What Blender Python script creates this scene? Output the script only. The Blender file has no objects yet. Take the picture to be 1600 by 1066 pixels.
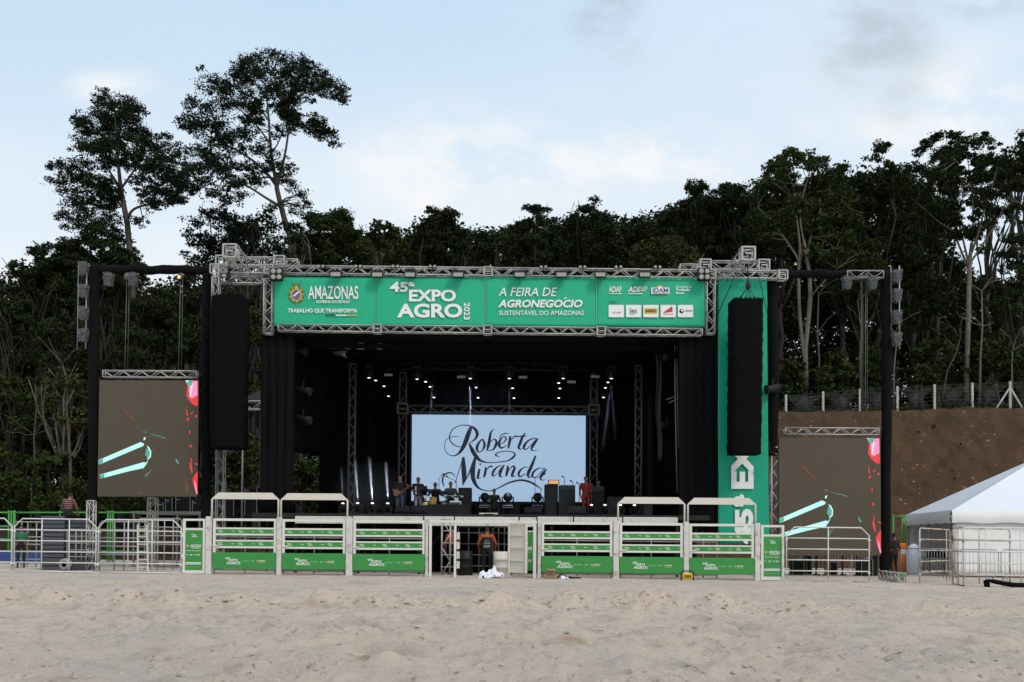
import bpy, math, random
import numpy as np
from mathutils import Vector, Matrix

scene = bpy.context.scene
COL = scene.collection
random.seed(11)
rng = np.random.default_rng(11)
R = math.radians

# ------------------------------------------------------------------ camera
F = 1600.0                      # focal length in photograph pixels (photo is 1600 wide)
CAM_H = 1.23
PITCH, ROLL, ROW = R(1.25), R(0.35), 810.0   # ROW: photo row of the optical axis
cam_data = bpy.data.cameras.new("camera")
cam = bpy.data.objects.new("camera", cam_data)
COL.objects.link(cam)
cam_data.sensor_width = 36.0
cam_data.lens = 36.0
cam_data.shift_y = (ROW - 533.0) / 1600.0
cam_data.clip_start, cam_data.clip_end = 0.1, 5000
ROT = Matrix.Rotation(math.pi / 2 + PITCH, 3, 'X') @ Matrix.Rotation(ROLL, 3, 'Z')
cam.matrix_world = Matrix.Translation((0, 0, CAM_H)) @ ROT.to_4x4()
scene.camera = cam


def at(px, py, y):
    """The point at depth y (metres from the camera) that the photo shows at column px, row py."""
    d = ROT @ Vector(((px - 800.0) / F, -(py - ROW) / F, -1.0))
    return Vector((0, 0, CAM_H)) + d * (y / d.y)


# ------------------------------------------------------------------ world and sun
SUN_EL, SUN_AZ = R(46), R(142)      # azimuth clockwise from +Y (behind the camera, to the right)
SKY_STRENGTH = 0.1
world = bpy.data.worlds.new("World")
scene.world = world
world.use_nodes = True
wn, wl = world.node_tree.nodes, world.node_tree.links
wn.clear()
w_out = wn.new('ShaderNodeOutputWorld')
w_bg = wn.new('ShaderNodeBackground')
w_bg.inputs[1].default_value = SKY_STRENGTH
sky = wn.new('ShaderNodeTexSky')
sky.sky_type = 'NISHITA'
sky.sun_disc = False
sky.sun_elevation = SUN_EL
sky.sun_rotation = SUN_AZ
sky.altitude = 50
sky.air_density, sky.dust_density, sky.ozone_density = 1.0, 1.2, 1.0
tc = wn.new('ShaderNodeTexCoord')
sep = wn.new('ShaderNodeSeparateXYZ')
wl.new(tc.outputs['Generated'], sep.inputs[0])


def wmath(op, a, b=None, clamp=False):
    n = wn.new('ShaderNodeMath')
    n.operation, n.use_clamp = op, clamp
    for i, v in enumerate((a, b)):
        if v is None:
            continue
        if hasattr(v, 'is_output'):
            wl.new(v, n.inputs[i])
        else:
            n.inputs[i].default_value = v
    return n.outputs[0]


def wramp(v, lo, hi):
    n = wn.new('ShaderNodeMapRange')
    n.interpolation_type = 'SMOOTHSTEP'
    wl.new(v, n.inputs[0])
    n.inputs[1].default_value, n.inputs[2].default_value = lo, hi
    return n.outputs[0]


# flat cloud layers: direction projected onto a plane overhead
zc = wmath('MAXIMUM', wmath('ADD', sep.outputs[2], 0.12), 0.03)
uvx, uvy = wmath('DIVIDE', sep.outputs[0], zc), wmath('DIVIDE', sep.outputs[1], zc)
comb = wn.new('ShaderNodeCombineXYZ')
wl.new(uvx, comb.inputs[0])
wl.new(uvy, comb.inputs[1])


def wnoise(scale, detail, rough, off):
    mp = wn.new('ShaderNodeMapping')
    mp.inputs['Location'].default_value = off
    wl.new(comb.outputs[0], mp.inputs[0])
    n = wn.new('ShaderNodeTexNoise')
    n.inputs['Scale'].default_value = scale
    n.inputs['Detail'].default_value = detail
    n.inputs['Roughness'].default_value = rough
    wl.new(mp.outputs[0], n.inputs['Vector'])
    return n.outputs[0]


def wmix(fac, a, b):
    n = wn.new('ShaderNodeMixRGB')
    for i, v in enumerate((fac, a, b)):
        if hasattr(v, 'is_output'):
            wl.new(v, n.inputs[i])
        else:
            n.inputs[i].default_value = v if i == 0 else (*v, 1)
    return n.outputs[0]


K = 1.0 / SKY_STRENGTH
VEIL = (0.645 * K, 0.835 * K, 1.02 * K)         # high thin veil that whitens the blue
PALE = (0.85 * K, 0.915 * K, 0.97 * K)
WHITE = (0.955 * K, 0.96 * K, 0.97 * K)
GREY = (0.46 * K, 0.54 * K, 0.62 * K)
c1 = wmix(wmath('ADD', wmath('MULTIPLY', wramp(wnoise(0.55, 4, 0.5, (3.1, 1.7, 0)), 0.2, 0.75), 0.10), 0.80), sky.outputs[0], VEIL)
low = wramp(sep.outputs[2], 0.50, 0.16)          # whiter towards the horizon
veil = wramp(wnoise(0.8, 6, 0.55, (0.3, 5.7, 0)), 0.35, 0.75)
c2 = wmix(wmath('ADD', wmath('MULTIPLY', low, 0.80), wmath('MULTIPLY', veil, 0.40), True), c1, PALE)
# cloud banks at their compass directions
ys_ = wmath('MAXIMUM', sep.outputs[1], 0.05)
su_, sv_ = wmath('DIVIDE', sep.outputs[0], ys_), wmath('DIVIDE', sep.outputs[2], ys_)
cuv = wn.new('ShaderNodeCombineXYZ')
wl.new(su_, cuv.inputs[0])
wl.new(wmath('MULTIPLY', sv_, 1.7), cuv.inputs[1])
cn = wn.new('ShaderNodeTexNoise')
cn.inputs['Scale'].default_value = 9.0
cn.inputs['Detail'].default_value = 8
cn.inputs['Roughness'].default_value = 0.6
wl.new(cuv.outputs[0], cn.inputs['Vector'])


def bank(px, py, sx, sy):
    a = wmath('DIVIDE', wmath('SUBTRACT', su_, (px - 800) / 1600), sx)
    b = wmath('DIVIDE', wmath('SUBTRACT', sv_, (845 - py) / 1600), sy)
    r = wmath('ADD', wmath('MULTIPLY', a, a), wmath('MULTIPLY', b, b))
    return wmath('POWER', 2.718, wmath('MULTIPLY', r, -1.0))


def banks(lst, lo, hi):
    t = None
    for q in lst:
        m_ = bank(*q)
        t = m_ if t is None else wmath('MAXIMUM', t, m_)
    return wramp(wmath('MULTIPLY', t, wmath('ADD', wmath('MULTIPLY', cn.outputs[0], 4.2), -1.35)), lo, hi)


puff = banks(((705, 250, .12, .05), (800, 262, .11, .04), (640, 300, .06, .03), (1050, 238, .09, .035), (1520, 165, .15, .06), (165, 132, .045, .018), (-20, 445, .05, .03)), 0.02, 1.05)
c3 = wmix(wmath('MULTIPLY', puff, 0.9), c2, WHITE)
dark = banks(((1375, 55, .06, .07), (1408, 140, .035, .03), (955, 30, .040, .045), (1545, -5, .06, .018), (1340, 0, .05, .02)), 0.08, 1.1)
c4 = wmix(wmath('MULTIPLY', dark, 0.66), c3, GREY)
wl.new(c4, w_bg.inputs[0])
wl.new(w_bg.outputs[0], w_out.inputs[0])

sun_data = bpy.data.lights.new("sun", 'SUN')
sun_data.energy = 2.0
sun_data.angle = R(16)
sun_data.color = (1.0, 0.90, 0.76)
sun = bpy.data.objects.new("sun", sun_data)
COL.objects.link(sun)
sdir = Vector((math.sin(SUN_AZ) * math.cos(SUN_EL), math.cos(SUN_AZ) * math.cos(SUN_EL), math.sin(SUN_EL)))
sun.rotation_euler = sdir.to_track_quat('Z', 'Y').to_euler()
sun.location = sdir * 60

scene.view_settings.view_transform = 'Standard'
scene.view_settings.look = 'None'
scene.view_settings.exposure = 0.0
scene.view_settings.gamma = 1.0
scene.render.engine = 'CYCLES'
scene.cycles.use_denoising = True
scene.cycles.max_bounces = 5
scene.cycles.diffuse_bounces = 3
scene.cycles.glossy_bounces = 3
scene.cycles.transmission_bounces = 4
scene.cycles.transparent_max_bounces = 8
scene.cycles.caustics_reflective = False
scene.cycles.caustics_refractive = False

# ------------------------------------------------------------------ materials
MATS = {}


def mat(name, col, rough=0.7, metal=0.0, var=0.15, scale=3.0, bump=0.0, bscale=30.0, emit=None, spec=0.3, stain=None, alpha=1.0, island=0.0):
    m = bpy.data.materials.new(name)
    m.use_nodes = True
    nt = m.node_tree
    n, l = nt.nodes, nt.links
    b = n['Principled BSDF']
    b.inputs['Roughness'].default_value = rough
    b.inputs['Metallic'].default_value = metal
    b.inputs['Specular IOR Level'].default_value = spec
    b.inputs['Alpha'].default_value = alpha
    geo = n.new('ShaderNodeNewGeometry')
    nz = n.new('ShaderNodeTexNoise')
    nz.inputs['Scale'].default_value = scale
    nz.inputs['Detail'].default_value = 5
    nz.inputs['Roughness'].default_value = 0.6
    l.new(geo.outputs['Position'], nz.inputs['Vector'])
    mx = n.new('ShaderNodeMixRGB')
    mx.inputs[1].default_value = (*[c * (1 - var) for c in col], 1)
    mx.inputs[2].default_value = (*[min(1, c * (1 + var)) for c in col], 1)
    l.new(nz.outputs[0], mx.inputs[0])
    out = mx.outputs[0]
    if island:
        hs = n.new('ShaderNodeHueSaturation')
        mr = n.new('ShaderNodeMapRange')
        l.new(geo.outputs['Random Per Island'], mr.inputs[0])
        mr.inputs[3].default_value, mr.inputs[4].default_value = 1 - island, 1 + island
        l.new(mr.outputs[0], hs.inputs['Value'])
        l.new(out, hs.inputs['Color'])
        out = hs.outputs[0]
    if stain:
        scol, sscale, lo, hi = stain
        n2 = n.new('ShaderNodeTexNoise')
        n2.inputs['Scale'].default_value = sscale
        n2.inputs['Detail'].default_value = 6
        n2.inputs['Roughness'].default_value = 0.65
        l.new(geo.outputs['Position'], n2.inputs['Vector'])
        mr = n.new('ShaderNodeMapRange')
        mr.inputs[1].default_value, mr.inputs[2].default_value = lo, hi
        l.new(n2.outputs[0], mr.inputs[0])
        m2 = n.new('ShaderNodeMixRGB')
        l.new(mr.outputs[0], m2.inputs[0])
        l.new(out, m2.inputs[1])
        m2.inputs[2].default_value = (*scol, 1)
        out = m2.outputs[0]
    l.new(out, b.inputs['Base Color'])
    if bump:
        nb = n.new('ShaderNodeTexNoise')
        nb.inputs['Scale'].default_value = bscale
        nb.inputs['Detail'].default_value = 4
        l.new(geo.outputs['Position'], nb.inputs['Vector'])
        bp = n.new('ShaderNodeBump')
        bp.inputs['Strength'].default_value = bump
        bp.inputs['Distance'].default_value = 0.03
        l.new(nb.outputs[0], bp.inputs['Height'])
        l.new(bp.outputs[0], b.inputs['Normal'])
    if emit:
        ecol, es = emit
        b.inputs['Emission Color'].default_value = (*ecol, 1)
        b.inputs['Emission Strength'].default_value = es
    MATS[name] = m
    return m


M_ALU = mat('aluminium_truss', (0.385, 0.375, 0.355), 0.5, 0.35, 0.2, 6, stain=((0.22, 0.21, 0.2), 9, 0.55, 0.8))
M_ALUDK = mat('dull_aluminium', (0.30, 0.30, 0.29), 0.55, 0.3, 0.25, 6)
M_ALUIN = mat('dark_aluminium', (0.12, 0.115, 0.10), 0.6, 0.2, 0.3, 6)  # darker copy of the aluminium for inner lattice, hoist chains and doorway rails
M_WHITE = mat('white_paint', (0.66, 0.64, 0.59), 0.55, 0, 0.08, 5, stain=((0.30, 0.24, 0.17), 7, 0.62, 0.85))
M_WORN = mat('worn_white_post', (0.58, 0.56, 0.53), 0.7, 0, 0.12, 4, stain=((0.28, 0.25, 0.23), 6, 0.52, 0.72), bump=0.2)
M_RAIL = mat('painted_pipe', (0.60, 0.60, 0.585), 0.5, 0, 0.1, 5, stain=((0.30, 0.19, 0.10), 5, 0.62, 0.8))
M_RUSTRAIL = mat('rusty_pipe', (0.52, 0.48, 0.41), 0.6, 0, 0.15, 5, stain=((0.20, 0.11, 0.05), 3, 0.45, 0.65))
M_CREAM = mat('cream_plate', (0.62, 0.575, 0.50), 0.6, 0, 0.08, 4, stain=((0.36, 0.30, 0.22), 6, 0.62, 0.85))
M_FASCIA = mat('off_white_boards', (0.62, 0.60, 0.55), 0.6, 0, 0.12, 2, stain=((0.33, 0.30, 0.25), 5, 0.55, 0.78))
M_BLACK = mat('black_cloth', (0.006, 0.006, 0.0065), 0.95, 0, 0.25, 2, bump=0.3, bscale=6, spec=0.08)
M_BLACKF = mat('black_fuzzy_cover', (0.0055, 0.0055, 0.006), 0.98, 0, 0.4, 14, bump=0.8, bscale=45, spec=0.05)
M_BLKBOX = mat('black_equipment', (0.008, 0.008, 0.009), 0.55, 0, 0.2, 8, spec=0.25)
M_BLKMETAL = mat('black_metal', (0.012, 0.012, 0.013), 0.5, 0.2, 0.2, 8)
M_DECK = mat('stage_deck', (0.015, 0.0145, 0.014), 0.7, 0, 0.25, 2)
M_BANNER = mat('green_banner', (0.014, 0.37, 0.20), 0.5, 0, 0.10, 0.8, spec=0.3)
M_BANNER2 = mat('green_hanging_banner', (0.003, 0.30, 0.175), 0.5, 0, 0.12, 0.7, spec=0.3)
M_SIGN = mat('grass_green_sign', (0.042, 0.25, 0.056), 0.5, 0, 0.10, 3, spec=0.3)
M_PRINT = mat('white_print', (0.72, 0.73, 0.71), 0.6, 0, 0.05, 4)
M_GOLD = mat('gold_print', (0.55, 0.36, 0.06), 0.6, 0, 0.15, 9)
M_OLIVE = mat('olive_print', (0.10, 0.16, 0.04), 0.6, 0, 0.2, 9)
M_BLUEP = mat('blue_print', (0.06, 0.11, 0.28), 0.6, 0, 0.1, 9)
M_REDP = mat('red_print', (0.55, 0.04, 0.04), 0.6, 0, 0.1, 9)
M_DARKP = mat('dark_print', (0.02, 0.022, 0.03), 0.6, 0, 0.1, 9)
M_GREENP = mat('pale_green_print', (0.22, 0.52, 0.30), 0.6, 0, 0.1, 9)
M_BARK = mat('grey_bark', (0.070, 0.058, 0.045), 0.9, 0, 0.5, 3, bump=0.6, bscale=9, stain=((0.05, 0.045, 0.03), 1.6, 0.5, 0.7))
M_PALEBARK = mat('pale_bark', (0.135, 0.116, 0.088), 0.9, 0, 0.5, 4, bump=0.9, bscale=8, stain=((0.09, 0.08, 0.05), 1.3, 0.5, 0.72))
M_DKBARK = mat('dark_bark', (0.028, 0.025, 0.019), 0.9, 0, 0.35, 3, bump=0.5, bscale=9)
LEAF = [mat('deep_green_leaves', (0.021, 0.029, 0.011), 0.8, 0, 0.5, 0.35, spec=0.04, island=0.30),
        mat('mid_green_leaves', (0.031, 0.043, 0.013), 0.8, 0, 0.5, 0.35, spec=0.04, island=0.30),
        mat('olive_leaves', (0.045, 0.050, 0.017), 0.8, 0, 0.45, 0.4, spec=0.04, island=0.3),
        mat('bluish_green_leaves', (0.019, 0.027, 0.014), 0.8, 0, 0.5, 0.35, spec=0.04, island=0.30)]
M_CONC = mat('concrete_post', (0.42, 0.40, 0.36), 0.85, 0, 0.15, 6, stain=((0.2, 0.18, 0.15), 8, 0.5, 0.75))
M_WIRE = mat('wire', (0.10, 0.10, 0.10), 0.6, 0.4, 0.1, 5)
M_GREENRAIL = mat('bright_green_pipe', (0.07, 0.34, 0.06), 0.5, 0, 0.1, 6)
M_TENT = mat('tent_fabric', (0.66, 0.69, 0.74), 0.5, 0, 0.05, 1.5, bump=0.15, bscale=4)
M_TENTW = mat('tent_wall_fabric', (0.76, 0.76, 0.76), 0.55, 0, 0.06, 1.5, bump=0.15, bscale=3)
M_SCREEN = mat('unlit_led_panel', (0.070, 0.056, 0.039), 0.6, 0, 0.06, 1.0, spec=0.2, emit=((0.07, 0.06, 0.042), 0.18))
M_SLATE = mat('slate_boards', (0.055, 0.06, 0.07), 0.6, 0, 0.2, 5)
M_BLUEB = mat('blue_board', (0.03, 0.07, 0.22), 0.6, 0, 0.15, 5)
M_GALV = mat('galvanised_steel', (0.36, 0.36, 0.36), 0.45, 0.4, 0.15, 8)
M_RED = mat('red_cloth', (0.45, 0.02, 0.015), 0.8, 0, 0.3, 5)
M_ORANGE = mat('orange_plastic', (0.60, 0.17, 0.02), 0.6, 0, 0.15, 5)
M_YELLOW = mat('yellow_plastic', (0.62, 0.36, 0.02), 0.5, 0, 0.15, 8)
M_CARD = mat('brown_cardboard', (0.30, 0.19, 0.11), 0.85, 0, 0.15, 8)
M_PLASTIC = mat('white_plastic_sheet', (0.70, 0.71, 0.80), 0.4, 0, 0.06, 5)
M_GREYCASE = mat('grey_case', (0.035, 0.036, 0.04), 0.6, 0, 0.2, 8)
M_WRAP = mat('clear_rain_cover', (0.17, 0.17, 0.175), 0.25, 0, 0.35, 18, bump=0.8, bscale=25, alpha=0.34, spec=0.6)
M_BRASS = mat('brass', (0.45, 0.33, 0.12), 0.35, 0.8, 0.15, 8)
M_WOODB = mat('amber_wood', (0.34, 0.16, 0.05), 0.5, 0, 0.2, 8)
M_LIT = mat('lit_lens', (0.8, 0.8, 0.8), 0.4, 0, 0, 1, emit=((0.93, 0.95, 1.0), 2.2))
M_LITDIM = mat('dim_lit_lens', (0.5, 0.5, 0.5), 0.4, 0, 0, 1, emit=((0.9, 0.88, 0.75), 1.2))
M_AMBER = mat('amber_lamp', (0.6, 0.3, 0.1), 0.4, 0, 0, 1, emit=((1.0, 0.45, 0.12), 2.5))
M_GLASS = mat('lamp_glass', (0.30, 0.29, 0.25), 0.25, 0, 0.1, 9, spec=0.6)
M_BLUELED = mat('lit_blue_screen', (0.02, 0.02, 0.02), 0.6, 0, 0, 1, emit=((0.355, 0.505, 0.69), 0.97))
M_INK = mat('dark_screen_lettering', (0.02, 0.022, 0.03), 0.7, 0, 0, 1, emit=((0.022, 0.027, 0.045), 0.6))
M_CYAN = mat('lit_cyan', (0.05, 0.05, 0.05), 0.6, 0, 0, 1, emit=((0.50, 0.98, 0.90), 1.0))
M_TEAL = mat('lit_teal', (0.05, 0.05, 0.05), 0.6, 0, 0, 1, emit=((0.06, 0.42, 0.36), 0.9))
M_TEALDIM = mat('dim_teal', (0.05, 0.05, 0.05), 0.6, 0, 0, 1, emit=((0.08, 0.22, 0.17), 0.7))
M_LRED = mat('lit_red', (0.05, 0.02, 0.02), 0.6, 0, 0, 1, emit=((0.85, 0.05, 0.05), 0.9))
M_LREDDIM = mat('dim_red', (0.05, 0.02, 0.02), 0.6, 0, 0, 1, emit=((0.16, 0.055, 0.035), 0.7))
M_LPINK = mat('lit_pink', (0.05, 0.02, 0.02), 0.6, 0, 0, 1, emit=((0.95, 0.30, 0.55), 1.0))
SKIN = [mat('brown_skin', (0.22, 0.12, 0.075), 0.6, 0, 0.1, 20), mat('tan_skin', (0.32, 0.19, 0.13), 0.6, 0, 0.1, 20)]
M_HAIR = mat('dark_hair', (0.012, 0.010, 0.009), 0.7, 0, 0.3, 40)
M_SHOE = mat('dark_shoe', (0.02, 0.02, 0.02), 0.6)
M_JEANS = mat('blue_jeans', (0.045, 0.065, 0.11), 0.85, 0, 0.2, 20)
M_TBLACK = mat('black_garment', (0.013, 0.013, 0.014), 0.9, 0, 0.2, 20)
M_TGREY = mat('grey_garment', (0.07, 0.07, 0.075), 0.9, 0, 0.2, 20)
M_TGREEN = mat('green_garment', (0.03, 0.13, 0.07), 0.9, 0, 0.2, 20)
M_TORANGE = mat('orange_garment', (0.34, 0.07, 0.022), 0.9, 0, 0.2, 20)
M_TRED = mat('red_garment', (0.15, 0.014, 0.010), 0.9, 0, 0.2, 20)
M_TWHITE = mat('white_garment', (0.34, 0.34, 0.34), 0.9, 0, 0.1, 20)


def striped(name, c1, c2, freq):
    m = mat(name, c1, 0.9)
    n, l = m.node_tree.nodes, m.node_tree.links
    b = n['Principled BSDF']
    src = b.inputs['Base Color'].links[0].from_socket
    geo = n.new('ShaderNodeNewGeometry')
    sp = n.new('ShaderNodeSeparateXYZ')
    l.new(geo.outputs['Position'], sp.inputs[0])
    mu = n.new('ShaderNodeMath')
    mu.operation = 'MULTIPLY'
    mu.inputs[1].default_value = freq
    l.new(sp.outputs[2], mu.inputs[0])
    fr = n.new('ShaderNodeMath')
    fr.operation = 'FRACT'
    l.new(mu.outputs[0], fr.inputs[0])
    gt = n.new('ShaderNodeMath')
    gt.operation = 'GREATER_THAN'
    gt.inputs[1].default_value = 0.72
    l.new(fr.outputs[0], gt.inputs[0])
    mx = n.new('ShaderNodeMixRGB')
    l.new(gt.outputs[0], mx.inputs[0])
    l.new(src, mx.inputs[1])
    mx.inputs[2].default_value = (*c2, 1)
    l.new(mx.outputs[0], b.inputs['Base Color'])
    return m


M_STRIPE = striped('striped_garment', (0.085, 0.018, 0.018), (0.25, 0.19, 0.17), 13.0)

# ------------------------------------------------------------------ object helpers
OFF = {}


def tag(o, label=None, cat=None, group=None, kind=None):
    if label:
        o['label'] = label
    if cat:
        o['category'] = cat
    if group:
        o['group'] = group
    if kind:
        o['kind'] = kind
    return o


def thing(name, loc, label, cat, group=None):
    o = bpy.data.objects.new(name, None)
    o.empty_display_size = 0.2
    COL.objects.link(o)
    o.location = loc
    OFF[o.name] = Vector(loc)
    return tag(o, label, cat, group)


def link_mesh(name, me, parent=None, origin=None):
    """Link a mesh whose vertices are in world coordinates, re-based on its parent's origin."""
    base = OFF[parent.name] if parent is not None else Vector(origin if origin is not None else (0, 0, 0))
    if base.length > 0:
        me.transform(Matrix.Translation(-base))
    o = bpy.data.objects.new(name, me)
    COL.objects.link(o)
    if parent is not None:
        o.parent = parent
    else:
        o.location = base
    OFF[o.name] = base.copy()
    return o


def children(o):
    return [c for c in COL.objects if c.parent == o]


def copy_tree(o, delta, label=None):
    """Copy a thing with its parts and sub-parts, moved by delta."""
    kids = {}
    for c in COL.objects:
        if c.parent:
            kids.setdefault(c.parent.name, []).append(c)

    def rec(x, parent):
        n = x.copy()
        COL.objects.link(n)
        if parent is not None:
            n.parent = parent
        for k in kids.get(x.name, []):
            rec(k, n)
        return n
    r = rec(o, None)
    r.location = o.location + Vector(delta)
    if label:
        r['label'] = label
    return r


class MB:
    def __init__(s):
        s.v, s.f, s.m, s.sm = [], [], [], []

    def add(s, vs, fs, mi=0, smooth=False):
        k = len(s.v)
        s.v += [tuple(v) for v in vs]
        s.f += [[i + k for i in f] for f in fs]
        s.m += [mi] * len(fs)
        s.sm += [smooth] * len(fs)

    def box(s, a, b, mi=0):
        (x0, y0, z0), (x1, y1, z1) = a, b
        s.add([(x0, y0, z0), (x1, y0, z0), (x1, y1, z0), (x0, y1, z0), (x0, y0, z1), (x1, y0, z1), (x1, y1, z1), (x0, y1, z1)],
              [(0, 3, 2, 1), (4, 5, 6, 7), (0, 1, 5, 4), (1, 2, 6, 5), (2, 3, 7, 6), (3, 0, 4, 7)], mi)

    def cbox(s, a, b, c=0.02, mi=0):
        """Box with chamfered edges in plan and on top."""
        (x0, y0, z0), (x1, y1, z1) = a, b
        def ring(i, z):
            return [(x0 + i + c, y0 + i, z), (x1 - i - c, y0 + i, z), (x1 - i, y0 + i + c, z), (x1 - i, y1 - i - c, z),
                    (x1 - i - c, y1 - i, z), (x0 + i + c, y1 - i, z), (x0 + i, y1 - i - c, z), (x0 + i, y0 + i + c, z)]
        vs = ring(c, z0) + ring(0, z0 + c) + ring(0, z1 - c) + ring(c, z1)
        fs = [list(range(7, -1, -1)), list(range(24, 32))]
        for k in range(3):
            for i in range(8):
                j = (i + 1) % 8
                fs.append((k * 8 + i, k * 8 + j, k * 8 + 8 + j, k * 8 + 8 + i))
        s.add(vs, fs, mi)

    def bar(s, a, b, w, h=None, mi=0, up=(0, 0, 1)):
        a, b = Vector(a), Vector(b)
        h = h or w
        d = (b - a).normalized()
        u = Vector(up)
        if abs(d.dot(u)) > 0.98:
            u = Vector((0, 1, 0))
        x = d.cross(u).normalized() * (w / 2)
        y = x.cross(d).normalized() * (h / 2)
        vs = [p + sx * x + sy * y for p in (a, b) for sx, sy in ((-1, -1), (1, -1), (1, 1), (-1, 1))]
        s.add(vs, [(3, 2, 1, 0), (4, 5, 6, 7), (0, 1, 5, 4), (1, 2, 6, 5), (2, 3, 7, 6), (3, 0, 4, 7)], mi)

    def path(s, pts, rad, n=6, mi=0, smooth=True, caps=True):
        pts = [Vector(p) for p in pts]
        if not hasattr(rad, '__len__'):
            rad = [rad] * len(pts)
        vs, fs = [], []
        prev = None
        for i, p in enumerate(pts):
            d = (pts[min(i + 1, len(pts) - 1)] - pts[max(i - 1, 0)])
            d = d.normalized() if d.length > 1e-9 else Vector((0, 0, 1))
            if prev is None:
                u = Vector((0, 0, 1)) if abs(d.z) < 0.9 else Vector((1, 0, 0))
                x = d.cross(u).normalized()
            else:
                x = (prev - d * prev.dot(d)).normalized()
            prev = x
            y = d.cross(x)
            for k in range(n):
                t = 2 * math.pi * k / n + math.pi / n
                vs.append(p + (x * math.cos(t) + y * math.sin(t)) * rad[i])
        for i in range(len(pts) - 1):
            for k in range(n):
                j = (k + 1) % n
                fs.append((i * n + k, i * n + j, (i + 1) * n + j, (i + 1) * n + k))
        if caps:
            fs.append(list(range(n - 1, -1, -1)))
            fs.append([(len(pts) - 1) * n + k for k in range(n)])
        s.add(vs, fs, mi, smooth)

    def tube(s, a, b, r, r2=None, n=6, mi=0):
        s.path([a, b], [r, r if r2 is None else r2], n, mi)

    def lathe(s, c, prof, n=14, axis=(0, 0, 1), mi=0, smooth=True):
        """prof: list of (radius, height along axis) from c."""
        ax = Vector(axis).normalized()
        u = Vector((0, 0, 1)) if abs(ax.z) < 0.9 else Vector((1, 0, 0))
        x = ax.cross(u).normalized()
        y = ax.cross(x)
        c = Vector(c)
        vs, fs = [], []
        for r, h in prof:
            for k in range(n):
                t = 2 * math.pi * k / n
                vs.append(c + ax * h + (x * math.cos(t) + y * math.sin(t)) * max(r, 1e-4))
        for i in range(len(prof) - 1):
            for k in range(n):
                j = (k + 1) % n
                fs.append((i * n + k, i * n + j, (i + 1) * n + j, (i + 1) * n + k))
        fs.append(list(range(n)))
        fs.append([(len(prof) - 1) * n + k for k in range(n)])
        s.add(vs, fs, mi, smooth)

    def ball(s, c, r, n=10, mi=0):
        c = Vector(c)
        if not hasattr(r, '__len__'):
            r = (r, r, r)
        vs, fs = [], []
        m = max(5, n // 2 + 1)
        for i in range(m + 1):
            a = math.pi * i / m
            for k in range(n):
                t = 2 * math.pi * k / n
                rr = max(math.sin(a), 1e-3)
                vs.append((c.x + r[0] * rr * math.cos(t), c.y + r[1] * rr * math.sin(t), c.z + r[2] * math.cos(a)))
        for i in range(m):
            for k in range(n):
                j = (k + 1) % n
                fs.append((i * n + k, (i + 1) * n + k, (i + 1) * n + j, i * n + j))
        s.add(vs, fs, mi, True)

    def prism(s, front, depth, mi=0):
        """front: list of world points of a planar outline; extruded by the vector depth."""
        front = [Vector(p) for p in front]
        d = Vector(depth)
        n = len(front)
        s.add(front + [p + d for p in front],
              [list(range(n)), [n + i for i in range(n - 1, -1, -1)]] + [(i, n + i, n + (i + 1) % n, (i + 1) % n) for i in range(n)], mi)

    def truss(s, a, b, size, r=0.026, rd=0.016, mi=0, up=None, step=None):
        r, rd = r * 0.95, rd * 0.98
        a, b = Vector(a), Vector(b)
        d = b - a
        L = d.length
        d.normalize()
        u = Vector(up) if up else (Vector((0, 0, 1)) if abs(d.z) < 0.9 else Vector((0, 1, 0)))
        x = d.cross(u).normalized()
        y = x.cross(d).normalized()
        h = size / 2 - r
        cs = [x * sx * h + y * sy * h for sx, sy in ((-1, -1), (1, -1), (1, 1), (-1, 1))]
        for c in cs:
            s.tube(a + c, b + c, r, n=6, mi=mi)
        n = max(1, round(L / (step or size * 1.2)))
        for k in range(4):
            c0, c1 = cs[k], cs[(k + 1) % 4]
            for i in range(n):
                p, q = a + d * (L * i / n), a + d * (L * (i + 1) / n)
                if i % 2 != (k >= 2):
                    s.tube(p + c0, q + c1, rd, n=5, mi=mi)
                else:
                    s.tube(p + c1, q + c0, rd, n=5, mi=mi)
            for p in (a, b):
                s.tube(p + c0, p + c1, r, n=6, mi=mi)

    def block(s, c, size, mi=0):
        """Truss corner block: a cube frame with cross plates."""
        c = Vector(c)
        h = size / 2
        w = size * 0.13
        for sx in (-1, 1):
            for sy in (-1, 1):
                s.bar(c + Vector((sx * h, sy * h, -h)), c + Vector((sx * h, sy * h, h)), w, mi=mi)
                s.bar(c + Vector((sx * h, -h, sy * h)), c + Vector((sx * h, h, sy * h)), w * 0.96, mi=mi)
                s.bar(c + Vector((-h, sx * h, sy * h)), c + Vector((h, sx * h, sy * h)), w * 0.92, mi=mi)
        for sy in (-1, 1):
            s.box(c + Vector((-h * 0.55, sy * h - 0.01, -h * 0.12)), c + Vector((h * 0.55, sy * h + 0.01, h * 0.12)), mi)

    def build(s, name, mats, parent=None, origin=None):
        me = bpy.data.meshes.new(name)
        me.from_pydata(s.v, [], s.f)
        if not isinstance(mats, (list, tuple)):
            mats = [mats]
        for m in mats:
            me.materials.append(m)
        me.polygons.foreach_set('material_index', s.m)
        me.polygons.foreach_set('use_smooth', s.sm)
        me.update()
        return link_mesh(name, me, parent, origin)


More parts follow.
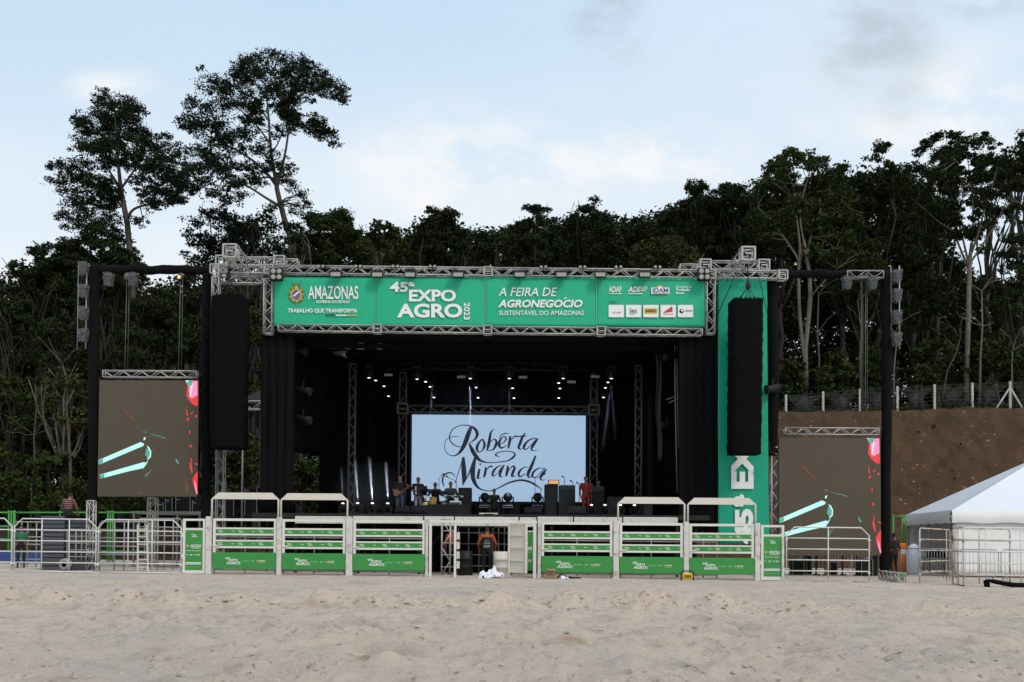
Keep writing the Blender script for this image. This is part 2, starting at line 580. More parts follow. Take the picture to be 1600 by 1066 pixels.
def cloth(tl, tr, br, bl, nu, nv, fn, thick, name, m, parent=None, origin=None):
    """A hanging sheet with thickness; fn(u, v) is the push along -Y (towards the camera)."""
    tl, tr, br, bl = map(Vector, (tl, tr, br, bl))
    mb = MB()
    vs = []
    for side in (0, 1):
        for j in range(nv + 1):
            v = j / nv
            for i in range(nu + 1):
                u = i / nu
                p = (tl * (1 - u) + tr * u) * (1 - v) + (bl * (1 - u) + br * u) * v
                q = fn(u, v)
                q = q if hasattr(q, '__len__') else (0, q, 0)
                vs.append(p + Vector((q[0], -q[1] + side * thick, q[2])))
    W = nu + 1
    N = W * (nv + 1)
    fs = []
    for j in range(nv):
        for i in range(nu):
            a = j * W + i
            fs.append((a, a + W, a + W + 1, a + 1))
            fs.append((N + a, N + a + 1, N + a + W + 1, N + a + W))
    ring = [i for i in range(W)] + [j * W + nu for j in range(1, nv + 1)] + [nv * W + i for i in range(nu - 1, -1, -1)] + [j * W for j in range(nv - 1, 0, -1)]
    for k in range(len(ring)):
        a, b = ring[k], ring[(k + 1) % len(ring)]
        fs.append((a, b, N + b, N + a))
    mb.add(vs, fs, 0, True)
    return mb.build(name, m, parent, origin)


# ------------------------------------------------------------------ lettering
TXT = {}


def text2d(s, bold=0.0, shear=0.0):
    """The flat outline of a word, scaled to the unit square: (vertices, faces, width / height)."""
    key = (s, bold, shear)
    if key in TXT:
        return TXT[key]
    cu = bpy.data.curves.new('word', 'FONT')
    cu.body = s
    cu.size = 1
    cu.offset = bold
    cu.shear = shear
    cu.resolution_u = 3
    cu.fill_mode = 'FRONT'
    o = bpy.data.objects.new('word', cu)
    COL.objects.link(o)
    dg = bpy.context.evaluated_depsgraph_get()
    me = bpy.data.meshes.new_from_object(o.evaluated_get(dg))
    vs = np.array([v.co[:2] for v in me.vertices])
    fs = [list(p.vertices) for p in me.polygons]
    bpy.data.objects.remove(o)
    bpy.data.curves.remove(cu)
    bpy.data.meshes.remove(me)
    lo, hi = vs.min(0), vs.max(0)
    TXT[key] = ((vs - lo) / (hi - lo), fs, (hi - lo)[0] / (hi - lo)[1])
    return TXT[key]


def word(mb, s, place, box, bold=0.02, shear=0.0, turn=0, mi=0):
    """Letter a word into box = (x0, y0, x1, y1), y down, with place(x, y) -> world point. turn: 0, 90 (reads up) or -90 (reads down)."""
    vs, fs, _ = text2d(s, bold, shear)
    x0, y0, x1, y1 = box
    out = []
    for u, v in vs:
        if turn == 0:
            a, b = u, 1 - v
        elif turn == 90:
            a, b = 1 - (1 - v), 1 - u
            a = 1 - v
        else:
            a, b = v, u
        out.append(place(x0 + (x1 - x0) * a, y0 + (y1 - y0) * b))
    mb.add(out, fs, mi)


def expo_logo(mb, place, box, mi=0, bold=0.035):
    x0, y0, x1, y1 = box
    w, h = (x1 - x0) / 417.0, (y1 - y0) / 197.0

    def bx(a, b, c, d):
        return (x0 + a * w, y0 + b * h, x0 + c * w, y0 + d * h)
    word(mb, '45\u00aa', place, bx(0, 0, 128, 53), bold, mi=mi)
    word(mb, 'EXPO', place, bx(100, 40, 345, 103), bold, mi=mi)
    word(mb, 'AGRO', place, bx(38, 113, 378, 187), bold, mi=mi)
    word(mb, '2023', place, bx(385, 108, 417, 197), bold * 0.6, turn=-90, mi=mi)


def rect(mb, place, box, mi=0):
    x0, y0, x1, y1 = box
    mb.add([place(x0, y0), place(x0, y1), place(x1, y1), place(x1, y0)], [(0, 1, 2, 3)], mi)


def disc(mb, place, cx, cy, rx, ry, mi=0, n=20, a0=0, a1=2 * math.pi, inner=0.0):
    if inner <= 0:
        mb.add([place(cx, cy)] + [place(cx + rx * math.cos(a0 + (a1 - a0) * i / n), cy + ry * math.sin(a0 + (a1 - a0) * i / n)) for i in range(n + 1)],
               [(0, i + 2, i + 1) for i in range(n)], mi)
    else:
        vs = []
        for i in range(n + 1):
            t = a0 + (a1 - a0) * i / n
            vs += [place(cx + rx * math.cos(t), cy + ry * math.sin(t)), place(cx + rx * inner * math.cos(t), cy + ry * inner * math.sin(t))]
        mb.add(vs, [(2 * i, 2 * i + 1, 2 * i + 3, 2 * i + 2) for i in range(n)], mi)


def poly(mb, place, pts, mi=0):
    mb.add([place(*p) for p in pts], [list(range(len(pts)))], mi)
# ------------------------------------------------------------------ ground
def vnoise(x, y, seed):
    """Smooth value noise on arrays."""
    xi, yi = np.floor(x).astype(np.int64), np.floor(y).astype(np.int64)
    fx, fy = x - xi, y - yi
    fx, fy = fx * fx * (3 - 2 * fx), fy * fy * (3 - 2 * fy)

    def h(a, b):
        n = (a * 374761393 + b * 668265263 + seed * 974634777) & 0x7fffffff
        n = ((n ^ (n >> 13)) * 1274126177) & 0x7fffffff
        n = n ^ (n >> 16)
        return (n & 0xffff) / 65535.0
    return (h(xi, yi) * (1 - fx) + h(xi + 1, yi) * fx) * (1 - fy) + (h(xi, yi + 1) * (1 - fx) + h(xi + 1, yi + 1) * fx) * fy


def fbm(x, y, seed, octaves=4, gain=0.5):
    t, a, s = 0, 1.0, 0
    for o in range(octaves):
        t = t + a * (vnoise(x * 2 ** o, y * 2 ** o, seed + o) - 0.5)
        s += a
        a *= gain
    return t / s


def gz(x, y=34.0):
    return -0.005 * max(-40, min(40, x))


def build_ground():
    ys = [-25.0, -15, -8, -3, 1, 3.5]
    y = 5.0
    while y < 38:
        ys.append(y)
        y += 0.016 + 0.0000095 * y ** 3 + 0.0011 * y
    while y < 900:
        ys.append(y)
        y *= 1.12
    ys = np.array(ys)
    u = np.sinh(np.linspace(-2.2, 2.2, 620)) / math.sinh(2.2)
    # finer in the middle of the fan
    u = np.sign(u) * (0.62 * np.abs(u) + 0.38 * np.abs(u) ** 3)
    Y = np.repeat(ys[:, None], len(u), 1)
    X = u[None, :] * (5 + 1.35 * np.maximum(Y, 0))
    Z = -0.005 * np.clip(X, -40, 40)
    near = np.clip((37.5 - Y) / 3, 0, 1) * np.clip((Y - 4) / 2, 0, 1)
    rel = 0.09 * fbm(X * 0.22, Y * 0.30, 5, 4)
    rel = rel + 0.08 * fbm(X * 0.85, Y * 0.9, 9, 4, 0.58) * (0.5 + 0.9 * vnoise(X * 0.3, Y * 0.3, 71))
    # footprints and clods
    pit = vnoise(X * 3.1, Y * 2.6, 21)
    rel = rel - 0.11 * np.clip(pit - 0.63, 0, 1) + 0.08 * np.clip(vnoise(X * 4.3 + 9, Y * 4.0, 31) - 0.66, 0, 1)
    rel = rel + 0.045 * np.abs(vnoise(X * 7.0, Y * 6.0, 41) - 0.5) + 0.028 * fbm(X * 11, Y * 10, 43, 2)
    calm = np.clip((Y - 23) / 4, 0, 1)
    rel = rel * (1.25 - 0.75 * calm)
    # ploughed ridge across the arena
    yc = 19.0 + 0.6 * fbm(X * 0.25, Y * 0, 51, 3) - 0.012 * X
    ridge = np.exp(-((Y - yc) / 0.55) ** 2)
    clod = 0.40 * np.abs(vnoise(X * 1.35 + Y * .4, Y * 1.0, 61) - 0.5) * 2 + 0.17 * np.abs(vnoise(X * 3.6, Y * 3.0, 62) - 0.5) * 2 + 0.08 * np.abs(vnoise(X * 8.3, Y * 7.0, 64) - 0.5) * 2
    lump = 0.80 * (clod - 0.03) * (0.40 + 0.85 * vnoise(X * 0.33, Y * 0 + 3.0, 66))
    rel = rel + ridge * lump
    rel = rel - 0.05 * np.exp(-((Y - yc + 1.0) / 0.45) ** 2)
    # churned patches in the foreground
    churn = np.clip(fbm(X * 0.28 + 5, Y * 0.28, 111, 3) * 2.2 + 0.25, 0, 1) * np.clip((19 - Y) / 2, 0, 1)
    rel = rel + churn * 0.8 * (0.18 * np.abs(vnoise(X * 1.7, Y * 1.5, 112) - 0.5) * 2 + 0.16 * np.clip(vnoise(X * 4.1, Y * 3.7, 113) - 0.5, 0, 1) - 0.16 * np.clip(0.3 - vnoise(X * 2.6, Y * 2.4, 114), 0, 1))
    # wheel ruts
    for cx, amp in ((-3.0, 0.06), (-1.6, 0.06), (5.4, 0.05)):
        yr = 11.2 + 0.25 * (X - cx) + 0.10 * (X - cx) ** 2
        rel = rel - amp * np.exp(-((Y - yr) / 0.16) ** 2) * np.clip(1.8 - np.abs(X - cx), 0, 1)
        rel = rel + amp * 0.8 * np.exp(-((Y - yr - 0.3) / 0.14) ** 2) * np.clip(1.8 - np.abs(X - cx), 0, 1)
    yr = 17.3 - 0.02 * X
    rel = rel - 0.02 * np.exp(-((Y - yr) / 0.12) ** 2) * (vnoise(X * 3.5, Y * 0, 77) > 0.4) * np.clip((X - 3) / 4, 0, 1)
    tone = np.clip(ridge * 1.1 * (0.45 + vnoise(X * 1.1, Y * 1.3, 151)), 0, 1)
    # sweeping wheel tracks, two wheels each
    for y0, a, b_, seed in ((15.4, .05, .004, 161), (13.2, -.09, .003, 162), (24.5, .02, -.002, 163), (10.6, .14, .01, 164)):
        for w_ in (0, 1.5):
            yt_ = y0 + w_ * .62 + a * X + b_ * X * X + .25 * fbm(X * .3, Y * 0, seed, 2)
            fade = np.clip(vnoise(X * .16, Y * 0 + seed, seed) * 2.2 - .5, 0, 1)
            d_ = (Y - yt_) / .17
            rel = rel + fade * (-.075 * np.exp(-d_ ** 2) + .05 * np.exp(-(np.abs(d_) - 1.6) ** 2 / .35))
            rel = rel + fade * .012 * np.sign(np.sin(X * 22 + Y * 9)) * np.exp(-d_ ** 2)
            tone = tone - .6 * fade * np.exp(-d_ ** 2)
    Z = Z + rel * near
    Z = Z + np.clip((Y - 36.5), 0, 4) * 0.0
    v = np.stack([X, Y, Z], -1).reshape(-1, 3)
    nr, nc = Y.shape
    i = np.arange(nr - 1)[:, None] * nc + np.arange(nc - 1)[None, :]
    f = np.stack([i, i + 1, i + nc + 1, i + nc], -1).reshape(-1, 4)
    me = np_mesh('ground', v, f)
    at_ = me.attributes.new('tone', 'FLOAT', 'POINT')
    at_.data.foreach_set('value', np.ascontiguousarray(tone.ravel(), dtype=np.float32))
    m = mat('arena_sand', (0.67, 0.555, 0.46), 0.95, 0, 0.12, 0.25, spec=0.1)
    nt = m.node_tree
    n, l = nt.nodes, nt.links
    b = n['Principled BSDF']
    src = b.inputs['Base Color'].links[0].from_socket
    geo = n.new('ShaderNodeNewGeometry')

    def nz(scale, detail, rough, stretch=(1, 1, 1)):
        mp = n.new('ShaderNodeMapping')
        mp.inputs['Scale'].default_value = stretch
        l.new(geo.outputs['Position'], mp.inputs[0])
        t = n.new('ShaderNodeTexNoise')
        t.inputs['Scale'].default_value = scale
        t.inputs['Detail'].default_value = detail
        t.inputs['Roughness'].default_value = rough
        l.new(mp.outputs[0], t.inputs['Vector'])
        return t.outputs[0]

    def mr(v, a, b_, c=0.0, d=1.0):
        t = n.new('ShaderNodeMapRange')
        t.inputs[1].default_value, t.inputs[2].default_value = a, b_
        t.inputs[3].default_value, t.inputs[4].default_value = c, d
        l.new(v, t.inputs[0])
        return t.outputs[0]

    def mix(fac, a, col):
        t = n.new('ShaderNodeMixRGB')
        l.new(fac, t.inputs[0])
        l.new(a, t.inputs[1])
        t.inputs[2].default_value = (*col, 1)
        return t.outputs[0]
    c = mix(mr(nz(0.35, 6, 0.65, (1, .8, 1)), 0.48, 0.62, 0, 0.7), src, (0.53, 0.475, 0.44))        # greyer damp areas
    c = mix(mr(nz(0.55, 8, 0.72, (.6, 1.2, 1)), 0.59, 0.70, 0, 0.85), c, (0.40, 0.245, 0.14))         # reddish soil showing through
    c = mix(mr(nz(1.7, 9, 0.75, (1, .55, 1)), 0.52, 0.64, 0, 0.8), c, (0.44, 0.37, 0.315))           # trampled darker sand
    c = mix(mr(nz(1.2, 8, 0.7, (.8, .8, 1)), 0.55, 0.70, 0, 0.8), c, (0.74, 0.62, 0.50))              # dry pale sand
    c = mix(mr(nz(6.5, 6, 0.8, (1, .22, 1)), 0.58, 0.66, 0, 0.8), c, (0.25, 0.195, 0.15))              # crumbs
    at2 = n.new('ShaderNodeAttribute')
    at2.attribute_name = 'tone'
    c = mix(mr(at2.outputs['Fac'], 0.05, 0.9, 0, 0.7), c, (0.70, 0.56, 0.44))       # paler, warmer tone along the ridge
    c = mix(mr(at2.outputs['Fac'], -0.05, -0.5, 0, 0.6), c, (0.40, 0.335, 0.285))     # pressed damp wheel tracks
    l.new(c, b.inputs['Base Color'])
    bn = n.new('ShaderNodeBump')
    bn.inputs['Strength'].default_value = 0.9
    bn.inputs['Distance'].default_value = 0.06
    mx = n.new('ShaderNodeMath')
    mx.operation = 'ADD'
    l.new(nz(14, 6, 0.65), mx.inputs[0])
    l.new(nz(45, 4, 0.7), mx.inputs[1])
    l.new(mx.outputs[0], bn.inputs['Height'])
    l.new(bn.outputs[0], b.inputs['Normal'])
    me.materials.append(m)
    me.polygons.foreach_set('use_smooth', np.ones(len(me.polygons), dtype=bool))
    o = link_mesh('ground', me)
    tag(o, 'pale trampled sand of the arena floor in front of the stage', 'sand', kind='structure')


def np_mesh(name, v, f):
    """Mesh from arrays: v (n,3), f (m,4)."""
    me = bpy.data.meshes.new(name)
    v = np.ascontiguousarray(v, dtype=np.float32)
    f = np.ascontiguousarray(f, dtype=np.int32)
    k = f.shape[1]
    me.vertices.add(len(v))
    me.vertices.foreach_set('co', v.ravel())
    me.loops.add(f.size)
    me.loops.foreach_set('vertex_index', f.ravel())
    me.polygons.add(len(f))
    me.polygons.foreach_set('loop_start', np.arange(0, f.size, k, dtype=np.int32))
    me.update(calc_edges=True)
    return me


build_ground()


# ------------------------------------------------------------------ hill behind the stage
def smooth(a, b, x):
    t = np.clip((x - a) / (b - a), 0, 1)
    return t * t * (3 - 2 * t)


def hill_z(x, y):
    x, y = np.asarray(x, float), np.asarray(y, float)
    top = 1.0 + 7.75 * smooth(-8, 8, x) + np.clip((x - 12) * 0.02, 0, 3)
    wob = 0.5 * fbm(x * 0.12, y * 0.0 + 2.0, 83, 3)
    y0 = 52.0 + wob
    t = np.clip((y - y0) / 6.2, 0, 1)
    # lower cut, narrow ledge, upper cut
    prof = np.interp(t, [0, 0.36, 0.46, 0.97, 1.0], [0, 0.405, 0.44, 0.975, 1.0])
    z = top * prof + np.clip(y - 60, 0, 60) * 0.05
    rough = 0.18 * fbm(x * 0.9, y * 0.9, 91, 4) + 0.07 * fbm(x * 3.1, y * 3.1, 95, 3)
    spoil = 0.45 * np.clip(fbm(x * 0.32, y * 0.5, 99, 3) * 3 - 0.35, 0, 1) * np.exp(-((y - y0 - 7.4) / 0.9) ** 2)
    return z + rough * (t > 0) - 0.15 + spoil


def build_hill():
    xs = np.concatenate([np.linspace(-75, 8, 110), np.linspace(8.3, 42, 230), np.linspace(42.8, 90, 60)])
    ys = np.concatenate([np.linspace(51, 60.5, 80), np.linspace(61, 130, 60)])
    X, Y = np.meshgrid(xs, ys)
    Z = hill_z(X, Y)
    v = np.stack([X, Y, Z], -1).reshape(-1, 3)
    nr, nc = X.shape
    i = np.arange(nr - 1)[:, None] * nc + np.arange(nc - 1)[None, :]
    f = np.stack([i, i + 1, i + nc + 1, i + nc], -1).reshape(-1, 4)
    me = np_mesh('hill', v, f)
    m = mat('cut_earth', (0.070, 0.041, 0.025), 0.95, 0, 0.45, 1.1, spec=0.08, bump=1.0, bscale=3.5, stain=((0.30, 0.22, 0.15), 3.4, 0.625, 0.70))
    n, l = m.node_tree.nodes, m.node_tree.links
    b = n['Principled BSDF']
    src = b.inputs['Base Color'].links[0].from_socket
    geo = n.new('ShaderNodeNewGeometry')
    mp = n.new('ShaderNodeMapping')
    mp.inputs['Scale'].default_value = (1.0, 1.0, 0.28)
    l.new(geo.outputs['Position'], mp.inputs[0])
    t = n.new('ShaderNodeTexNoise')
    t.inputs['Scale'].default_value = 1.6
    t.inputs['Detail'].default_value = 9
    t.inputs['Roughness'].default_value = 0.7
    l.new(mp.outputs[0], t.inputs['Vector'])
    r = n.new('ShaderNodeMapRange')
    r.inputs[1].default_value, r.inputs[2].default_value = 0.46, 0.66
    l.new(t.outputs[0], r.inputs[0])
    mx = n.new('ShaderNodeMixRGB')
    l.new(r.outputs[0], mx.inputs[0])
    l.new(src, mx.inputs[1])
    mx.inputs[2].default_value = (0.040, 0.029, 0.018, 1)
    l.new(mx.outputs[0], b.inputs['Base Color'])
    me.materials.append(m)
    me.polygons.foreach_set('use_smooth', np.ones(len(me.polygons), dtype=bool))
    o = link_mesh('hill', me)
    tag(o, 'cut brown earth bank with a ledge and forest on top', 'hill', kind='structure')


build_hill()


# ------------------------------------------------------------------ trees
def leaf_mesh(name, pos, size, mi_mat, flat=0.35):
    """One diamond leaf per row of pos."""
    n = len(pos)
    a = rng.normal(size=(n, 3))
    a[:, 2] *= 0.7
    a /= np.linalg.norm(a, axis=1)[:, None]
    b = rng.normal(size=(n, 3))
    b[:, 2] *= flat * 2
    b -= a * np.sum(a * b, 1)[:, None]
    b /= np.linalg.norm(b, axis=1)[:, None] + 1e-9
    L = (size * rng.uniform(0.6, 1.35, n))[:, None]
    W = L * rng.uniform(0.45, 0.75, n)[:, None]
    v = np.stack([pos - a * L / 2, pos + b * W / 2 - a * L * 0.05, pos + a * L / 2, pos - b * W / 2 - a * L * 0.05], 1).reshape(-1, 3)
    f = np.arange(4 * n).reshape(-1, 4)
    me = np_mesh(name, v, f)
    me.materials.append(mi_mat)
    return me


def ellipsoid(c, r, n, power=0.42):
    d = rng.normal(size=(n, 3))
    d /= np.linalg.norm(d, axis=1)[:, None]
    return np.asarray(c) + d * (rng.random(n) ** power)[:, None] * np.asarray(r)


def blob_leaves(blobs, leaf, cover, sub=7, subr=0.5):
    """Leaves in each blob = (centre, radii), gathered into small sprays so that gaps open between them."""
    out = []
    for c, r in blobs:
        r = np.asarray(r, float)
        area = math.pi * r[0] * r[2]
        n = max(12, int(area * cover / (leaf * leaf * 0.30)))
        k = max(3, int(sub * (0.6 + 0.8 * rng.random())))
        cs = ellipsoid(c, r * 0.80, k, 0.5)
        per = rng.multinomial(n, rng.dirichlet(np.ones(k) * 2.5))
        for cc, m in zip(cs, per):
            if m:
                out.append(ellipsoid(cc, r * subr * rng.uniform(0.6, 1.25), m, 0.55))
    return np.concatenate(out)


def bend_path(a, b, n=5, sag=0.12, lift=0.25):
    """A limb from a to b that leaves upward and wanders."""
    a, b = Vector(a), Vector(b)
    L = (b - a).length
    pts = []
    w = Vector((random.uniform(-1, 1), random.uniform(-1, 1), random.uniform(-0.4, 0.4))) * L * sag
    for i in range(n + 1):
        t = i / n
        p = a.lerp(b, t) + w * math.sin(math.pi * t) + Vector((0, 0, L * lift * 0.3 * math.sin(math.pi * t)))
        if 0 < i < n:
            p += Vector((random.uniform(-1, 1), random.uniform(-1, 1), random.uniform(-1, 1))) * L * 0.03
        pts.append(p)
    return pts


def taper(n, r0, r1):
    return [r0 + (r1 - r0) * (i / n) ** 0.8 for i in range(n + 1)]


def tree(name, label, px, Y, ytop, half, ylow, leaf_i, bark, cover=1.5, leaf=0.18, nblob=20, lean=0, base_y=None, fork=0.0, limbs=10, trunk_r=None,
         dome=0.6, group='forest trees behind the stage', depth=None, blobs=None, kind='tree', twin=None, layers=1):
    """A tree whose crown the photo shows from row ytop to ylow, +-half columns about px."""
    base = at(px - lean, 700, Y)
    zb = float(hill_z(base.x, Y)) if Y > 51 else gz(base.x)
    base.z = zb - 0.15
    top = at(px, ytop, Y)
    low = at(px, ylow, Y)
    hw = half / F * Y
    H = top.z - low.z
    dp = depth or hw
    bl = []
    if blobs is None:
        cover, nblob = cover * 1.4, int(nblob * 2.1)
        for i in range(nblob):
            a = rng.uniform(0, 2 * math.pi)
            rr = math.sqrt(rng.random()) * 0.82
            x, y = math.cos(a) * rr, math.sin(a) * rr
            ztop = top.z - H * dome * (x * x + 0.6 * y * y) - H * 0.12 * rng.random()
            t = rng.random() ** 1.5
            br = max(0.6, hw * rng.uniform(0.18, 0.36))
            z = ztop - br * 0.55 - t * max(0.1, H * 0.85 - (top.z - ztop))
            bl.append(((top.x + x * hw, Y + y * dp, z), (br, br, br * rng.uniform(0.5, 0.75))))
    else:
        for bx, by, rx, ry, *dy in blobs:
            d = dy[0] if dy else rng.uniform(-1, 1) * hw * 0.45
            c = at(bx, by, Y + d)
            s = (Y + d) / F
            bl.append(((c.x, c.y, c.z), (rx * s, (rx + ry) * 0.5 * s, ry * s)))
    root = thing(name, base, label, kind, group)
    pos = blob_leaves(bl, leaf, cover, sub=16, subr=.46)
    link_mesh('crown', leaf_mesh('crown', pos, leaf, LEAF[leaf_i]), root)
    mb = MB()
    ht = low.z - base.z
    tr = trunk_r or max(0.14, 0.012 * (top.z - base.z))
    fz = base.z + max(1.0, ht * (0.75 + fork))
    fork_p = Vector((top.x - (top.x - base.x) * 0.2, Y, min(fz, top.z - 1.0)))
    pts = bend_path(base, fork_p, 7, 0.03, 0.0)
    mb.path(pts, taper(7, tr, tr * 0.62), 8)
    order = sorted(bl, key=lambda q: rng.random())[:limbs]
    for c, r in order:
        s = Vector(pts[-1]).lerp(Vector(pts[-2]), random.random() * 0.9)
        e = Vector(c)
        p = bend_path(s, e, 5, 0.10, 0.35)
        r0 = tr * random.uniform(0.28, 0.5)
        mb.path(p, taper(5, r0, 0.03), 6)
        for k in range(2):
            q = p[random.choice((2, 3))]
            e2 = e + Vector((random.uniform(-1, 1), random.uniform(-1, 1), random.uniform(-0.3, 0.8))) * r[0] * 1.1
            mb.path(bend_path(q, e2, 3, 0.12, 0.2), taper(3, r0 * 0.45, 0.02), 5)
    mb.build('trunk', bark, root)
    return root


def polytree(name, label, Y, trunk, limbs, blobs, leaf_i, bark, cover, leaf, group='forest trees behind the stage', sub=13, jitter=1.2, subr=0.42, slim=0.6, fill=0.0, grow=1.15):
    """A tree drawn from its own limbs: trunk/limbs are lists of (column, row, radius m[, depth offset])."""
    px, py = trunk[0][:2]
    base = at(px, py, Y)
    base.z = float(hill_z(base.x, Y)) - 0.15
    root = thing(name, base, label, 'tree', group)
    mb = MB()

    def pt(q):
        return at(q[0], q[1], Y + (q[3] if len(q) > 3 else 0))
    tp = [pt(q) for q in trunk]
    tp[0] = Vector((tp[0].x, Y, base.z))
    mb.path(tp, [q[2] * slim for q in trunk], 9)
    ends = []
    for lb in limbs:
        d = random.uniform(-1, 1) * jitter * 1.6
        P = []
        for i, q in enumerate(lb):
            P.append(at(q[0], q[1], Y + (q[3] if len(q) > 3 else d * i / max(1, len(lb) - 1))))
        # subdivide smoothly
        S = []
        rr = []
        for i in range(len(P) - 1):
            p0, p1, p2, p3 = P[max(0, i - 1)], P[i], P[i + 1], P[min(len(P) - 1, i + 2)]
            for k in range(4):
                t = k / 4
                S.append(0.5 * ((2 * p1) + (p2 - p0) * t + (2 * p0 - 5 * p1 + 4 * p2 - p3) * t * t + (3 * p1 - p0 - 3 * p2 + p3) * t ** 3))
                rr.append((lb[i][2] + (lb[i + 1][2] - lb[i][2]) * t) * slim)
        S.append(P[-1])
        rr.append(lb[-1][2] * slim)
        mb.path(S, rr, 6)
        ends += [(S[i], rr[i]) for i in range(3, len(S))]
    bl = []
    for bx, by, rx, ry in blobs:
        rx, ry = rx * grow, ry * grow
        p2 = at(bx, by, Y)
        # stay near the depth of the closest limb
        near = min(ends, key=lambda e: (e[0].x - p2.x) ** 2 + (e[0].z - p2.z) ** 2)
        dy = near[0].y - Y + random.uniform(-1, 1) * jitter
        c = at(bx, by, Y + dy)
        s = (Y + dy) / F
        bl.append(((c.x, c.y, c.z), (rx * s, (rx + ry) * 0.55 * s, ry * s)))
        for k in range(3):
            e2 = c + Vector((random.uniform(-.7, .7) * rx * s, random.uniform(-.5, .5) * rx * s, random.uniform(-.6, .6) * ry * s))
            near = min(ends, key=lambda e: (e[0] - e2).length)
            if 0.2 < (near[0] - e2).length < 8:
                mb.path(bend_path(near[0], e2, 4, 0.12, 0.15), taper(4, min(near[1] * 0.6, 0.07), 0.018), 5)
    mb.build('trunk', bark, root)
    if fill:
        for e, r_ in ends:
            if r_ < 0.07 and random.random() < fill:
                w = random.uniform(.45, .95)
                bl.append(((e.x + random.uniform(-.6, .6), e.y + random.uniform(-1, 1) * jitter * .5, e.z + random.uniform(-.1, .7)), (w, w, w * .6)))
    pos = blob_leaves(bl, leaf, cover, sub=sub, subr=subr)
    link_mesh('crown', leaf_mesh('crown', pos, leaf, LEAF[leaf_i]), root)
    return root
# ---- the two tall trees on the left
polytree('emergent_tree', 'tall slim tree with rounded open crown and one low side limb, left of the tallest', 66,
         [(212, 640, .42), (210, 520, .40), (205, 420, .36), (199, 350, .33), (193, 318, .30), (189, 300, .28), (187, 278, .22), (184, 250, .17), (181, 215, .11), (180, 180, .05)],
         [[(199, 340, .20), (208, 328, .17), (222, 322, .14), (244, 318, .10), (262, 313, .06), (285, 300, .03)],
          [(190, 300, .18), (180, 282, .14), (168, 262, .11), (160, 240, .09), (150, 215, .06), (140, 195, .03)],
          [(189, 295, .17), (200, 280, .14), (212, 262, .11), (222, 240, .08), (226, 215, .05)],
          [(197, 330, .15), (180, 312, .11), (160, 300, .09), (130, 288, .06), (100, 283, .03)],
          [(184, 250, .12), (190, 225, .09), (200, 200, .06), (206, 175, .03)],
          [(194, 322, .12), (172, 326, .08), (145, 320, .06), (118, 316, .03)],
          [(200, 285, .10), (225, 270, .08), (250, 262, .06), (275, 255, .03)],
          [(244, 318, .06), (262, 296, .05), (280, 278, .03)],
          [(184, 255, .10), (172, 228, .08), (168, 195, .05), (170, 165, .03)]],
         [(180, 163, 30, 15), (155, 180, 30, 18), (203, 172, 24, 17), (135, 203, 25, 20), (122, 190, 12, 10), (175, 195, 32, 20), (205, 200, 24, 20),
          (150, 225, 30, 16), (190, 225, 28, 20), (222, 215, 18, 14), (130, 232, 20, 12), (165, 250, 26, 15), (215, 245, 22, 16), (240, 225, 18, 12),
          (258, 215, 14, 10), (250, 245, 24, 16), (278, 240, 20, 15), (270, 268, 26, 16), (232, 265, 22, 16), (122, 255, 24, 10), (95, 256, 16, 8),
          (98, 284, 24, 10), (130, 272, 24, 14), (155, 280, 22, 14), (110, 300, 20, 10), (118, 318, 22, 11), (148, 302, 22, 12), (165, 322, 20, 10),
          (180, 300, 14, 12), (215, 286, 18, 12), (240, 290, 20, 13), (262, 300, 22, 12), (228, 308, 18, 9), (285, 288, 16, 12), (292, 265, 14, 12), (135, 335, 22, 12),
          (160, 345, 18, 10), (195, 255, 18, 14), (300, 300, 12, 8), (120, 350, 24, 14), (180, 362, 22, 12), (150, 372, 26, 14), (215, 345, 16, 9), (240, 322, 18, 8), (278, 312, 18, 9), (100, 335, 18, 10), (305, 270, 14, 12), (175, 340, 18, 10)],
         3, M_BARK, 1.8, 0.15, jitter=1.8, slim=.56, fill=.8, grow=1.35, sub=30, subr=.33)
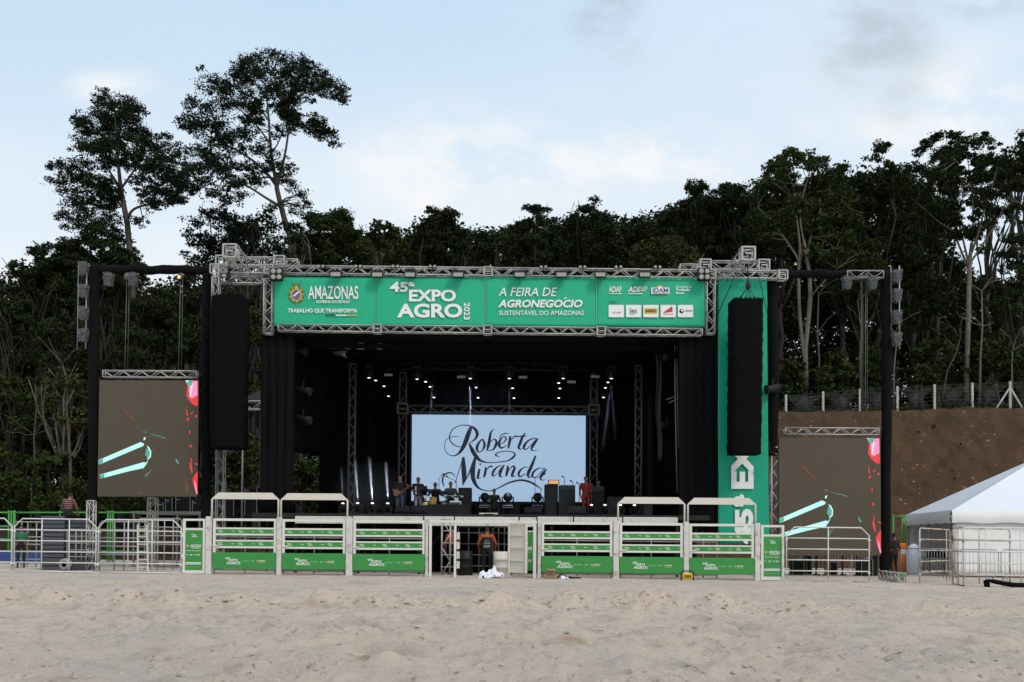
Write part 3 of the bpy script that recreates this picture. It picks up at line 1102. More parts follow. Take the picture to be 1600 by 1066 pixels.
polytree('emergent_tree', 'tallest tree of all, with a wide flat umbrella crown leaning over to the left', 68,
         [(470, 640, .40), (468, 520, .38), (465, 420, .35), (455, 375, .33), (446, 348, .31), (438, 318, .29), (433, 296, .26), (430, 270, .2)],
         [[(440, 325, .20), (430, 318, .17), (415, 309, .14), (398, 298, .12), (380, 288, .10), (360, 286, .08), (340, 272, .06), (318, 262, .03)],
          [(433, 292, .20), (418, 272, .16), (400, 255, .14), (375, 238, .11), (345, 222, .08), (315, 208, .06), (295, 198, .03)],
          [(431, 285, .20), (424, 240, .16), (421, 205, .13), (419, 175, .10), (415, 140, .07), (412, 105, .03)],
          [(433, 292, .18), (441, 260, .15), (447, 232, .12), (452, 195, .10), (456, 168, .08), (470, 150, .06), (490, 142, .05), (518, 142, .04), (536, 148, .02)],
          [(452, 200, .09), (465, 198, .07), (478, 198, .06), (495, 206, .05), (508, 212, .04), (516, 224, .02)],
          [(422, 225, .11), (400, 195, .09), (375, 172, .07), (345, 150, .05), (325, 132, .03)],
          [(421, 190, .09), (400, 160, .07), (385, 130, .05), (375, 110, .03)],
          [(447, 232, .09), (455, 180, .07), (462, 140, .05), (466, 108, .03)],
          [(400, 255, .10), (370, 262, .07), (345, 258, .05), (318, 240, .03)],
          [(462, 160, .06), (480, 135, .05), (505, 122, .03)],
          [(424, 240, .09), (438, 215, .07), (445, 170, .05), (440, 120, .03)]],
         [(413, 88, 24, 11), (440, 93, 22, 11), (463, 98, 22, 12), (388, 98, 18, 12), (374, 116, 16, 12), (330, 127, 24, 8), (352, 130, 22, 11), (402, 118, 28, 15),
          (440, 118, 24, 12), (482, 108, 20, 11), (506, 122, 20, 12), (534, 142, 14, 10), (520, 132, 18, 11), (538, 158, 10, 7), (495, 142, 18, 9), (298, 160, 14, 11), (320, 168, 26, 15),
          (350, 160, 26, 13), (288, 192, 16, 12), (308, 200, 24, 13), (338, 188, 24, 13), (378, 160, 26, 13), (390, 190, 24, 15), (366, 208, 26, 14), (405, 165, 18, 16),
          (438, 165, 18, 15), (457, 192, 16, 12), (450, 155, 22, 12), (484, 156, 10, 7), (480, 198, 13, 6), (505, 206, 13, 6), (517, 224, 6, 9), (330, 222, 24, 11),
          (362, 232, 26, 12), (408, 230, 22, 16), (436, 250, 18, 18), (418, 268, 20, 15), (446, 278, 14, 14), (394, 262, 18, 10), (306, 234, 18, 9), (342, 258, 22, 9),
          (368, 288, 18, 8), (328, 283, 18, 9), (350, 298, 16, 7), (455, 262, 10, 10), (385, 212, 18, 12), (432, 205, 14, 12), (420, 138, 22, 12), (380, 138, 20, 10), (465, 125, 18, 9), (310, 290, 20, 10), (335, 305, 20, 10), (375, 305, 18, 9), (455, 290, 14, 10), (470, 305, 14, 9), (480, 318, 14, 8), (400, 285, 18, 9), (300, 262, 16, 9), (425, 325, 12, 10), (460, 330, 14, 9)],
         3, M_BARK, 1.6, 0.15, jitter=2.0, slim=.62, fill=.75, grow=1.3, sub=30, subr=.33)
# ---- the two pale trunks on the right bank
polytree('pale_trunk_tree', 'tree with twin pale trunks standing on the bank behind the wire fence', 63,
         [(1258, 640, .26), (1259, 590, .25), (1258, 545, .23), (1263, 500, .21), (1266, 465, .20), (1265, 430, .18), (1260, 400, .14), (1256, 375, .10)],
         [[(1257, 560, .18), (1252, 520, .17), (1249, 480, .16), (1248, 430, .15), (1250, 390, .12), (1246, 350, .08), (1240, 310, .04)],
          [(1250, 410, .12), (1238, 390, .10), (1224, 370, .08), (1205, 345, .06), (1185, 325, .03)],
          [(1266, 465, .10), (1278, 450, .08), (1295, 432, .06), (1308, 420, .03)],
          [(1260, 400, .12), (1270, 360, .09), (1285, 320, .06), (1300, 285, .03)],
          [(1256, 380, .09), (1250, 330, .07), (1262, 280, .05), (1270, 250, .03)]],
         [(1240, 245, 30, 16), (1270, 255, 28, 16), (1215, 262, 28, 18), (1300, 270, 30, 18), (1195, 290, 24, 16), (1235, 285, 34, 20), (1275, 295, 34, 20), (1315, 305, 28, 18),
          (1205, 320, 30, 18), (1250, 325, 34, 18), (1295, 335, 34, 20), (1330, 340, 24, 16), (1185, 345, 24, 14), (1225, 352, 26, 14), (1280, 365, 30, 14), (1320, 372, 26, 14), (1300, 398, 24, 12), (1270, 392, 18, 10), (1330, 400, 20, 10), (1196, 372, 16, 9)],
         1, M_PALEBARK, 4.2, 0.22, jitter=2.0, slim=.66, sub=16)
polytree('pale_trunk_tree', 'tall tree with one thick pale trunk fanning out into many bare limbs', 62,
         [(1510, 625, .30), (1511, 560, .29), (1513, 500, .28), (1514, 450, .27), (1515, 420, .25), (1516, 400, .22), (1518, 380, .16)],
         [[(1515, 425, .16), (1503, 395, .14), (1488, 360, .11), (1468, 325, .08), (1448, 295, .05), (1430, 278, .03)],
          [(1514, 415, .16), (1506, 380, .13), (1497, 345, .10), (1486, 305, .08), (1478, 268, .05), (1470, 235, .03)],
          [(1516, 405, .15), (1520, 365, .12), (1520, 320, .09), (1515, 270, .06), (1508, 230, .03)],
          [(1518, 395, .15), (1530, 360, .12), (1540, 320, .09), (1552, 285, .06), (1560, 250, .03)],
          [(1517, 410, .13), (1538, 378, .11), (1558, 345, .08), (1575, 310, .06), (1592, 280, .03)],
          [(1488, 360, .07), (1465, 345, .06), (1442, 325, .04), (1425, 310, .02)],
          [(1540, 320, .06), (1534, 285, .05), (1538, 245, .03)],
          [(1514, 440, .10), (1524, 455, .07), (1530, 470, .04), (1540, 480, .02)],
          [(1497, 345, .06), (1505, 300, .05), (1495, 250, .03)]],
         [(1470, 212, 24, 9), (1495, 218, 24, 10), (1520, 222, 24, 10), (1545, 222, 22, 10), (1450, 232, 24, 12), (1475, 245, 28, 12), (1510, 248, 28, 12), (1545, 250, 26, 12),
          (1430, 262, 22, 12), (1460, 272, 24, 10), (1495, 275, 26, 10), (1530, 280, 24, 9), (1570, 262, 22, 11), (1420, 295, 22, 10), (1445, 300, 20, 8), (1590, 285, 18, 10), (1562, 290, 18, 8), (1420, 320, 18, 8), (1590, 325, 16, 8), (1478, 300, 16, 6)],
         0, M_PALEBARK, 3.2, 0.18, jitter=2.0, slim=.52, fill=.6, sub=18, subr=.34)

# ---- crowns along the skyline: (label, column, depth, top row, half width, lowest row, leaves, options)
G0, G1, G2, G3 = 0, 1, 2, 3
FOREST = [
    ('thin airy tree filling the gap under the tallest tree\'s umbrella crown', 350, 74, 302, 68, 425, G3, dict(cover=0.85, nblob=30, leaf=.2)),
    ('thin low tree whose crown shows through the left lattice tower top', 405, 70, 318, 58, 430, G3, dict(cover=0.8, nblob=26, leaf=.2)),
    ('bushy tree at the left end of the woods, its side against open sky', 62, 62, 352, 52, 520, G0, dict(cover=2.2, nblob=26)),
    ('tree with a tall crown directly beneath the slim rounded tree', 150, 64, 338, 62, 480, G0, dict(cover=2.0, nblob=26)),
    ('dense tree between the left end tree and the slim rounded tree', 108, 63, 356, 56, 500, G0, dict(cover=1.8, nblob=26)),
    ('dense tree just right of the slim rounded tree\'s trunk foot', 190, 67, 362, 44, 480, G1, dict(cover=1.6, nblob=22)),
    ('low spreading tree at the left picture edge with ragged top', 18, 60, 430, 45, 590, G0, dict(cover=2.2, nblob=20)),
    ('dark tree seen under the black crossbeam left of the pale hoist pole', 235, 64, 440, 60, 560, G0, dict(cover=1.9, nblob=24)),
    ('sparse tree right of the orange lamp under the black crossbeam', 292, 68, 398, 45, 540, G3, dict(cover=1.2, nblob=20)),
    ('rounded bright green tree just behind the left end of the long banner', 520, 70, 316, 68, 450, G1, dict(cover=2.6, nblob=34)),
    ('olive tinted tree with drooping sprays right of the rounded green one', 606, 74, 326, 44, 450, G2, dict(cover=2.3, nblob=24)),
    ('pointed dark tree with a spiky top above the letters of the banner', 690, 72, 298, 52, 450, G0, dict(cover=2.6, nblob=32, dome=.8)),
    ('small dark tree in the dip of the skyline', 752, 78, 352, 40, 450, G0, dict(cover=2.4, nblob=18)),
    ('broad domed tree left of the feathery topped one', 838, 72, 310, 58, 450, G0, dict(cover=2.5, nblob=30, dome=.75)),
    ('feathery topped tree with pale twigs at the middle of the woods', 912, 74, 293, 58, 450, G0, dict(cover=2.2, nblob=30, leaf=.19)),
    ('dark tree sloping down beside the feathery topped tree', 975, 78, 322, 48, 450, G0, dict(cover=2.4, nblob=22)),
    ('low flat topped light olive tree above the sponsor panel', 1038, 64, 364, 62, 440, G2, dict(cover=1.9, nblob=26, leaf=.18, dome=.35)),
    ('dark tree filling the gap behind the flat topped olive tree', 1040, 82, 316, 45, 450, G0, dict(cover=2.4, nblob=20)),
    ('knobbly dark tree where the skyline starts to climb', 1092, 78, 265, 52, 430, G0, dict(cover=2.5, nblob=30)),
    ('dark tree rising behind the right lattice tower top', 1150, 76, 258, 55, 420, G0, dict(cover=2.4, nblob=30)),
    ('tall dark tree just left of the twin pale trunks\' crown', 1220, 74, 238, 58, 400, G1, dict(cover=2.4, nblob=30)),
    ('dark tree between the twin pale trunks and the outer black post', 1315, 76, 240, 58, 430, G0, dict(cover=2.5, nblob=32)),
    ('big dark tree towering above the right hanging lamps', 1375, 72, 222, 62, 430, G0, dict(cover=2.6, nblob=36)),
    ('dark tree pressed between the towering dark one and the fanning limbs', 1428, 78, 224, 48, 470, G0, dict(cover=2.4, nblob=26)),
    ('dark tree filling the skyline left of the fanning limbs', 1462, 80, 217, 46, 400, G0, dict(cover=1.5, nblob=26)),
    ('open dark tree behind the crown of the fanning limbs', 1545, 82, 222, 50, 370, G0, dict(cover=1.2, nblob=24)),
    ('tree cut by the picture\'s top right edge of woods', 1592, 72, 196, 40, 330, G0, dict(cover=2.2, nblob=22)),
    ('leafy tree below the fanning limbs at the far right edge', 1596, 66, 330, 42, 520, G1, dict(cover=1.6, nblob=22)),
    ('mid height tree with drooping layers behind the black crossbeam on the right', 1345, 66, 360, 55, 500, G1, dict(cover=2.2, nblob=26)),
    ('mid height dark tree left of the fanning tree\'s trunk', 1440, 68, 380, 58, 540, G0, dict(cover=2.2, nblob=26)),
    ('dark bushy tree right of the fanning tree\'s trunk', 1560, 70, 455, 42, 580, G1, dict(cover=1.8, nblob=20)),
    ('shaded tree behind the green hanging banner', 1185, 68, 345, 48, 470, G0, dict(cover=2.0, nblob=20)),
    ('shaded tree behind the left black wrapped post', 100, 58, 470, 60, 640, G0, dict(cover=2.2, nblob=26)),
    ('shaded tree low at the left edge', 30, 56, 560, 55, 720, G1, dict(cover=1.8, nblob=22)),
    ('small olive tree with thin pale trunk left of the left screen', 105, 54, 560, 52, 680, G2, dict(cover=1.2, nblob=20, leaf=.22, bark=1)),
    ('shaded tree behind the left screen', 215, 58, 500, 62, 660, G0, dict(cover=2.2, nblob=24)),
    ('shaded tree behind the hanging loudspeaker on the left', 320, 60, 470, 62, 640, G0, dict(cover=2.2, nblob=24)),
    ('tree peeping out between the left loudspeaker and the stage curtain', 395, 62, 450, 55, 680, G1, dict(cover=2.0, nblob=24)),
    ('tree behind the left end of the top lattice beam', 455, 66, 330, 40, 470, G3, dict(cover=1.2, nblob=18)),
]
for lab, px, Y, yt, hw, yl, li, op in FOREST:
    op = dict(op)
    bark = M_PALEBARK if op.pop('bark', 0) else (M_BARK if li in (G2, G3) else M_DKBARK)
    tree('broadleaf_tree', lab, px, Y, yt, hw, yl, li, bark, **op)

SHRUBS = [
    ('low shrub behind the fence left of the twin pale trunks', 1232, 62, 548, 30, 640), ('low shrub between the twin trunks and next post', 1305, 62, 540, 36, 635),
    ('leafy shrub behind the outer black post', 1372, 62.5, 520, 36, 635), ('leafy shrub left of the thick pale trunk', 1458, 62.5, 510, 44, 620),
    ('leafy shrub right of the thick pale trunk', 1548, 62, 515, 40, 620), ('shrub at the right edge behind the braced post', 1598, 61.5, 530, 34, 610),
    ('shrub at the left edge behind the green railing', 20, 54, 690, 60, 800), ('shrub left of the pale thin trunk', 82, 53, 690, 50, 800),
    ('shrub behind the foot of the left screen', 190, 54, 720, 70, 800), ('shrub under the right side of the left screen', 290, 54, 720, 60, 800),
    ('shrub in the gap beside the left curtain', 385, 55, 660, 55, 800), ('tall shrub seen through the torn left curtain', 480, 56, 660, 55, 800),
]
for lab, px, Y, yt, hw, yl in SHRUBS:
    tree('leafy_shrub', lab, px, Y, yt, hw, yl, G1, M_DKBARK, cover=1.8, nblob=16, leaf=.22, limbs=6, group='shrubs under the trees', kind='shrub', trunk_r=.06)


def thin_trunk(label, pts, Y, r, bark):
    """A bare sapling stem among the trees."""
    b = at(pts[0][0], pts[0][1], Y)
    b.z = float(hill_z(b.x, Y)) - 0.1
    root = thing('bare_sapling', b, label, 'tree', 'thin bare stems among the trees')
    mb = MB()
    P = [at(x, y, Y) for x, y in pts]
    P[0] = b
    mb.path(P, taper(len(P) - 1, r, r * 0.35), 6)
    for k in range(6):
        i = random.randint(len(P) // 2, len(P) - 1)
        q = P[i]
        mb.path(bend_path(q, q + Vector((random.uniform(-1.6, 1.6), random.uniform(-.6, .6), random.uniform(0.2, 1.6))), 4, .15, .2), taper(4, r * .3, .012), 5)
    mb.build('trunk', bark, root)


thin_trunk('crooked pale stem left of the left screen', [(112, 800), (110, 740), (108, 690), (104, 640), (106, 600), (98, 570)], 53, .11, M_BARK)
thin_trunk('wavy thin grey stem at the far left', [(48, 800), (50, 760), (54, 720), (53, 680), (57, 640), (55, 600)], 52.5, .06, M_BARK)
thin_trunk('thin stem leaning right beneath the outer right lamps', [(1396, 600), (1397, 575), (1400, 545), (1398, 520)], 61, .06, M_PALEBARK)
thin_trunk('thin pale stem right of the thick pale trunk', [(1530, 610), (1532, 560), (1535, 510), (1534, 455)], 61, .09, M_PALEBARK)
thin_trunk('short thin stem near the right fence posts', [(1582, 600), (1581, 570), (1582, 550)], 60.5, .07, M_PALEBARK)
thin_trunk('thin stem beside the twin pale trunks', [(1278, 600), (1280, 560), (1277, 520), (1279, 460)], 62, .08, M_BARK)
thin_trunk('slanting bare stem behind the right fence', [(1468, 605), (1480, 580), (1495, 550), (1500, 530)], 61, .06, M_BARK)
thin_trunk('thin stem between the outer post and the twin trunks', [(1345, 600), (1343, 560), (1346, 520), (1340, 470)], 62, .08, M_BARK)
thin_trunk('grey stem under the left screen', [(178, 800), (176, 770), (178, 740), (175, 690)], 53, .12, M_BARK)


def backdrop_wood():
    """The far wood that reads as one dark mass behind the nearer trees."""
    prof = [(-300, 520), (-60, 470), (0, 480), (60, 430), (130, 420), (200, 450), (300, 455), (420, 425), (500, 365), (620, 360), (700, 340), (760, 368), (840, 345),
            (920, 330), (1000, 345), (1060, 312), (1120, 300), (1190, 300), (1230, 310), (1290, 280), (1370, 265), (1430, 280), (1465, 330), (1500, 425), (1590, 440), (1640, 380), (1900, 380)]
    xs, ys = zip(*prof)
    out = []
    while sum(len(q) for q in out) < 900000:
        px = rng.uniform(-300, 1900)
        yt = np.interp(px, xs, ys) + rng.uniform(0, 25)
        py = yt + (830 - yt) * rng.random() ** 1.15
        Y = rng.uniform(84, 104)
        p = at(px, py, Y)
        if p.z < float(hill_z(p.x, Y)):
            continue
        r = rng.uniform(0.9, 2.0)
        out.append(ellipsoid(p, (r, r, r * 0.7), 130, 0.5))
    for k in range(2600):
        px, py = rng.uniform(-300, 1900), rng.uniform(440, 830)
        Y = rng.uniform(86, 100)
        p = at(px, py, Y)
        if p.z < float(hill_z(p.x, Y)) - .5 or (py < 500 and 1450 < px < 1620):
            continue
        r = rng.uniform(1.2, 2.4)
        out.append(ellipsoid(p, (r, r, r * 0.7), 130, 0.5))
    pos = np.concatenate(out)
    o = link_mesh('forest', leaf_mesh('forest', pos, 0.36, LEAF[0]))
    tag(o, 'dark mass of distant woodland closing the view behind the nearer trees', 'woodland', kind='stuff')


backdrop_wood()


def clods():
    """Loose lumps of sand along the ridge and over the churned foreground."""
    out_v, out_f = [], []
    base_v = np.array([(1, 0, 0), (0.3, .95, 0), (-.8, .6, 0), (-.8, -.6, 0), (.3, -.95, 0), (.5, .3, .7), (-.4, .35, .75), (-.1, -.55, .7)], float)
    base_f = [(0, 1, 5, 5), (1, 6, 5, 5), (1, 2, 6, 6), (2, 3, 6, 6), (3, 7, 6, 6), (3, 4, 7, 7), (4, 0, 7, 7), (0, 5, 7, 7), (5, 6, 7, 7)]
    tri = [f[:3] for f in base_f]
    k = 0
    gm = bpy.data.objects['ground'].data
    co = np.empty(len(gm.vertices) * 3, dtype=np.float32)
    gm.vertices.foreach_get('co', co)
    co = co.reshape(-1, 3)
    sel = np.where((co[:, 1] > 7) & (co[:, 1] < 33) & (np.abs(co[:, 0]) < 0.56 * co[:, 1] + 1))[0]
    yy, xx = co[sel, 1], co[sel, 0]
    w = 0.12 + 2.4 * np.exp(-((yy - 18.7 + .012 * xx) / 0.7) ** 2) + 0.9 * np.clip(fbm(xx * .3, yy * .3, 131, 3) * 3, 0, 1)
    w = w * yy ** 1.0
    pick = rng.choice(sel, 8000, p=w / w.sum())
    for i in pick:
        p = co[i] + np.array([rng.uniform(-.05, .05), rng.uniform(-.05, .05), 0])
        s_ = min(.034, 0.006 + 0.007 * rng.exponential()) * (1.35 if 17.3 < p[1] < 20.5 else 1.0)
        a = rng.uniform(0, 6.28)
        v = base_v * rng.uniform(.7, 1.3, (8, 3)) * s_
        v[:, 2] = v[:, 2] * .8 - s_ * .1
        v[:, 0] *= rng.uniform(1, 1.8)
        c, sn = math.cos(a), math.sin(a)
        v = np.stack([v[:, 0] * c - v[:, 1] * sn, v[:, 0] * sn + v[:, 1] * c, v[:, 2]], 1) + p
        out_v.append(v)
        out_f += [(f[0] + k, f[1] + k, f[2] + k) for f in tri]
        k += 8
    me = np_mesh('sand_clods', np.concatenate(out_v), np.array(out_f))
    me.materials.append(mat('clod_sand', (0.40, 0.325, 0.26), 0.95, 0, 0.2, 0.5, spec=0.08, island=0.3))
    o = link_mesh('sand_clods', me)
    tag(o, 'loose sand lumps and crumbs strewn over the arena floor', 'sand', kind='stuff')


clods()


def bank_grass():
    """Rough grass and seedlings along the brink of the bank and the foot of the wood."""
    out = []
    for k in range(700):
        x = rng.uniform(10, 45)
        y = 59.3 + 3.4 * rng.random() ** 0.8
        h = rng.uniform(.08, .35) * (1 + .8 * (y > 60))
        n = int(rng.integers(10, 40))
        z = float(hill_z(x, y))
        out.append(np.stack([x + rng.normal(0, .22, n), y + rng.normal(0, .2, n), z + h * rng.random(n)], 1))
    for k in range(200):
        x, y = rng.uniform(10, 45), rng.uniform(52.2, 58.5)
        if fbm(np.array([x * .4]), np.array([y * .6]), 141, 3)[0] < .05:
            continue
        n = int(rng.integers(6, 18))
        z = float(hill_z(x, y))
        out.append(np.stack([x + rng.normal(0, .12, n), y + rng.normal(0, .12, n), z + .16 * rng.random(n)], 1))
    o = link_mesh('grass', leaf_mesh('grass', np.concatenate(out), .16, LEAF[1]))
    tag(o, 'rough dark grass tufts along the brink of the earth bank', 'grass', kind='stuff')


bank_grass()
# ------------------------------------------------------------------ stage
YT = 38.5                         # depth of the front lattice


def V(px, py, y):
    return at(px, py, y)


s0 = at(768, 900, 39)
s0.z = 0
stage = thing('concert_stage', s0, 'open concert stage framed by silver lattice beams with a black roof', 'stage')
deck_z = at(800, 804, 37).z
xl, xr = at(405, 800, 38).x, at(1100, 800, 38).x
mb = MB()
mb.box((xl, 36.9, deck_z - 0.16), (xr, 48.6, deck_z), 0)
for i in range(9):
    x = xl + 0.3 + (xr - xl - 0.6) * i / 8
    for y in (38.0, 41.5, 45, 48):
        mb.bar((x, y, -0.2), (x, y, deck_z - 0.16), 0.09, mi=1)
mb.build('deck', [M_DECK, M_BLKMETAL], stage)
# front lattice, bottom and top chords, with junction plates
z_b = at(765, 516.5, YT).z
z_t = at(765, 426, YT).z
x0, x1 = at(420, 516, YT).x, at(1110, 516, YT).x
joins = [at(x, 516, YT).x for x in (590, 762, 939)]
mb = MB()
xs = [x0 + 0.25] + joins + [x1 - 0.2]
tilt = lambda x: -0.0045 * x
for i in range(4):
    mb.truss((xs[i] + .13, YT, z_b + tilt(xs[i])), (xs[i + 1] - .13, YT, z_b + tilt(xs[i + 1])), 0.30, .028, .02, step=.36)
for x in joins:
    mb.block((x, YT, z_b + tilt(x)), 0.31)
mb.build('bottom_beam', M_ALU, stage)
xtl, xtr = at(333, 426, YT).x, at(1222, 426, YT).x
mb = MB()
xs = [xtl + .1, x0] + [joins[1]] + [x1, xtr]
for i in range(4):
    mb.truss((xs[i] + .13, YT, z_t + tilt(xs[i])), (xs[i + 1] - .13, YT, z_t + tilt(xs[i + 1])), 0.34, .028, .02, step=.40)
for x in xs:
    mb.block((x, YT, z_t + tilt(x)), 0.33)
mb.build('top_beam', M_ALU, stage)
for px in (419, 1110):
    mb = MB()
    a, b = at(px, 522, YT), at(px, 437, YT)
    mb.truss((a.x, YT + .02, a.z), (a.x, YT + .02, b.z), 0.36, .03, .02, step=.34)
    mb.build('side_post', M_ALU, stage)
# second lattice under the left of the top beam, and the hoist heads on both sides
mb = MB()
a, b = at(338, 446, YT), at(410, 446, YT)
mb.truss((a.x, YT + .1, at(338, 437, YT).z), (b.x, YT + .1, at(338, 437, YT).z), 0.30, .028, .02)
mb.truss((a.x, YT - .02, at(338, 470, YT).z), (a.x, YT - .02, at(338, 434, YT).z), 0.30, .028, .02)
mb.build('bracket', M_ALU, stage)
for (pa, pb, py, pe, pey, nm) in ((337, 438, 404, 362, 395, 'left'), (1100, 1202, 410, 1167, 399, 'right')):
    mb = MB()
    z = at(pa, py, YT).z
    a, b = at(pa, py, YT).x, at(pb, py, YT).x
    mb.truss((a + .3, YT + .5, z), (b - .3, YT + .5, z), 0.36, .03, .022, step=.42)
    for x in (a + .12, b - .12):
        mb.block((x, YT + .5, z), 0.40)
        mb.truss((x, YT + .3, z - .2), (x, YT + .3, z - .45), .3, .03, .02)
    e = at(pe, pey, YT - 1.3)
    mb.truss((e.x, YT - 1.3, e.z), (e.x, YT + 2.4, e.z + .02), 0.46, .026, .018, step=.5)
    mb.block((e.x, YT - 1.35, e.z), 0.46)
    # pulley wheel and shackles under the beam
    mb.lathe((e.x - .05, YT - .9, e.z - .36), [(.05, -.06), (.13, -.05), (.10, 0), (.13, .05), (.05, .06)], 12, (1, 0, 0))
    mb.build('hoist_head', M_ALU, stage)
mb = MB()
a, b = at(440, 413, YT + 3), at(462, 413, YT + 3)
mb.truss((at(432, 413, YT + 2).x, YT + 2, at(432, 412, YT + 2).z), (at(466, 413, YT + 2).x, YT + 2, at(432, 412, YT + 2).z), .34, .026, .018)
mb.build('rear_beam_end', M_ALU, stage)
mb = MB()
mb.truss((at(1062, 421, YT + 2).x, YT + 2, at(1062, 419, YT + 2).z), (at(1088, 421, YT + 2).x, YT + 2, at(1062, 419, YT + 2).z), .30, .026, .018)
mb.build('rear_beam_end', M_ALU, stage)
# roof and ceiling of black cloth
zr = at(765, 523, YT).z
mb = MB()
mb.box((xl, YT + .25, zr - .03), (xr, 48.6, zr + .12))
for k in range(5):
    y = 40.2 + k * 1.9
    mb.box((xl + .1, y, zr - .03 - .22), (xr - .1, y + .05, zr - .032))
mb.build('roof', M_BLACK, stage)
# lattice inside: uprights and the lighting beam
for px, pyt, Y in ((549, 600, 43.4), (997, 600, 43.4)):
    mb = MB()
    a, b = at(px, 790, Y), at(px, pyt - 40, Y)
    mb.truss((a.x, Y, deck_z), (a.x, Y, zr - .3), .30, .026, .017, step=.42)
    mb.build('inner_post', M_ALUIN, stage)
mb = MB()
zl = at(765, 573, 44).z
mb.truss((at(530, 573, 44).x, 44, zl), (at(1010, 573, 44).x, 44, zl), .32, .024, .015, step=.45)
mb.build('lighting_beam', M_BLKMETAL, stage)

# ---- back screen in its lattice frame
YB = 46.0
c = at(779, 785, YB)
c.z = deck_z
led = thing('video_wall', c, 'large lit pale blue screen with dark script lettering at the back of the stage', 'screen')
mb = MB()
tl, br = at(644, 648, YB), at(914.5, 784.5, YB)
mb.box((tl.x - .1, YB + .006, br.z - .12), (br.x + .1, YB + .16, tl.z + .12), 0)
mb.build('cabinet', M_BLKBOX, led)
mb = MB()
mb.box((tl.x, YB - .02, br.z), (br.x, YB + .005, tl.z), 0)
mb.build('display', M_BLUELED, led)
mb = MB()
mb.box((tl.x - .1, YB - .1, deck_z + .002), (br.x + .1, YB + .6, br.z - .121), 0)
mb.build('riser', M_BLACK, led)


def SP(zx, zy):          # sketch coordinates on the screen (from an enlargement of the photo)
    p = at(zx / 5.517 + 640, zy / 5.517 + 630, YB - .035)
    return p


STROKES = [
    [(530, 205, 30), (505, 270, 42), (480, 340, 42), (450, 400, 32), (415, 440, 16), (370, 455, 9), (320, 430, 7), (302, 380, 6), (312, 325, 6), (350, 295, 6), (400, 288, 5), (435, 292, 3)],
    [(455, 378, 6), (400, 370, 9), (355, 332, 11), (345, 280, 11), (375, 225, 9), (440, 192, 8), (510, 195, 11), (560, 220, 24), (583, 265, 30), (565, 310, 18), (520, 342, 7), (505, 350, 5)],
    [(515, 350, 16), (540, 405, 36), (570, 455, 38), (610, 495, 24), (670, 512, 10), (750, 510, 9), (840, 498, 11), (890, 470, 20), (908, 440, 15), (880, 420, 9), (820, 415, 8), (760, 428, 10), (742, 450, 14), (780, 462, 4)],
    [(640, 308, 5), (602, 335, 18), (580, 385, 26), (592, 420, 14), (622, 412, 10), (645, 370, 24), (638, 325, 16), (612, 310, 6)],
    [(727, 222, 4), (700, 255, 18), (690, 310, 27), (678, 370, 27), (665, 412, 8)], [(690, 345, 5), (725, 312, 10), (748, 330, 22), (740, 372, 25), (712, 405, 11), (672, 408, 6)],
    [(775, 357, 6), (812, 338, 9), (832, 305, 15), (812, 287, 8), (785, 312, 17), (770, 355, 25), (792, 387, 16), (842, 362, 4)], [(772, 312, 4), (790, 275, 9), (828, 262, 9), (860, 264, 3)],
    [(868, 285, 20), (862, 335, 25), (850, 392, 16)], [(868, 330, 5), (900, 290, 12), (930, 287, 15)],
    [(1000, 257, 8), (975, 290, 22), (955, 340, 27), (940, 385, 22), (960, 397, 7), (985, 380, 3)], [(922, 292, 6), (968, 286, 14), (1012, 285, 6)],
    [(1112, 312, 4), (1078, 303, 9), (1022, 325, 15), (985, 375, 25), (1000, 400, 11), (1045, 365, 7), (1095, 303, 8)], [(1107, 308, 12), (1068, 360, 25), (1050, 395, 19), (1068, 412, 8), (1105, 402, 3)],
    [(300, 722, 6), (285, 680, 15), (292, 632, 15), (330, 602, 13), (370, 606, 10), (392, 635, 5)], [(392, 692, 8), (420, 600, 7), (448, 510, 7), (468, 462, 9)],
    [(462, 470, 28), (466, 560, 45), (470, 640, 42), (460, 708, 10)], [(462, 702, 8), (510, 610, 13), (548, 510, 17), (572, 460, 16)],
    [(566, 468, 22), (547, 560, 42), (546, 640, 42), (575, 710, 27), (620, 745, 13), (690, 757, 9), (760, 735, 11), (850, 690, 15), (950, 665, 18), (1030, 678, 19), (1090, 710, 15), (1145, 747, 4)],
    [(602, 568, 20), (592, 620, 25), (587, 648, 16), (617, 643, 4)], [(608, 518, 12), (609, 536, 14)],
    [(658, 552, 18), (652, 600, 25), (640, 642, 15)], [(656, 585, 6), (690, 547, 13), (717, 548, 17)],
    [(802, 542, 6), (762, 546, 11), (722, 590, 23), (717, 628, 15), (750, 613, 6), (792, 553, 8)], [(817, 533, 10), (787, 585, 27), (777, 628, 20), (802, 635, 5)],
    [(848, 540, 18), (842, 590, 27), (830, 632, 16)], [(850, 585, 6), (885, 547, 13), (905, 556, 22), (892, 595, 27), (882, 628, 20), (912, 628, 4)],
    [(1020, 552, 6), (977, 560, 11), (942, 600, 23), (950, 634, 14), (1002, 608, 6)], [(1087, 453, 16), (1052, 540, 29), (1022, 608, 29), (1030, 640, 14), (1062, 628, 4)],
    [(1172, 572, 4), (1122, 560, 9), (1072, 590, 19), (1057, 628, 21), (1085, 640, 9), (1130, 600, 7), (1167, 558, 8)], [(1182, 568, 10), (1147, 610, 27), (1127, 648, 20), (1147, 665, 8), (1172, 655, 3)],
]
mb = MB()
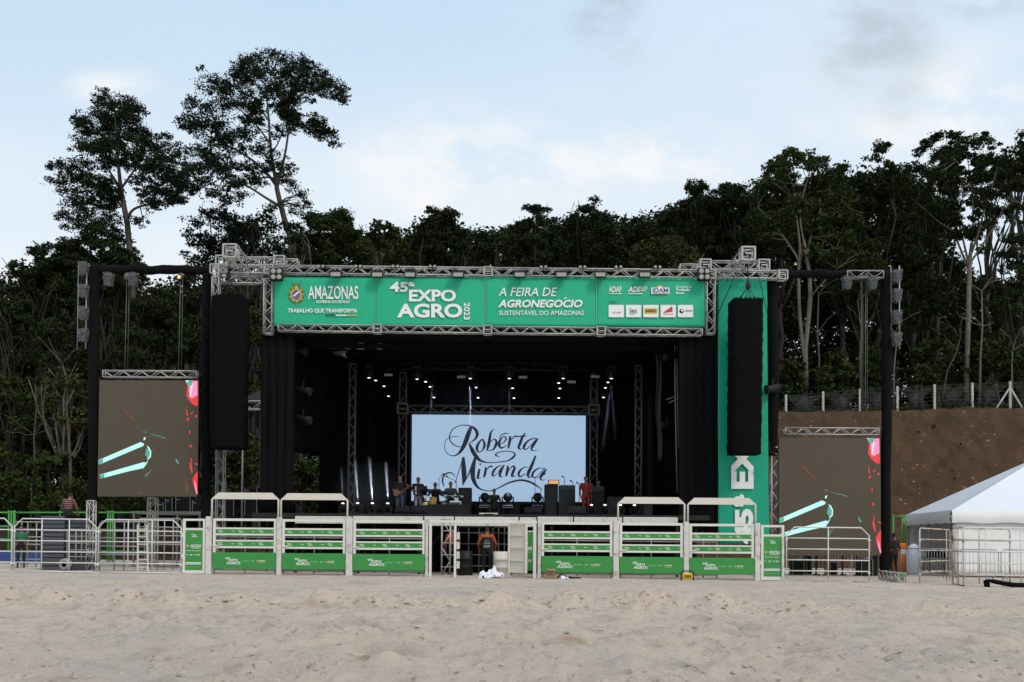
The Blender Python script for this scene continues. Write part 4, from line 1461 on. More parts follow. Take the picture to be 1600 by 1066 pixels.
for si, st in enumerate(STROKES):
    P = np.array(st, float)
    pts = []
    for i in range(len(P) - 1):
        p0, p1, p2, p3 = P[max(0, i - 1)], P[i], P[i + 1], P[min(len(P) - 1, i + 2)]
        for k in range(8):
            t = k / 8
            pts.append(0.5 * (2 * p1 + (p2 - p0) * t + (2 * p0 - 5 * p1 + 4 * p2 - p3) * t * t + (3 * p1 - p0 - 3 * p2 + p3) * t ** 3))
    pts.append(P[-1])
    pts = np.array(pts)
    d = np.gradient(pts[:, :2], axis=0)
    d /= np.linalg.norm(d, axis=1)[:, None] + 1e-9
    nrm = np.stack([-d[:, 1], d[:, 0]], 1)
    w = np.maximum(pts[:, 2], 3.5)[:, None] / 2 * 0.92
    A, B = pts[:, :2] + nrm * w, pts[:, :2] - nrm * w
    off = Vector((0, -0.0008 * si, 0))
    vs = []
    for a, b in zip(A, B):
        vs += [SP(*a) + off, SP(*b) + off]
    mb.add(vs, [(2 * i, 2 * i + 1, 2 * i + 3, 2 * i + 2) for i in range(len(A) - 1)])
mb.build('lettering', M_INK, led)
YF2 = 45.7
fr = MB()
zt = at(780, 640, YF2).z
xa, xb = at(629, 700, YF2).x, at(927.5, 700, YF2).x
fr.truss((xa + .25, YF2, zt), (xb - .25, YF2, zt), .34, .026, .016, step=.45)
for x in (xa, xb):
    fr.block((x, YF2, zt), .44)
    fr.truss((x, YF2, deck_z), (x, YF2, zt - .22), .36, .026, .017, step=.42)
    fr.truss((x, YF2, zt + .22), (x, YF2, zr - .3), .34, .024, .015, step=.42)
c = Vector(((xa + xb) / 2, YF2, deck_z))
frame = thing('backdrop_truss', c, 'dull lattice frame standing around the lit back screen', 'truss frame')
fr.build('lattice', M_ALUIN, frame)

# ---- curtains
pleat = lambda f, a: (lambda u, v: (0, a * math.sin(u * f) + a * 0.5 * math.sin(u * f * 2.3 + v * 3), 0))


def curtain(label, tl, tr, br, bl, n, amp=0.05, nm='stage_curtain', m=None):
    tl, tr, br, bl = map(Vector, (tl, tr, br, bl))
    L = (tr - tl).length
    o = cloth(tl, tr, br, bl, max(6, n * 6), 8, pleat(n * 2 * math.pi, amp), 0.02, nm, m or M_BLACK, origin=((bl.x + br.x) / 2, (bl.y + br.y) / 2, bl.z))
    tag(o, label, 'curtain', 'black stage curtains')
    return o


ZC = zr - .04
xw0, xw1 = at(407, 600, 38.7).x, at(460, 600, 38.7).x
curtain('plain black curtain closing the left side of the stage front', (xw0, 38.75, ZC), (xw1, 38.75, ZC), (xw1, 38.75, at(430, 806, 38.7).z), (xw0, 38.75, at(430, 806, 38.7).z), 4)
xw2, xw3 = at(1061, 600, 38.7).x, at(1123, 600, 38.7).x
curtain('plain black curtain closing the right side of the stage front', (xw2, 38.75, ZC), (xw3, 38.75, ZC), (xw3, 38.75, at(1090, 838, 38.7).z), (xw2, 38.75, at(1090, 838, 38.7).z), 4)
zi = at(480, 706, 41).z
curtain('black curtain along the left inner side, ending short above the floor', (xw0 + .1, 39.2, ZC), (at(512, 600, 44).x, 44, ZC), (at(512, 600, 44).x, 44, zi), (xw0 + .1, 39.2, zi), 6)
curtain('black curtain behind the left lattice post inside the stage', (at(500, 600, 44).x, 44.1, ZC), (at(572, 600, 47.6).x, 47.6, ZC), (at(572, 600, 47.6).x, 47.6, deck_z), (at(500, 600, 44).x, 44.1, deck_z), 5)
curtain('black curtain along the right inner side of the stage', (xw3 - .1, 39.2, ZC), (at(1020, 600, 47.6).x, 47.6, ZC), (at(1020, 600, 47.6).x, 47.6, deck_z), (xw3 - .1, 39.2, deck_z), 8)
curtain('wide black curtain across the back of the stage behind the lit screen', (at(540, 600, 47.8).x, 47.8, ZC), (at(1040, 600, 47.8).x, 47.8, ZC), (at(1040, 600, 47.8).x, 47.8, deck_z), (at(540, 600, 47.8).x, 47.8, deck_z), 24, .08)
curtain('black skirt cloth hanging below the stage floor', (xl + .4, 39.4, deck_z - .17), (xr, 39.4, deck_z - .17), (xr, 39.4, -.05), (xl + .4, 39.4, -.05), 26, .06)

# greyish hanging strip and thin poles near the right inner side
b = at(1031, 790, 41)
c = cloth(at(1024, 552, 41), at(1032, 552, 41), at(1035, 720, 41), at(1027, 720, 41), 6, 14, lambda u, v: (0.04 * math.sin(v * 9), 0.06 * math.sin(u * 6 + v * 4), 0), .02, 'hanging_cloth_strip', M_GREYCASE, origin=at(1031, 720, 41))
tag(c, 'narrow grey cloth strip hanging inside the right of the stage', 'cloth')
mb = MB()
P = [(at(1054, y, 40.2)) for y in (526, 620, 700, 770)]
P = [Vector((P[0].x + dx, 40.2, p.z)) for p, dx in zip(P, (0, .03, .08, .12))]
mb.path(P, .018, 6)
mb.path([p + Vector((.09, 0, 0)) for p in P[:3]], .012, 6)
mb.tube(P[1] + Vector((-.35, -.05, -.12)), P[1] + Vector((.15, 0, .06)), .014)
mb.tube(P[1] + Vector((-.25, -.05, -.25)), P[1] + Vector((.15, 0, -.06)), .014)
o = mb.build('cable_drop', M_GALV, origin=P[-1])
tag(o, 'thin grey cables hanging beside the right stage curtain', 'cables')

# ---- long green banner
c = at(764, 511, YT - .1)
ban = thing('stage_banner', c, 'long green sponsor banner stretched along the front of the stage roof', 'banner')
bnd = [427, 586, 758, 932, 1102]
YBN = YT - .06


def wr(seed):
    def f(u, v):
        s = 0.010 * math.sin(u * 9 + seed) * math.sin(v * 3 + seed)
        s += 0.02 * math.exp(-((u - .02 - .10 * v) / .012) ** 2) * max(0, 1 - 1.8 * v) + 0.014 * math.exp(-((u - .07 - .14 * v) / .016) ** 2) * max(0, 1 - 1.6 * v)
        s += 0.014 * math.exp(-(((1 - v) - .04 - .5 * u) / .03) ** 2) * max(0, 1 - 4 * u)
        return s
    return f


for i in range(4):
    a, b = bnd[i] + .4, bnd[i + 1] - .4
    cloth(at(a, 433, YBN), at(b, 433.5, YBN), at(b, 511.5, YBN), at(a, 510, YBN), 60, 14, wr(i * 2.1), .012, 'banner_panel', M_BANNER, ban)


def BP(lift=0.0):
    return lambda x, y: at(x, y, YBN - .045 - lift)


mb = MB()
p = BP()
Z3 = lambda a, b, c, d: (300 + a / 3.333, 370 + b / 3.333, 300 + c / 3.333, 370 + d / 3.333)
word(mb, 'AMAZONAS', p, Z3(605, 256, 866, 325), .012)
word(mb, 'GOVERNO DO ESTADO', p, Z3(647, 331, 821, 346), .02)
word(mb, 'TRABALHO QUE TRANSFORMA', p, Z3(498, 374, 861, 399), .025)
expo_logo(mb, p, Z3(1030, 235, 1447, 432))
Z4 = lambda a, b, c, d: (740 + a / 3.2, 370 + b / 3.2, 740 + c / 3.2, 370 + d / 3.2)
word(mb, 'A FEIRA DE', p, Z4(125, 254, 418, 297), .006, .22)
word(mb, 'AGRONEGOCIO', p, Z4(122, 315, 545, 354), .035, .22)
poly(mb, p, [Z4(449, 312, 0, 0)[:2], Z4(458, 312, 0, 0)[:2], Z4(468, 303, 0, 0)[:2], Z4(458, 303, 0, 0)[:2]])
word(mb, 'SUSTENT\u00c1VEL DO AMAZONAS', p, Z4(127, 364, 551, 392), .006)
word(mb, 'ADAF', p, Z4(676, 248, 740, 278), .02)
rect(mb, p, Z4(678, 283, 740, 286))
word(mb, 'ADS', p, Z4(772, 249, 834, 277), .04, .25)
rect(mb, p, Z4(772, 282, 845, 286))
for i in range(14):
    disc(mb, p, *Z4(838 + (i % 5) * 7 - i // 5, 252 + (i // 5) * 9, 0, 0)[:2], 1.0, .9, n=6)
word(mb, 'Secretaria de', p, Z4(1012, 243, 1090, 256), .0)
word(mb, 'Produ\u00e7\u00e3o', p, Z4(1012, 258, 1084, 274), .03)
word(mb, 'Rural', p, Z4(1012, 275, 1050, 286), .03)
for k in range(5):
    x0, y0, x1, y1 = Z4(675 + k * 86.5, 341, 752 + k * 86.5, 403)
    r = 1.6
    pts = []
    for cx, cy, a in ((x1 - r, y0 + r, -90), (x1 - r, y1 - r, 0), (x0 + r, y1 - r, 90), (x0 + r, y0 + r, 180)):
        for t in range(5):
            an = math.radians(a + t * 22.5)
            pts.append((cx + r * math.cos(an), cy + r * math.sin(an)))
    poly(mb, p, pts[::-1])
# yellowish, red, blue and dark marks
q = BP(.006)
rect(mb, q, Z3(694, 406, 748, 412), 3)
rect(mb, q, Z3(748, 406, 803, 412), 0)
rect(mb, q, Z3(803, 406, 861, 412), 1)
# coat of arms: wreath, shield, star bursts and bird
cx, cy = Z3(543, 300, 0, 0)[:2]
disc(mb, q, cx, cy, 12.3, 13.5, 2, 30, math.radians(-60), math.radians(240), .62)
disc(mb, BP(.009), cx, cy + .6, 8.6, 10, 1, 26)
disc(mb, BP(.011), cx, cy + .8, 6.6, 8, 4, 24)
for k in range(16):
    a = math.radians(-60 + 300 * k / 15)
    disc(mb, BP(.012), cx + 10.6 * math.cos(a), cy + 11.6 * math.sin(a), 1.5, 1.2, 1 if k % 2 else 6, 7)
poly(mb, BP(.013), [(cx - 4, cy + 5), (cx - 4.5, cy - 3), (cx + 1, cy + 1)], 2)
poly(mb, BP(.014), [(cx - 5, cy + 2), (cx + 3.5, cy - 5), (cx + 5, cy - 3.5), (cx - 3.5, cy + 4)], 0)
poly(mb, BP(.015), [(cx - 1, cy + 6), (cx + 5, cy + 1), (cx + 4, cy + 6)], 5)
bx, by = cx, cy - 15.5
poly(mb, BP(.016), [(bx - 9, by - 4.6), (bx - 3, by - 1), (bx, by - 2.2), (bx + 3, by - 1), (bx + 9, by - 4.8), (bx + 5.5, by + .8), (bx + 1.6, by + 2), (bx, by + 5), (bx - 1.6, by + 2), (bx - 5.5, by + .8)], 6)
disc(mb, BP(.017), bx, by + 4.6, 2.6, 3.0, 1, 10)
rect(mb, BP(.017), (cx - .5, cy + 13, cx + .5, cy + 16), 1)
# sponsors
word(mb, 'IDAM', q, Z4(895, 257, 973, 279), .035, mi=4)
disc(mb, BP(.004), *Z4(932, 262, 0, 0)[:2], 6.5, 6.2, 1, 16, math.pi, 2 * math.pi)
disc(mb, BP(.005), *Z4(932, 262, 0, 0)[:2], 4.2, 4.0, 0, 16, math.pi, 2 * math.pi)
rect(mb, q, Z4(897, 281, 972, 284), 5)
rect(mb, BP(.003), Z4(888, 254, 979, 286), 0)
word(mb, 'APOIO', q, Z4(679, 322, 716, 331), .01, mi=3)
word(mb, 'sol solar', q, Z4(694, 372, 740, 384), .0, .2, mi=5)
word(mb, 'Sesc', q, Z4(780, 358, 818, 378), .01, mi=3)
rect(mb, q, Z4(778, 380, 818, 382), 4)
rect(mb, q, Z4(780, 386, 806, 388), 3)
rect(mb, q, Z4(854, 358, 919, 385), 1)
word(mb, 'BANDEIRANTE', BP(.010), Z4(860, 364, 912, 378), .03, mi=3)
wgx, wgy = Z4(946, 384, 0, 0)[:2]
for k in range(4):
    poly(mb, BP(.007 + .001 * k), [(wgx + k * 1.5, wgy - 1.2 - k * 1.2), (wgx + 14 + k * .2, wgy - 11 + k * 2.2), (wgx + 15.6, wgy - 9.2 + k * 2.2), (wgx + 4 + k * 1.6, wgy - .8 - k * .4)], 5)
rect(mb, q, Z4(948, 386, 998, 389), 5)
disc(mb, q, *Z4(1040, 372, 0, 0)[:2], 3.6, 3.4, 3, 16)
disc(mb, BP(.009), *Z4(1043, 369, 0, 0)[:2], 2.0, 1.6, 0, 12)
word(mb, 'CONSTRUTORA', q, Z4(1056, 367, 1094, 375), .02, mi=3)
mb.build('lettering', [M_PRINT, M_GOLD, M_OLIVE, M_DARKP, M_BLUEP, M_REDP, M_OLIVE], ban)
# seams between panels
mb = MB()
for x in bnd[1:4]:
    mb.bar(at(x, 434, YBN - .035), at(x, 511, YBN - .035), .018, .006)
mb.build('seam', M_GREENP, ban)

# ---- floodlights and blinders on the top beam
fl0 = None
for i, px in enumerate((525, 590, 641, 716, 812, 877, 938, 1007)):
    if fl0 is None:
        c = at(px, 428, YT - .35)
        f = thing('floodlight', c, '', 'floodlight', 'floodlights along the top of the banner')
        mb = MB()
        mb.cbox(c + Vector((-.22, -.10, -.13)), c + Vector((.22, .10, .10)), .03)
        for k in range(7):
            mb.box(c + Vector((-.2 + k * .06, .10, -.10)), c + Vector((-.18 + k * .06, .15, .08)))
        mb.build('housing', M_BLKMETAL, f)
        mb = MB()
        mb.box(c + Vector((-.18, -.112, -.115)), c + Vector((.18, -.101, .03)))
        mb.build('glass', M_GLASS, f)
        mb = MB()
        mb.bar(c + Vector((-.25, 0, 0)), c + Vector((-.25, .2, .18)), .02)
        mb.bar(c + Vector((.25, 0, 0)), c + Vector((.25, .2, .18)), .02)
        mb.bar(c + Vector((-.25, .2, .18)), c + Vector((.25, .2, .18)), .03)
        mb.build('bracket', M_BLKMETAL, f)
        fl0, c0 = f, c
    else:
        d = at(px, 428.5, YT - .35) - c0
        f = copy_tree(fl0, d)
    f['label'] = 'black floodlight on the top beam, ' + ['above the word AMAZONAS', 'above the first banner seam from the left', 'above the figures 45', 'above the end of EXPO',
                                                         'above the words FEIRA DE', 'above the end of AGRONEGÓCIO', 'nearest the right banner seam', 'above the IDAM emblem'][i]
for i, px in enumerate((432, 1100)):
    c = at(px, 429, YT - .42)
    f = thing('blinder_lamp', c, 'four cell blinder lamp at the %s top corner of the long banner' % ('left', 'right')[i], 'stage light', 'four cell blinders at the banner corners')
    mb = MB()
    mb.cbox(c + Vector((-.24, -.05, -.24)), c + Vector((.24, .12, .24)), .03)
    mb.bar(c + Vector((-.27, 0, 0)), c + Vector((-.27, .3, .1)), .025)
    mb.bar(c + Vector((.27, 0, 0)), c + Vector((.27, .3, .1)), .025)
    mb.build('housing', M_BLKBOX, f)
    for sx in (-1, 1):
        for sz in (-1, 1):
            mb = MB()
            mb.lathe(c + Vector((sx * .11, -.05, sz * .11)), [(.09, 0), (.09, -.03), (.06, -.035), (.02, -.02)], 12, (0, 1, 0))
            mb.build('lens', M_GLASS, f)
p0 = None
for i, px in enumerate((502, 560, 618, 676, 849, 910, 966, 1027)):
    c = at(px, 418.5 + (px > 760) * 1, YT - .15)
    if p0 is None:
        f = thing('twin_spotlight', c, '', 'stage light', 'twin spotlights clamped on the top beam')
        mb = MB()
        for sx in (-1, 1):
            mb.lathe(c + Vector((sx * .085, -.1, .03)), [(.07, 0), (.075, .05), (.05, .18)], 10, (0, 1, .15))
        mb.bar(c + Vector((-.18, .05, .02)), c + Vector((.18, .05, .02)), .03)
        mb.bar(c + Vector((0, .05, -.1)), c + Vector((0, .05, .02)), .04)
        mb.build('housing', M_BLKBOX, f)
        mb = MB()
        for sx in (-1, 1):
            mb.lathe(c + Vector((sx * .085, -.115, .027)), [(.055, 0), (.03, -.008)], 10, (0, 1, .15))
        mb.build('lens', M_GLASS, f)
        p0, pc = f, c
    else:
        f = copy_tree(p0, c - pc)
    f['label'] = 'small black twin spotlight on the top beam, ' + ['left of the first banner seam', 'beside the first banner seam', 'above the letters EXPO', 'above the letter O of EXPO',
                                                                 'above the letters AGRO of the slogan', 'above the end of the slogan', 'above the ADAF emblem', 'above the state office text'][i]

# ---- hanging green banner with rotated lettering, right of the stage
YV = 38.62
c = at(1160, 870, YV)
vb = thing('hanging_banner', c, 'tall green banner with sideways white lettering right of the stage', 'banner')
cloth(at(1121.5, 433, YV), at(1198, 433, YV), at(1202, 850, YV), at(1122.5, 850, YV), 24, 60,
      lambda u, v: (0.015 * math.sin(v * 14) * (u - .5), 0.015 * math.sin(u * 7 + v * 5) + 0.02 * math.sin(v * 13 + 2 * u), 0), .012, 'banner_sheet', M_BANNER2, vb)
mb = MB()
vp = lambda x, y: at(x, y, YV - .06)
word(mb, '45', vp, (1148, 795, 1177, 850), .05, turn=90)
word(mb, '\u00aa', vp, (1146, 773, 1163, 792), .03, turn=90)
word(mb, 'EXPO', vp, (1142, 622, 1178, 764), .05, turn=90)
word(mb, 'AGRO', vp, (1139, 500, 1177, 613), .05, turn=90)
word(mb, '2', vp, (1139, 469, 1160, 487), .03, turn=90)
mb.build('lettering', M_PRINT, vb)

# ---- loudspeaker arrays under fuzzy black covers
for (x0, x1, yt, yb, Y, side) in ((331, 378, 461, 700, 37.3, 'left'), (1145.5, 1193, 466, 709, 36.9, 'right')):
    a, b = at(x0, yt, Y), at(x1, yb, Y)
    c = Vector(((a.x + b.x) / 2, Y + .4, b.z))
    t = thing('line_array', c, {'left': 'tall black covered loudspeaker array hanging left of the stage', 'right': 'tall black covered loudspeaker array hanging in front of the green hanging banner'}[side], 'loudspeaker', 'covered loudspeaker arrays')
    n = 60
    mb = MB()
    vs, fs = [], []
    w = (b.x - a.x) / 2
    for i in range(n + 1):
        t_ = i / n
        z = a.z + (b.z - a.z) * t_
        ww = w * (1 + .015 * math.sin(t_ * 75) + random.uniform(-.012, .012)) * (1.0 - .03 * t_)
        yc = Y + .45 + .10 * t_ * t_
        xc = c.x - .03 * t_
        ring = [(-1, -.85), (-.6, -1), (.6, -1), (1, -.85), (1, 1), (-1, 1)]
        vs += [(xc + rx * ww + random.uniform(-.008, .008), yc + ry * .45 * (1 + random.uniform(-.02, .02)), z) for rx, ry in ring]
    k = 6
    for i in range(n):
        for j in range(k):
            fs.append((i * k + j, (i + 1) * k + j, (i + 1) * k + (j + 1) % k, i * k + (j + 1) % k))
    fs += [list(range(k)), [n * k + j for j in range(k - 1, -1, -1)]]
    mb.add(vs, fs, 0, True)
    # ragged fringe round the top
    for i in range(160):
        x = random.uniform(-w, w)
        y = Y + random.choice((0.01, random.uniform(0, .9)))
        p = Vector((c.x + x, y, a.z - .02))
        mb.tube(p, p + Vector((random.uniform(-.05, .05), random.uniform(-.03, .03), random.uniform(.02, .10))), .012, .003, 4)
    mb.build('cover', M_BLACKF, t)
    mb = MB()
    hook = at({'left': 357, 'right': 1169}[side], {'left': 432, 'right': 448}[side], Y + .4)
    top = a.z
    mb.lathe(hook + Vector((0, 0, -.1)), [(.05, 0), (.09, .05), (.09, .22), (.04, .28)], 10)
    for dx, dy in ((-w * .5, -.3), (w * .5, -.3), (-w * .5, .3), (w * .5, .3), (0, 0)):
        mb.tube(hook, (c.x + dx, Y + .4 + dy, top), .013, n=5)
    mb.tube(hook, hook + Vector((0, .1, .9)), .02, n=5)
    mb.build('chain', M_BLKMETAL, t)
    # guy straps
    mb = MB()
    if side == 'right':
        mb.path([at(1150, 425, YT - .6), at(1140, 450, YT - .55), at(1122, 490, YT - .5)], .016, 5)
        mb.path([at(1183, 425, YT - .7), at(1190, 450, YT - .8), at(1199, 490, YT - .9), at(1201, 700, YT - .9)], .016, 5)
        mb.path([at(1201, 690, YT - .8), at(1204, 706, YT - .7), at(1214, 712, YT - .5)], .02, 5)
    else:
        mb.path([at(381, 400, YT - .8), at(395, 440, YT - .7), at(410, 478, YT - .4)], .016, 5)
        mb.path([at(330, 462, YT - .8), at(330, 580, YT - .8), at(329, 700, YT - .8)], .014, 5)
    mb.build('strap', M_BLKMETAL, t)

# ---- side wings: black wrapped posts and beams with the side screens
def wing(label, posts, beam, Y, nm='wrapped_frame'):
    c = at(posts[0][0], 895, Y)
    c.z = gz(c.x)
    t = thing(nm, c, label, 'frame', 'black wrapped frames of the side screens')
    for (xa, xb, yt, yb) in posts:
        a, b = at(xa, yt, Y), at(xb, yb, Y)
        a2 = at(xa, yb, Y)
        zb = min(b.z, 99)
        mb = MB()
        vs, fs = [], []
        n = 40
        w = (at(xb, yt, Y).x - a.x) / 2
        for i in range(n + 1):
            t_ = i / n
            z = a.z + (zb - a.z) * t_
            xc = a.x + w + .04 * math.sin(t_ * 5 + xa)
            for j in range(8):
                an = math.pi / 4 * j + math.pi / 8
                rr = w * 1.06 * (1 + .06 * math.sin(t_ * 23 + j * 2.1) + random.uniform(-.03, .03))
                vs.append((xc + rr * math.cos(an), Y + rr * math.sin(an), z))
        for i in range(n):
            for j in range(8):
                fs.append((i * 8 + j, i * 8 + (j + 1) % 8, (i + 1) * 8 + (j + 1) % 8, (i + 1) * 8 + j))
        fs += [list(range(7, -1, -1)), [n * 8 + j for j in range(8)]]
        mb.add(vs, fs, 0, True)
        mb.build('post', M_BLACK, t)
    (xa, ya, xb, yb, th) = beam
    mb = MB()
    n = 40
    vs, fs = [], []
    for i in range(n + 1):
        t_ = i / n
        p = at(xa + (xb - xa) * t_, ya + (yb - ya) * t_, Y)
        h = th / F * Y / 2
        for j in range(8):
            an = math.pi / 4 * j + math.pi / 8
            rr = h * 1.08 * (1 + .10 * math.sin(t_ * 31 + j) + random.uniform(-.05, .05))
            vs.append((p.x, Y + rr * math.cos(an), p.z + rr * math.sin(an) - .04 * abs(math.sin(t_ * 9))))
    for i in range(n):
        for j in range(8):
            fs.append((i * 8 + j, (i + 1) * 8 + j, (i + 1) * 8 + (j + 1) % 8, i * 8 + (j + 1) % 8))
    fs += [list(range(8)), [n * 8 + j for j in range(7, -1, -1)]]
    mb.add(vs, fs, 0, True)
    mb.build('beam', M_BLACK, t)
    return t


w1 = wing('black cloth wrapped frame holding the left side screen', [(142, 157, 412, 890), (318, 331, 428, 890)], (146, 420, 331, 421, 13), 38.9)
w2 = wing('black cloth wrapped frame holding the right side screen', [(1376, 1391, 424, 905), (1199, 1215, 433, 712)], (1216, 427, 1388, 428, 12), 38.9)
mb = MB()
a, b = at(1210, 712, 38.9), at(1210, 905, 38.9)
mb.truss((a.x, 38.9, gz(a.x) - .05), (a.x, 38.9, a.z + .3), .33, .028, .018, step=.4)
mb.build('bare_lattice', M_ALU, w2)
mb = MB()
a, b = at(1322, 430, 38.8), at(1378, 430, 38.8)
mb.truss((a.x, 38.75, a.z), (b.x, 38.75, a.z), .30, .022, .014)
mb.build('bare_lattice', M_ALUDK, w2)
mb = MB()
a = at(325, 790, 38.9)
mb.truss((a.x + .35, 39.3, gz(a.x)), (a.x + .35, 39.3, at(325, 690, 39).z), .33, .026, .016, step=.45)
mb.build('bare_lattice', M_ALUDK, w1)

SCR = {}
for (x0, y0, x1, y1, xb0, xb1, yb, side, Y) in ((155.5, 594, 311, 594.5, 152, 308.5, 776, 'left', 38.7), (1217, 684, 1376, 684.5, 1216.5, 1376.5, 868, 'right', 38.7)):
    c = at((x0 + x1) / 2, yb, Y)
    t = thing('side_screen', c, {'left': 'dim brown screen with cyan and red shapes, hung left of the stage', 'right': 'dim brown screen with cyan and red shapes, hung low beside the earth bank'}[side], 'screen', 'side screens')
    f = [at(x0, y0, Y), at(x1, y1, Y), at(xb1, yb, Y), at(xb0, yb, Y)]
    mb = MB()
    mb.prism([p + Vector((0, .012, 0)) for p in f], (0, .14, 0))
    mb.build('cabinet', M_BLKBOX, t)
    mb = MB()
    mb.prism(f, (0, .011, 0))
    # module joints stand as faint relief
    mb.build('display', M_SCREEN, t)

    def sp(u, v, k=[0]):
        q0 = f[0].lerp(f[1], u)
        q1 = f[3].lerp(f[2], u)
        return q0.lerp(q1, v)
    def SC(l):
        def g(zx, zy):      # sketch coordinates of the right screen enlargement
            u = (zx - 130) / (697 - 130)
            v = (zy - 157) / (812 - 157)
            return sp(u, v) + Vector((0, -.006 - l, 0))
        return g
    mb = MB()
    poly(mb, SC(0), [(132, 608), (370, 506), (392, 516), (385, 528), (134, 634)], 0)
    poly(mb, SC(0), [(140, 690), (392, 618), (402, 622), (390, 652), (300, 672), (146, 712)], 0)
    poly(mb, SC(.001), [(132, 610), (160, 598), (158, 622), (134, 634)], 1)
    poly(mb, SC(.001), [(140, 692), (168, 684), (168, 706), (146, 712)], 1)
    arc = [(405, 526), (420, 535), (432, 560), (430, 590), (414, 605), (408, 602), (422, 586), (424, 562), (414, 543)]
    poly(mb, SC(.001), arc, 0)
    poly(mb, SC(.0005), [(405, 540), (418, 548), (422, 575), (412, 598), (397, 575)], 1)
    poly(mb, SC(.001), [(388, 482), (400, 476), (395, 494), (386, 496)], 0)
    poly(mb, SC(.001), [(403, 622), (418, 604), (405, 632), (390, 652)], 0)
    poly(mb, SC(.001), [(382, 442), (405, 450), (402, 456), (386, 452)], 2)
    poly(mb, SC(.001), [(405, 456), (470, 468), (512, 480), (510, 490), (495, 482), (440, 468)], 2)
    poly(mb, SC(.001), [(568, 598), (575, 600), (592, 628), (580, 626)], 1)
    poly(mb, SC(.001), [(395, 695), (440, 655), (430, 672), (405, 706)], 2)
    for zx, zy in ((250, 635), (440, 545), (470, 660)):
        disc(mb, SC(.001), zx, zy, 4, 3, 2, 8)
    # red and pink shapes on the right edge
    poly(mb, SC(0), [(620, 157), (690, 157), (692, 300), (672, 300), (640, 270), (626, 240), (632, 190)], 3)
    poly(mb, SC(.001), [(640, 165), (688, 160), (690, 240), (655, 262), (640, 220)], 5)
    poly(mb, SC(.0015), [(655, 180), (664, 180), (650, 250), (644, 250)], 0)
    poly(mb, SC(.002), [(622, 157), (660, 157), (655, 185), (638, 188), (625, 172)], 1)
    poly(mb, SC(.002), [(618, 157), (640, 157), (630, 172)], 0)
    for q in ([(624, 300), (632, 330), (638, 360), (630, 355)], [(652, 345), (670, 330), (668, 336), (655, 352)], [(628, 380), (640, 366), (645, 374), (634, 388)],
              [(648, 515), (660, 525), (662, 538), (650, 530)], [(655, 590), (664, 605), (660, 625)], [(660, 625), (668, 675), (663, 684), (650, 640), (652, 615)],
              [(680, 622), (697, 628), (697, 634), (684, 632)], [(676, 355), (690, 352), (688, 366), (680, 366)], [(645, 440), (652, 440), (650, 460), (646, 460)]):
        poly(mb, SC(.001), q, 3)
    poly(mb, SC(0), [(697, 670), (697, 800), (690, 800), (672, 740), (668, 715), (680, 690)], 3)
    poly(mb, SC(.001), [(678, 720), (686, 735), (699, 795), (692, 797), (680, 755)], 5)
    poly(mb, SC(.001), [(250, 300), (275, 320), (345, 388), (330, 390), (262, 325)], 4)
    poly(mb, SC(.001), [(360, 790), (372, 780), (384, 796), (372, 806)], 4)
    poly(mb, SC(.001), [(630, 700), (650, 760), (640, 800), (625, 770)], 4)
    mb.build('graphic', [M_CYAN, M_TEAL, M_TEALDIM, M_LRED, M_LREDDIM, M_LPINK], t)
    # hanging lattice bar
    yb_ = {'left': 584, 'right': 673.5}[side]
    xa, xb = {'left': (161, 307), 'right': (1227, 1373)}[side]
    mb = MB()
    zz = at(xa, yb_, Y).z
    mb.truss((at(xa, yb_, Y).x, Y + .1, zz), (at(xb, yb_, Y).x, Y + .1, zz), .29, .024, .016, step=.36)
    mb.build('hanging_bar', M_ALU, t)
    mb = MB()
    for px in {'left': (195, 279), 'right': (1345, 1352)}[side]:
        h = at(px, yb_ - 5, Y + .1)
        top = at(px, 430, Y + .1)
        mb.tube((h.x, h.y, h.z), (h.x + .03, h.y, top.z), .015, n=5)
        mb.tube((h.x + .09, h.y + .05, h.z), (h.x + .10, h.y + .05, top.z), .010, n=5)
        mb.lathe((h.x + .03, h.y, top.z - .18), [(.05, 0), (.10, .04), (.10, .2), (.05, .26)], 10)
    mb.build('hoist_chain', M_ALUIN, t)
# amber lamp next to the right hoist of the left screen
c = at(280, 433, 38.6)
t = thing('amber_lamp', c, 'glowing amber lamp beneath the black crossbeam on the left', 'lamp')
mb = MB()
mb.lathe(c + Vector((0, .02, 0)), [(.05, .12), (.075, .05), (.08, -.01), (.06, -.03)], 12, (0, 1, 0))
mb.bar(c + Vector((0, .1, 0)), c + Vector((0, .1, .2)), .03)
mb.build('housing', M_BLKMETAL, t)
mb = MB()
mb.ball(c + Vector((0, 0, 0)), .06)
mb.build('bulb', M_AMBER, t)


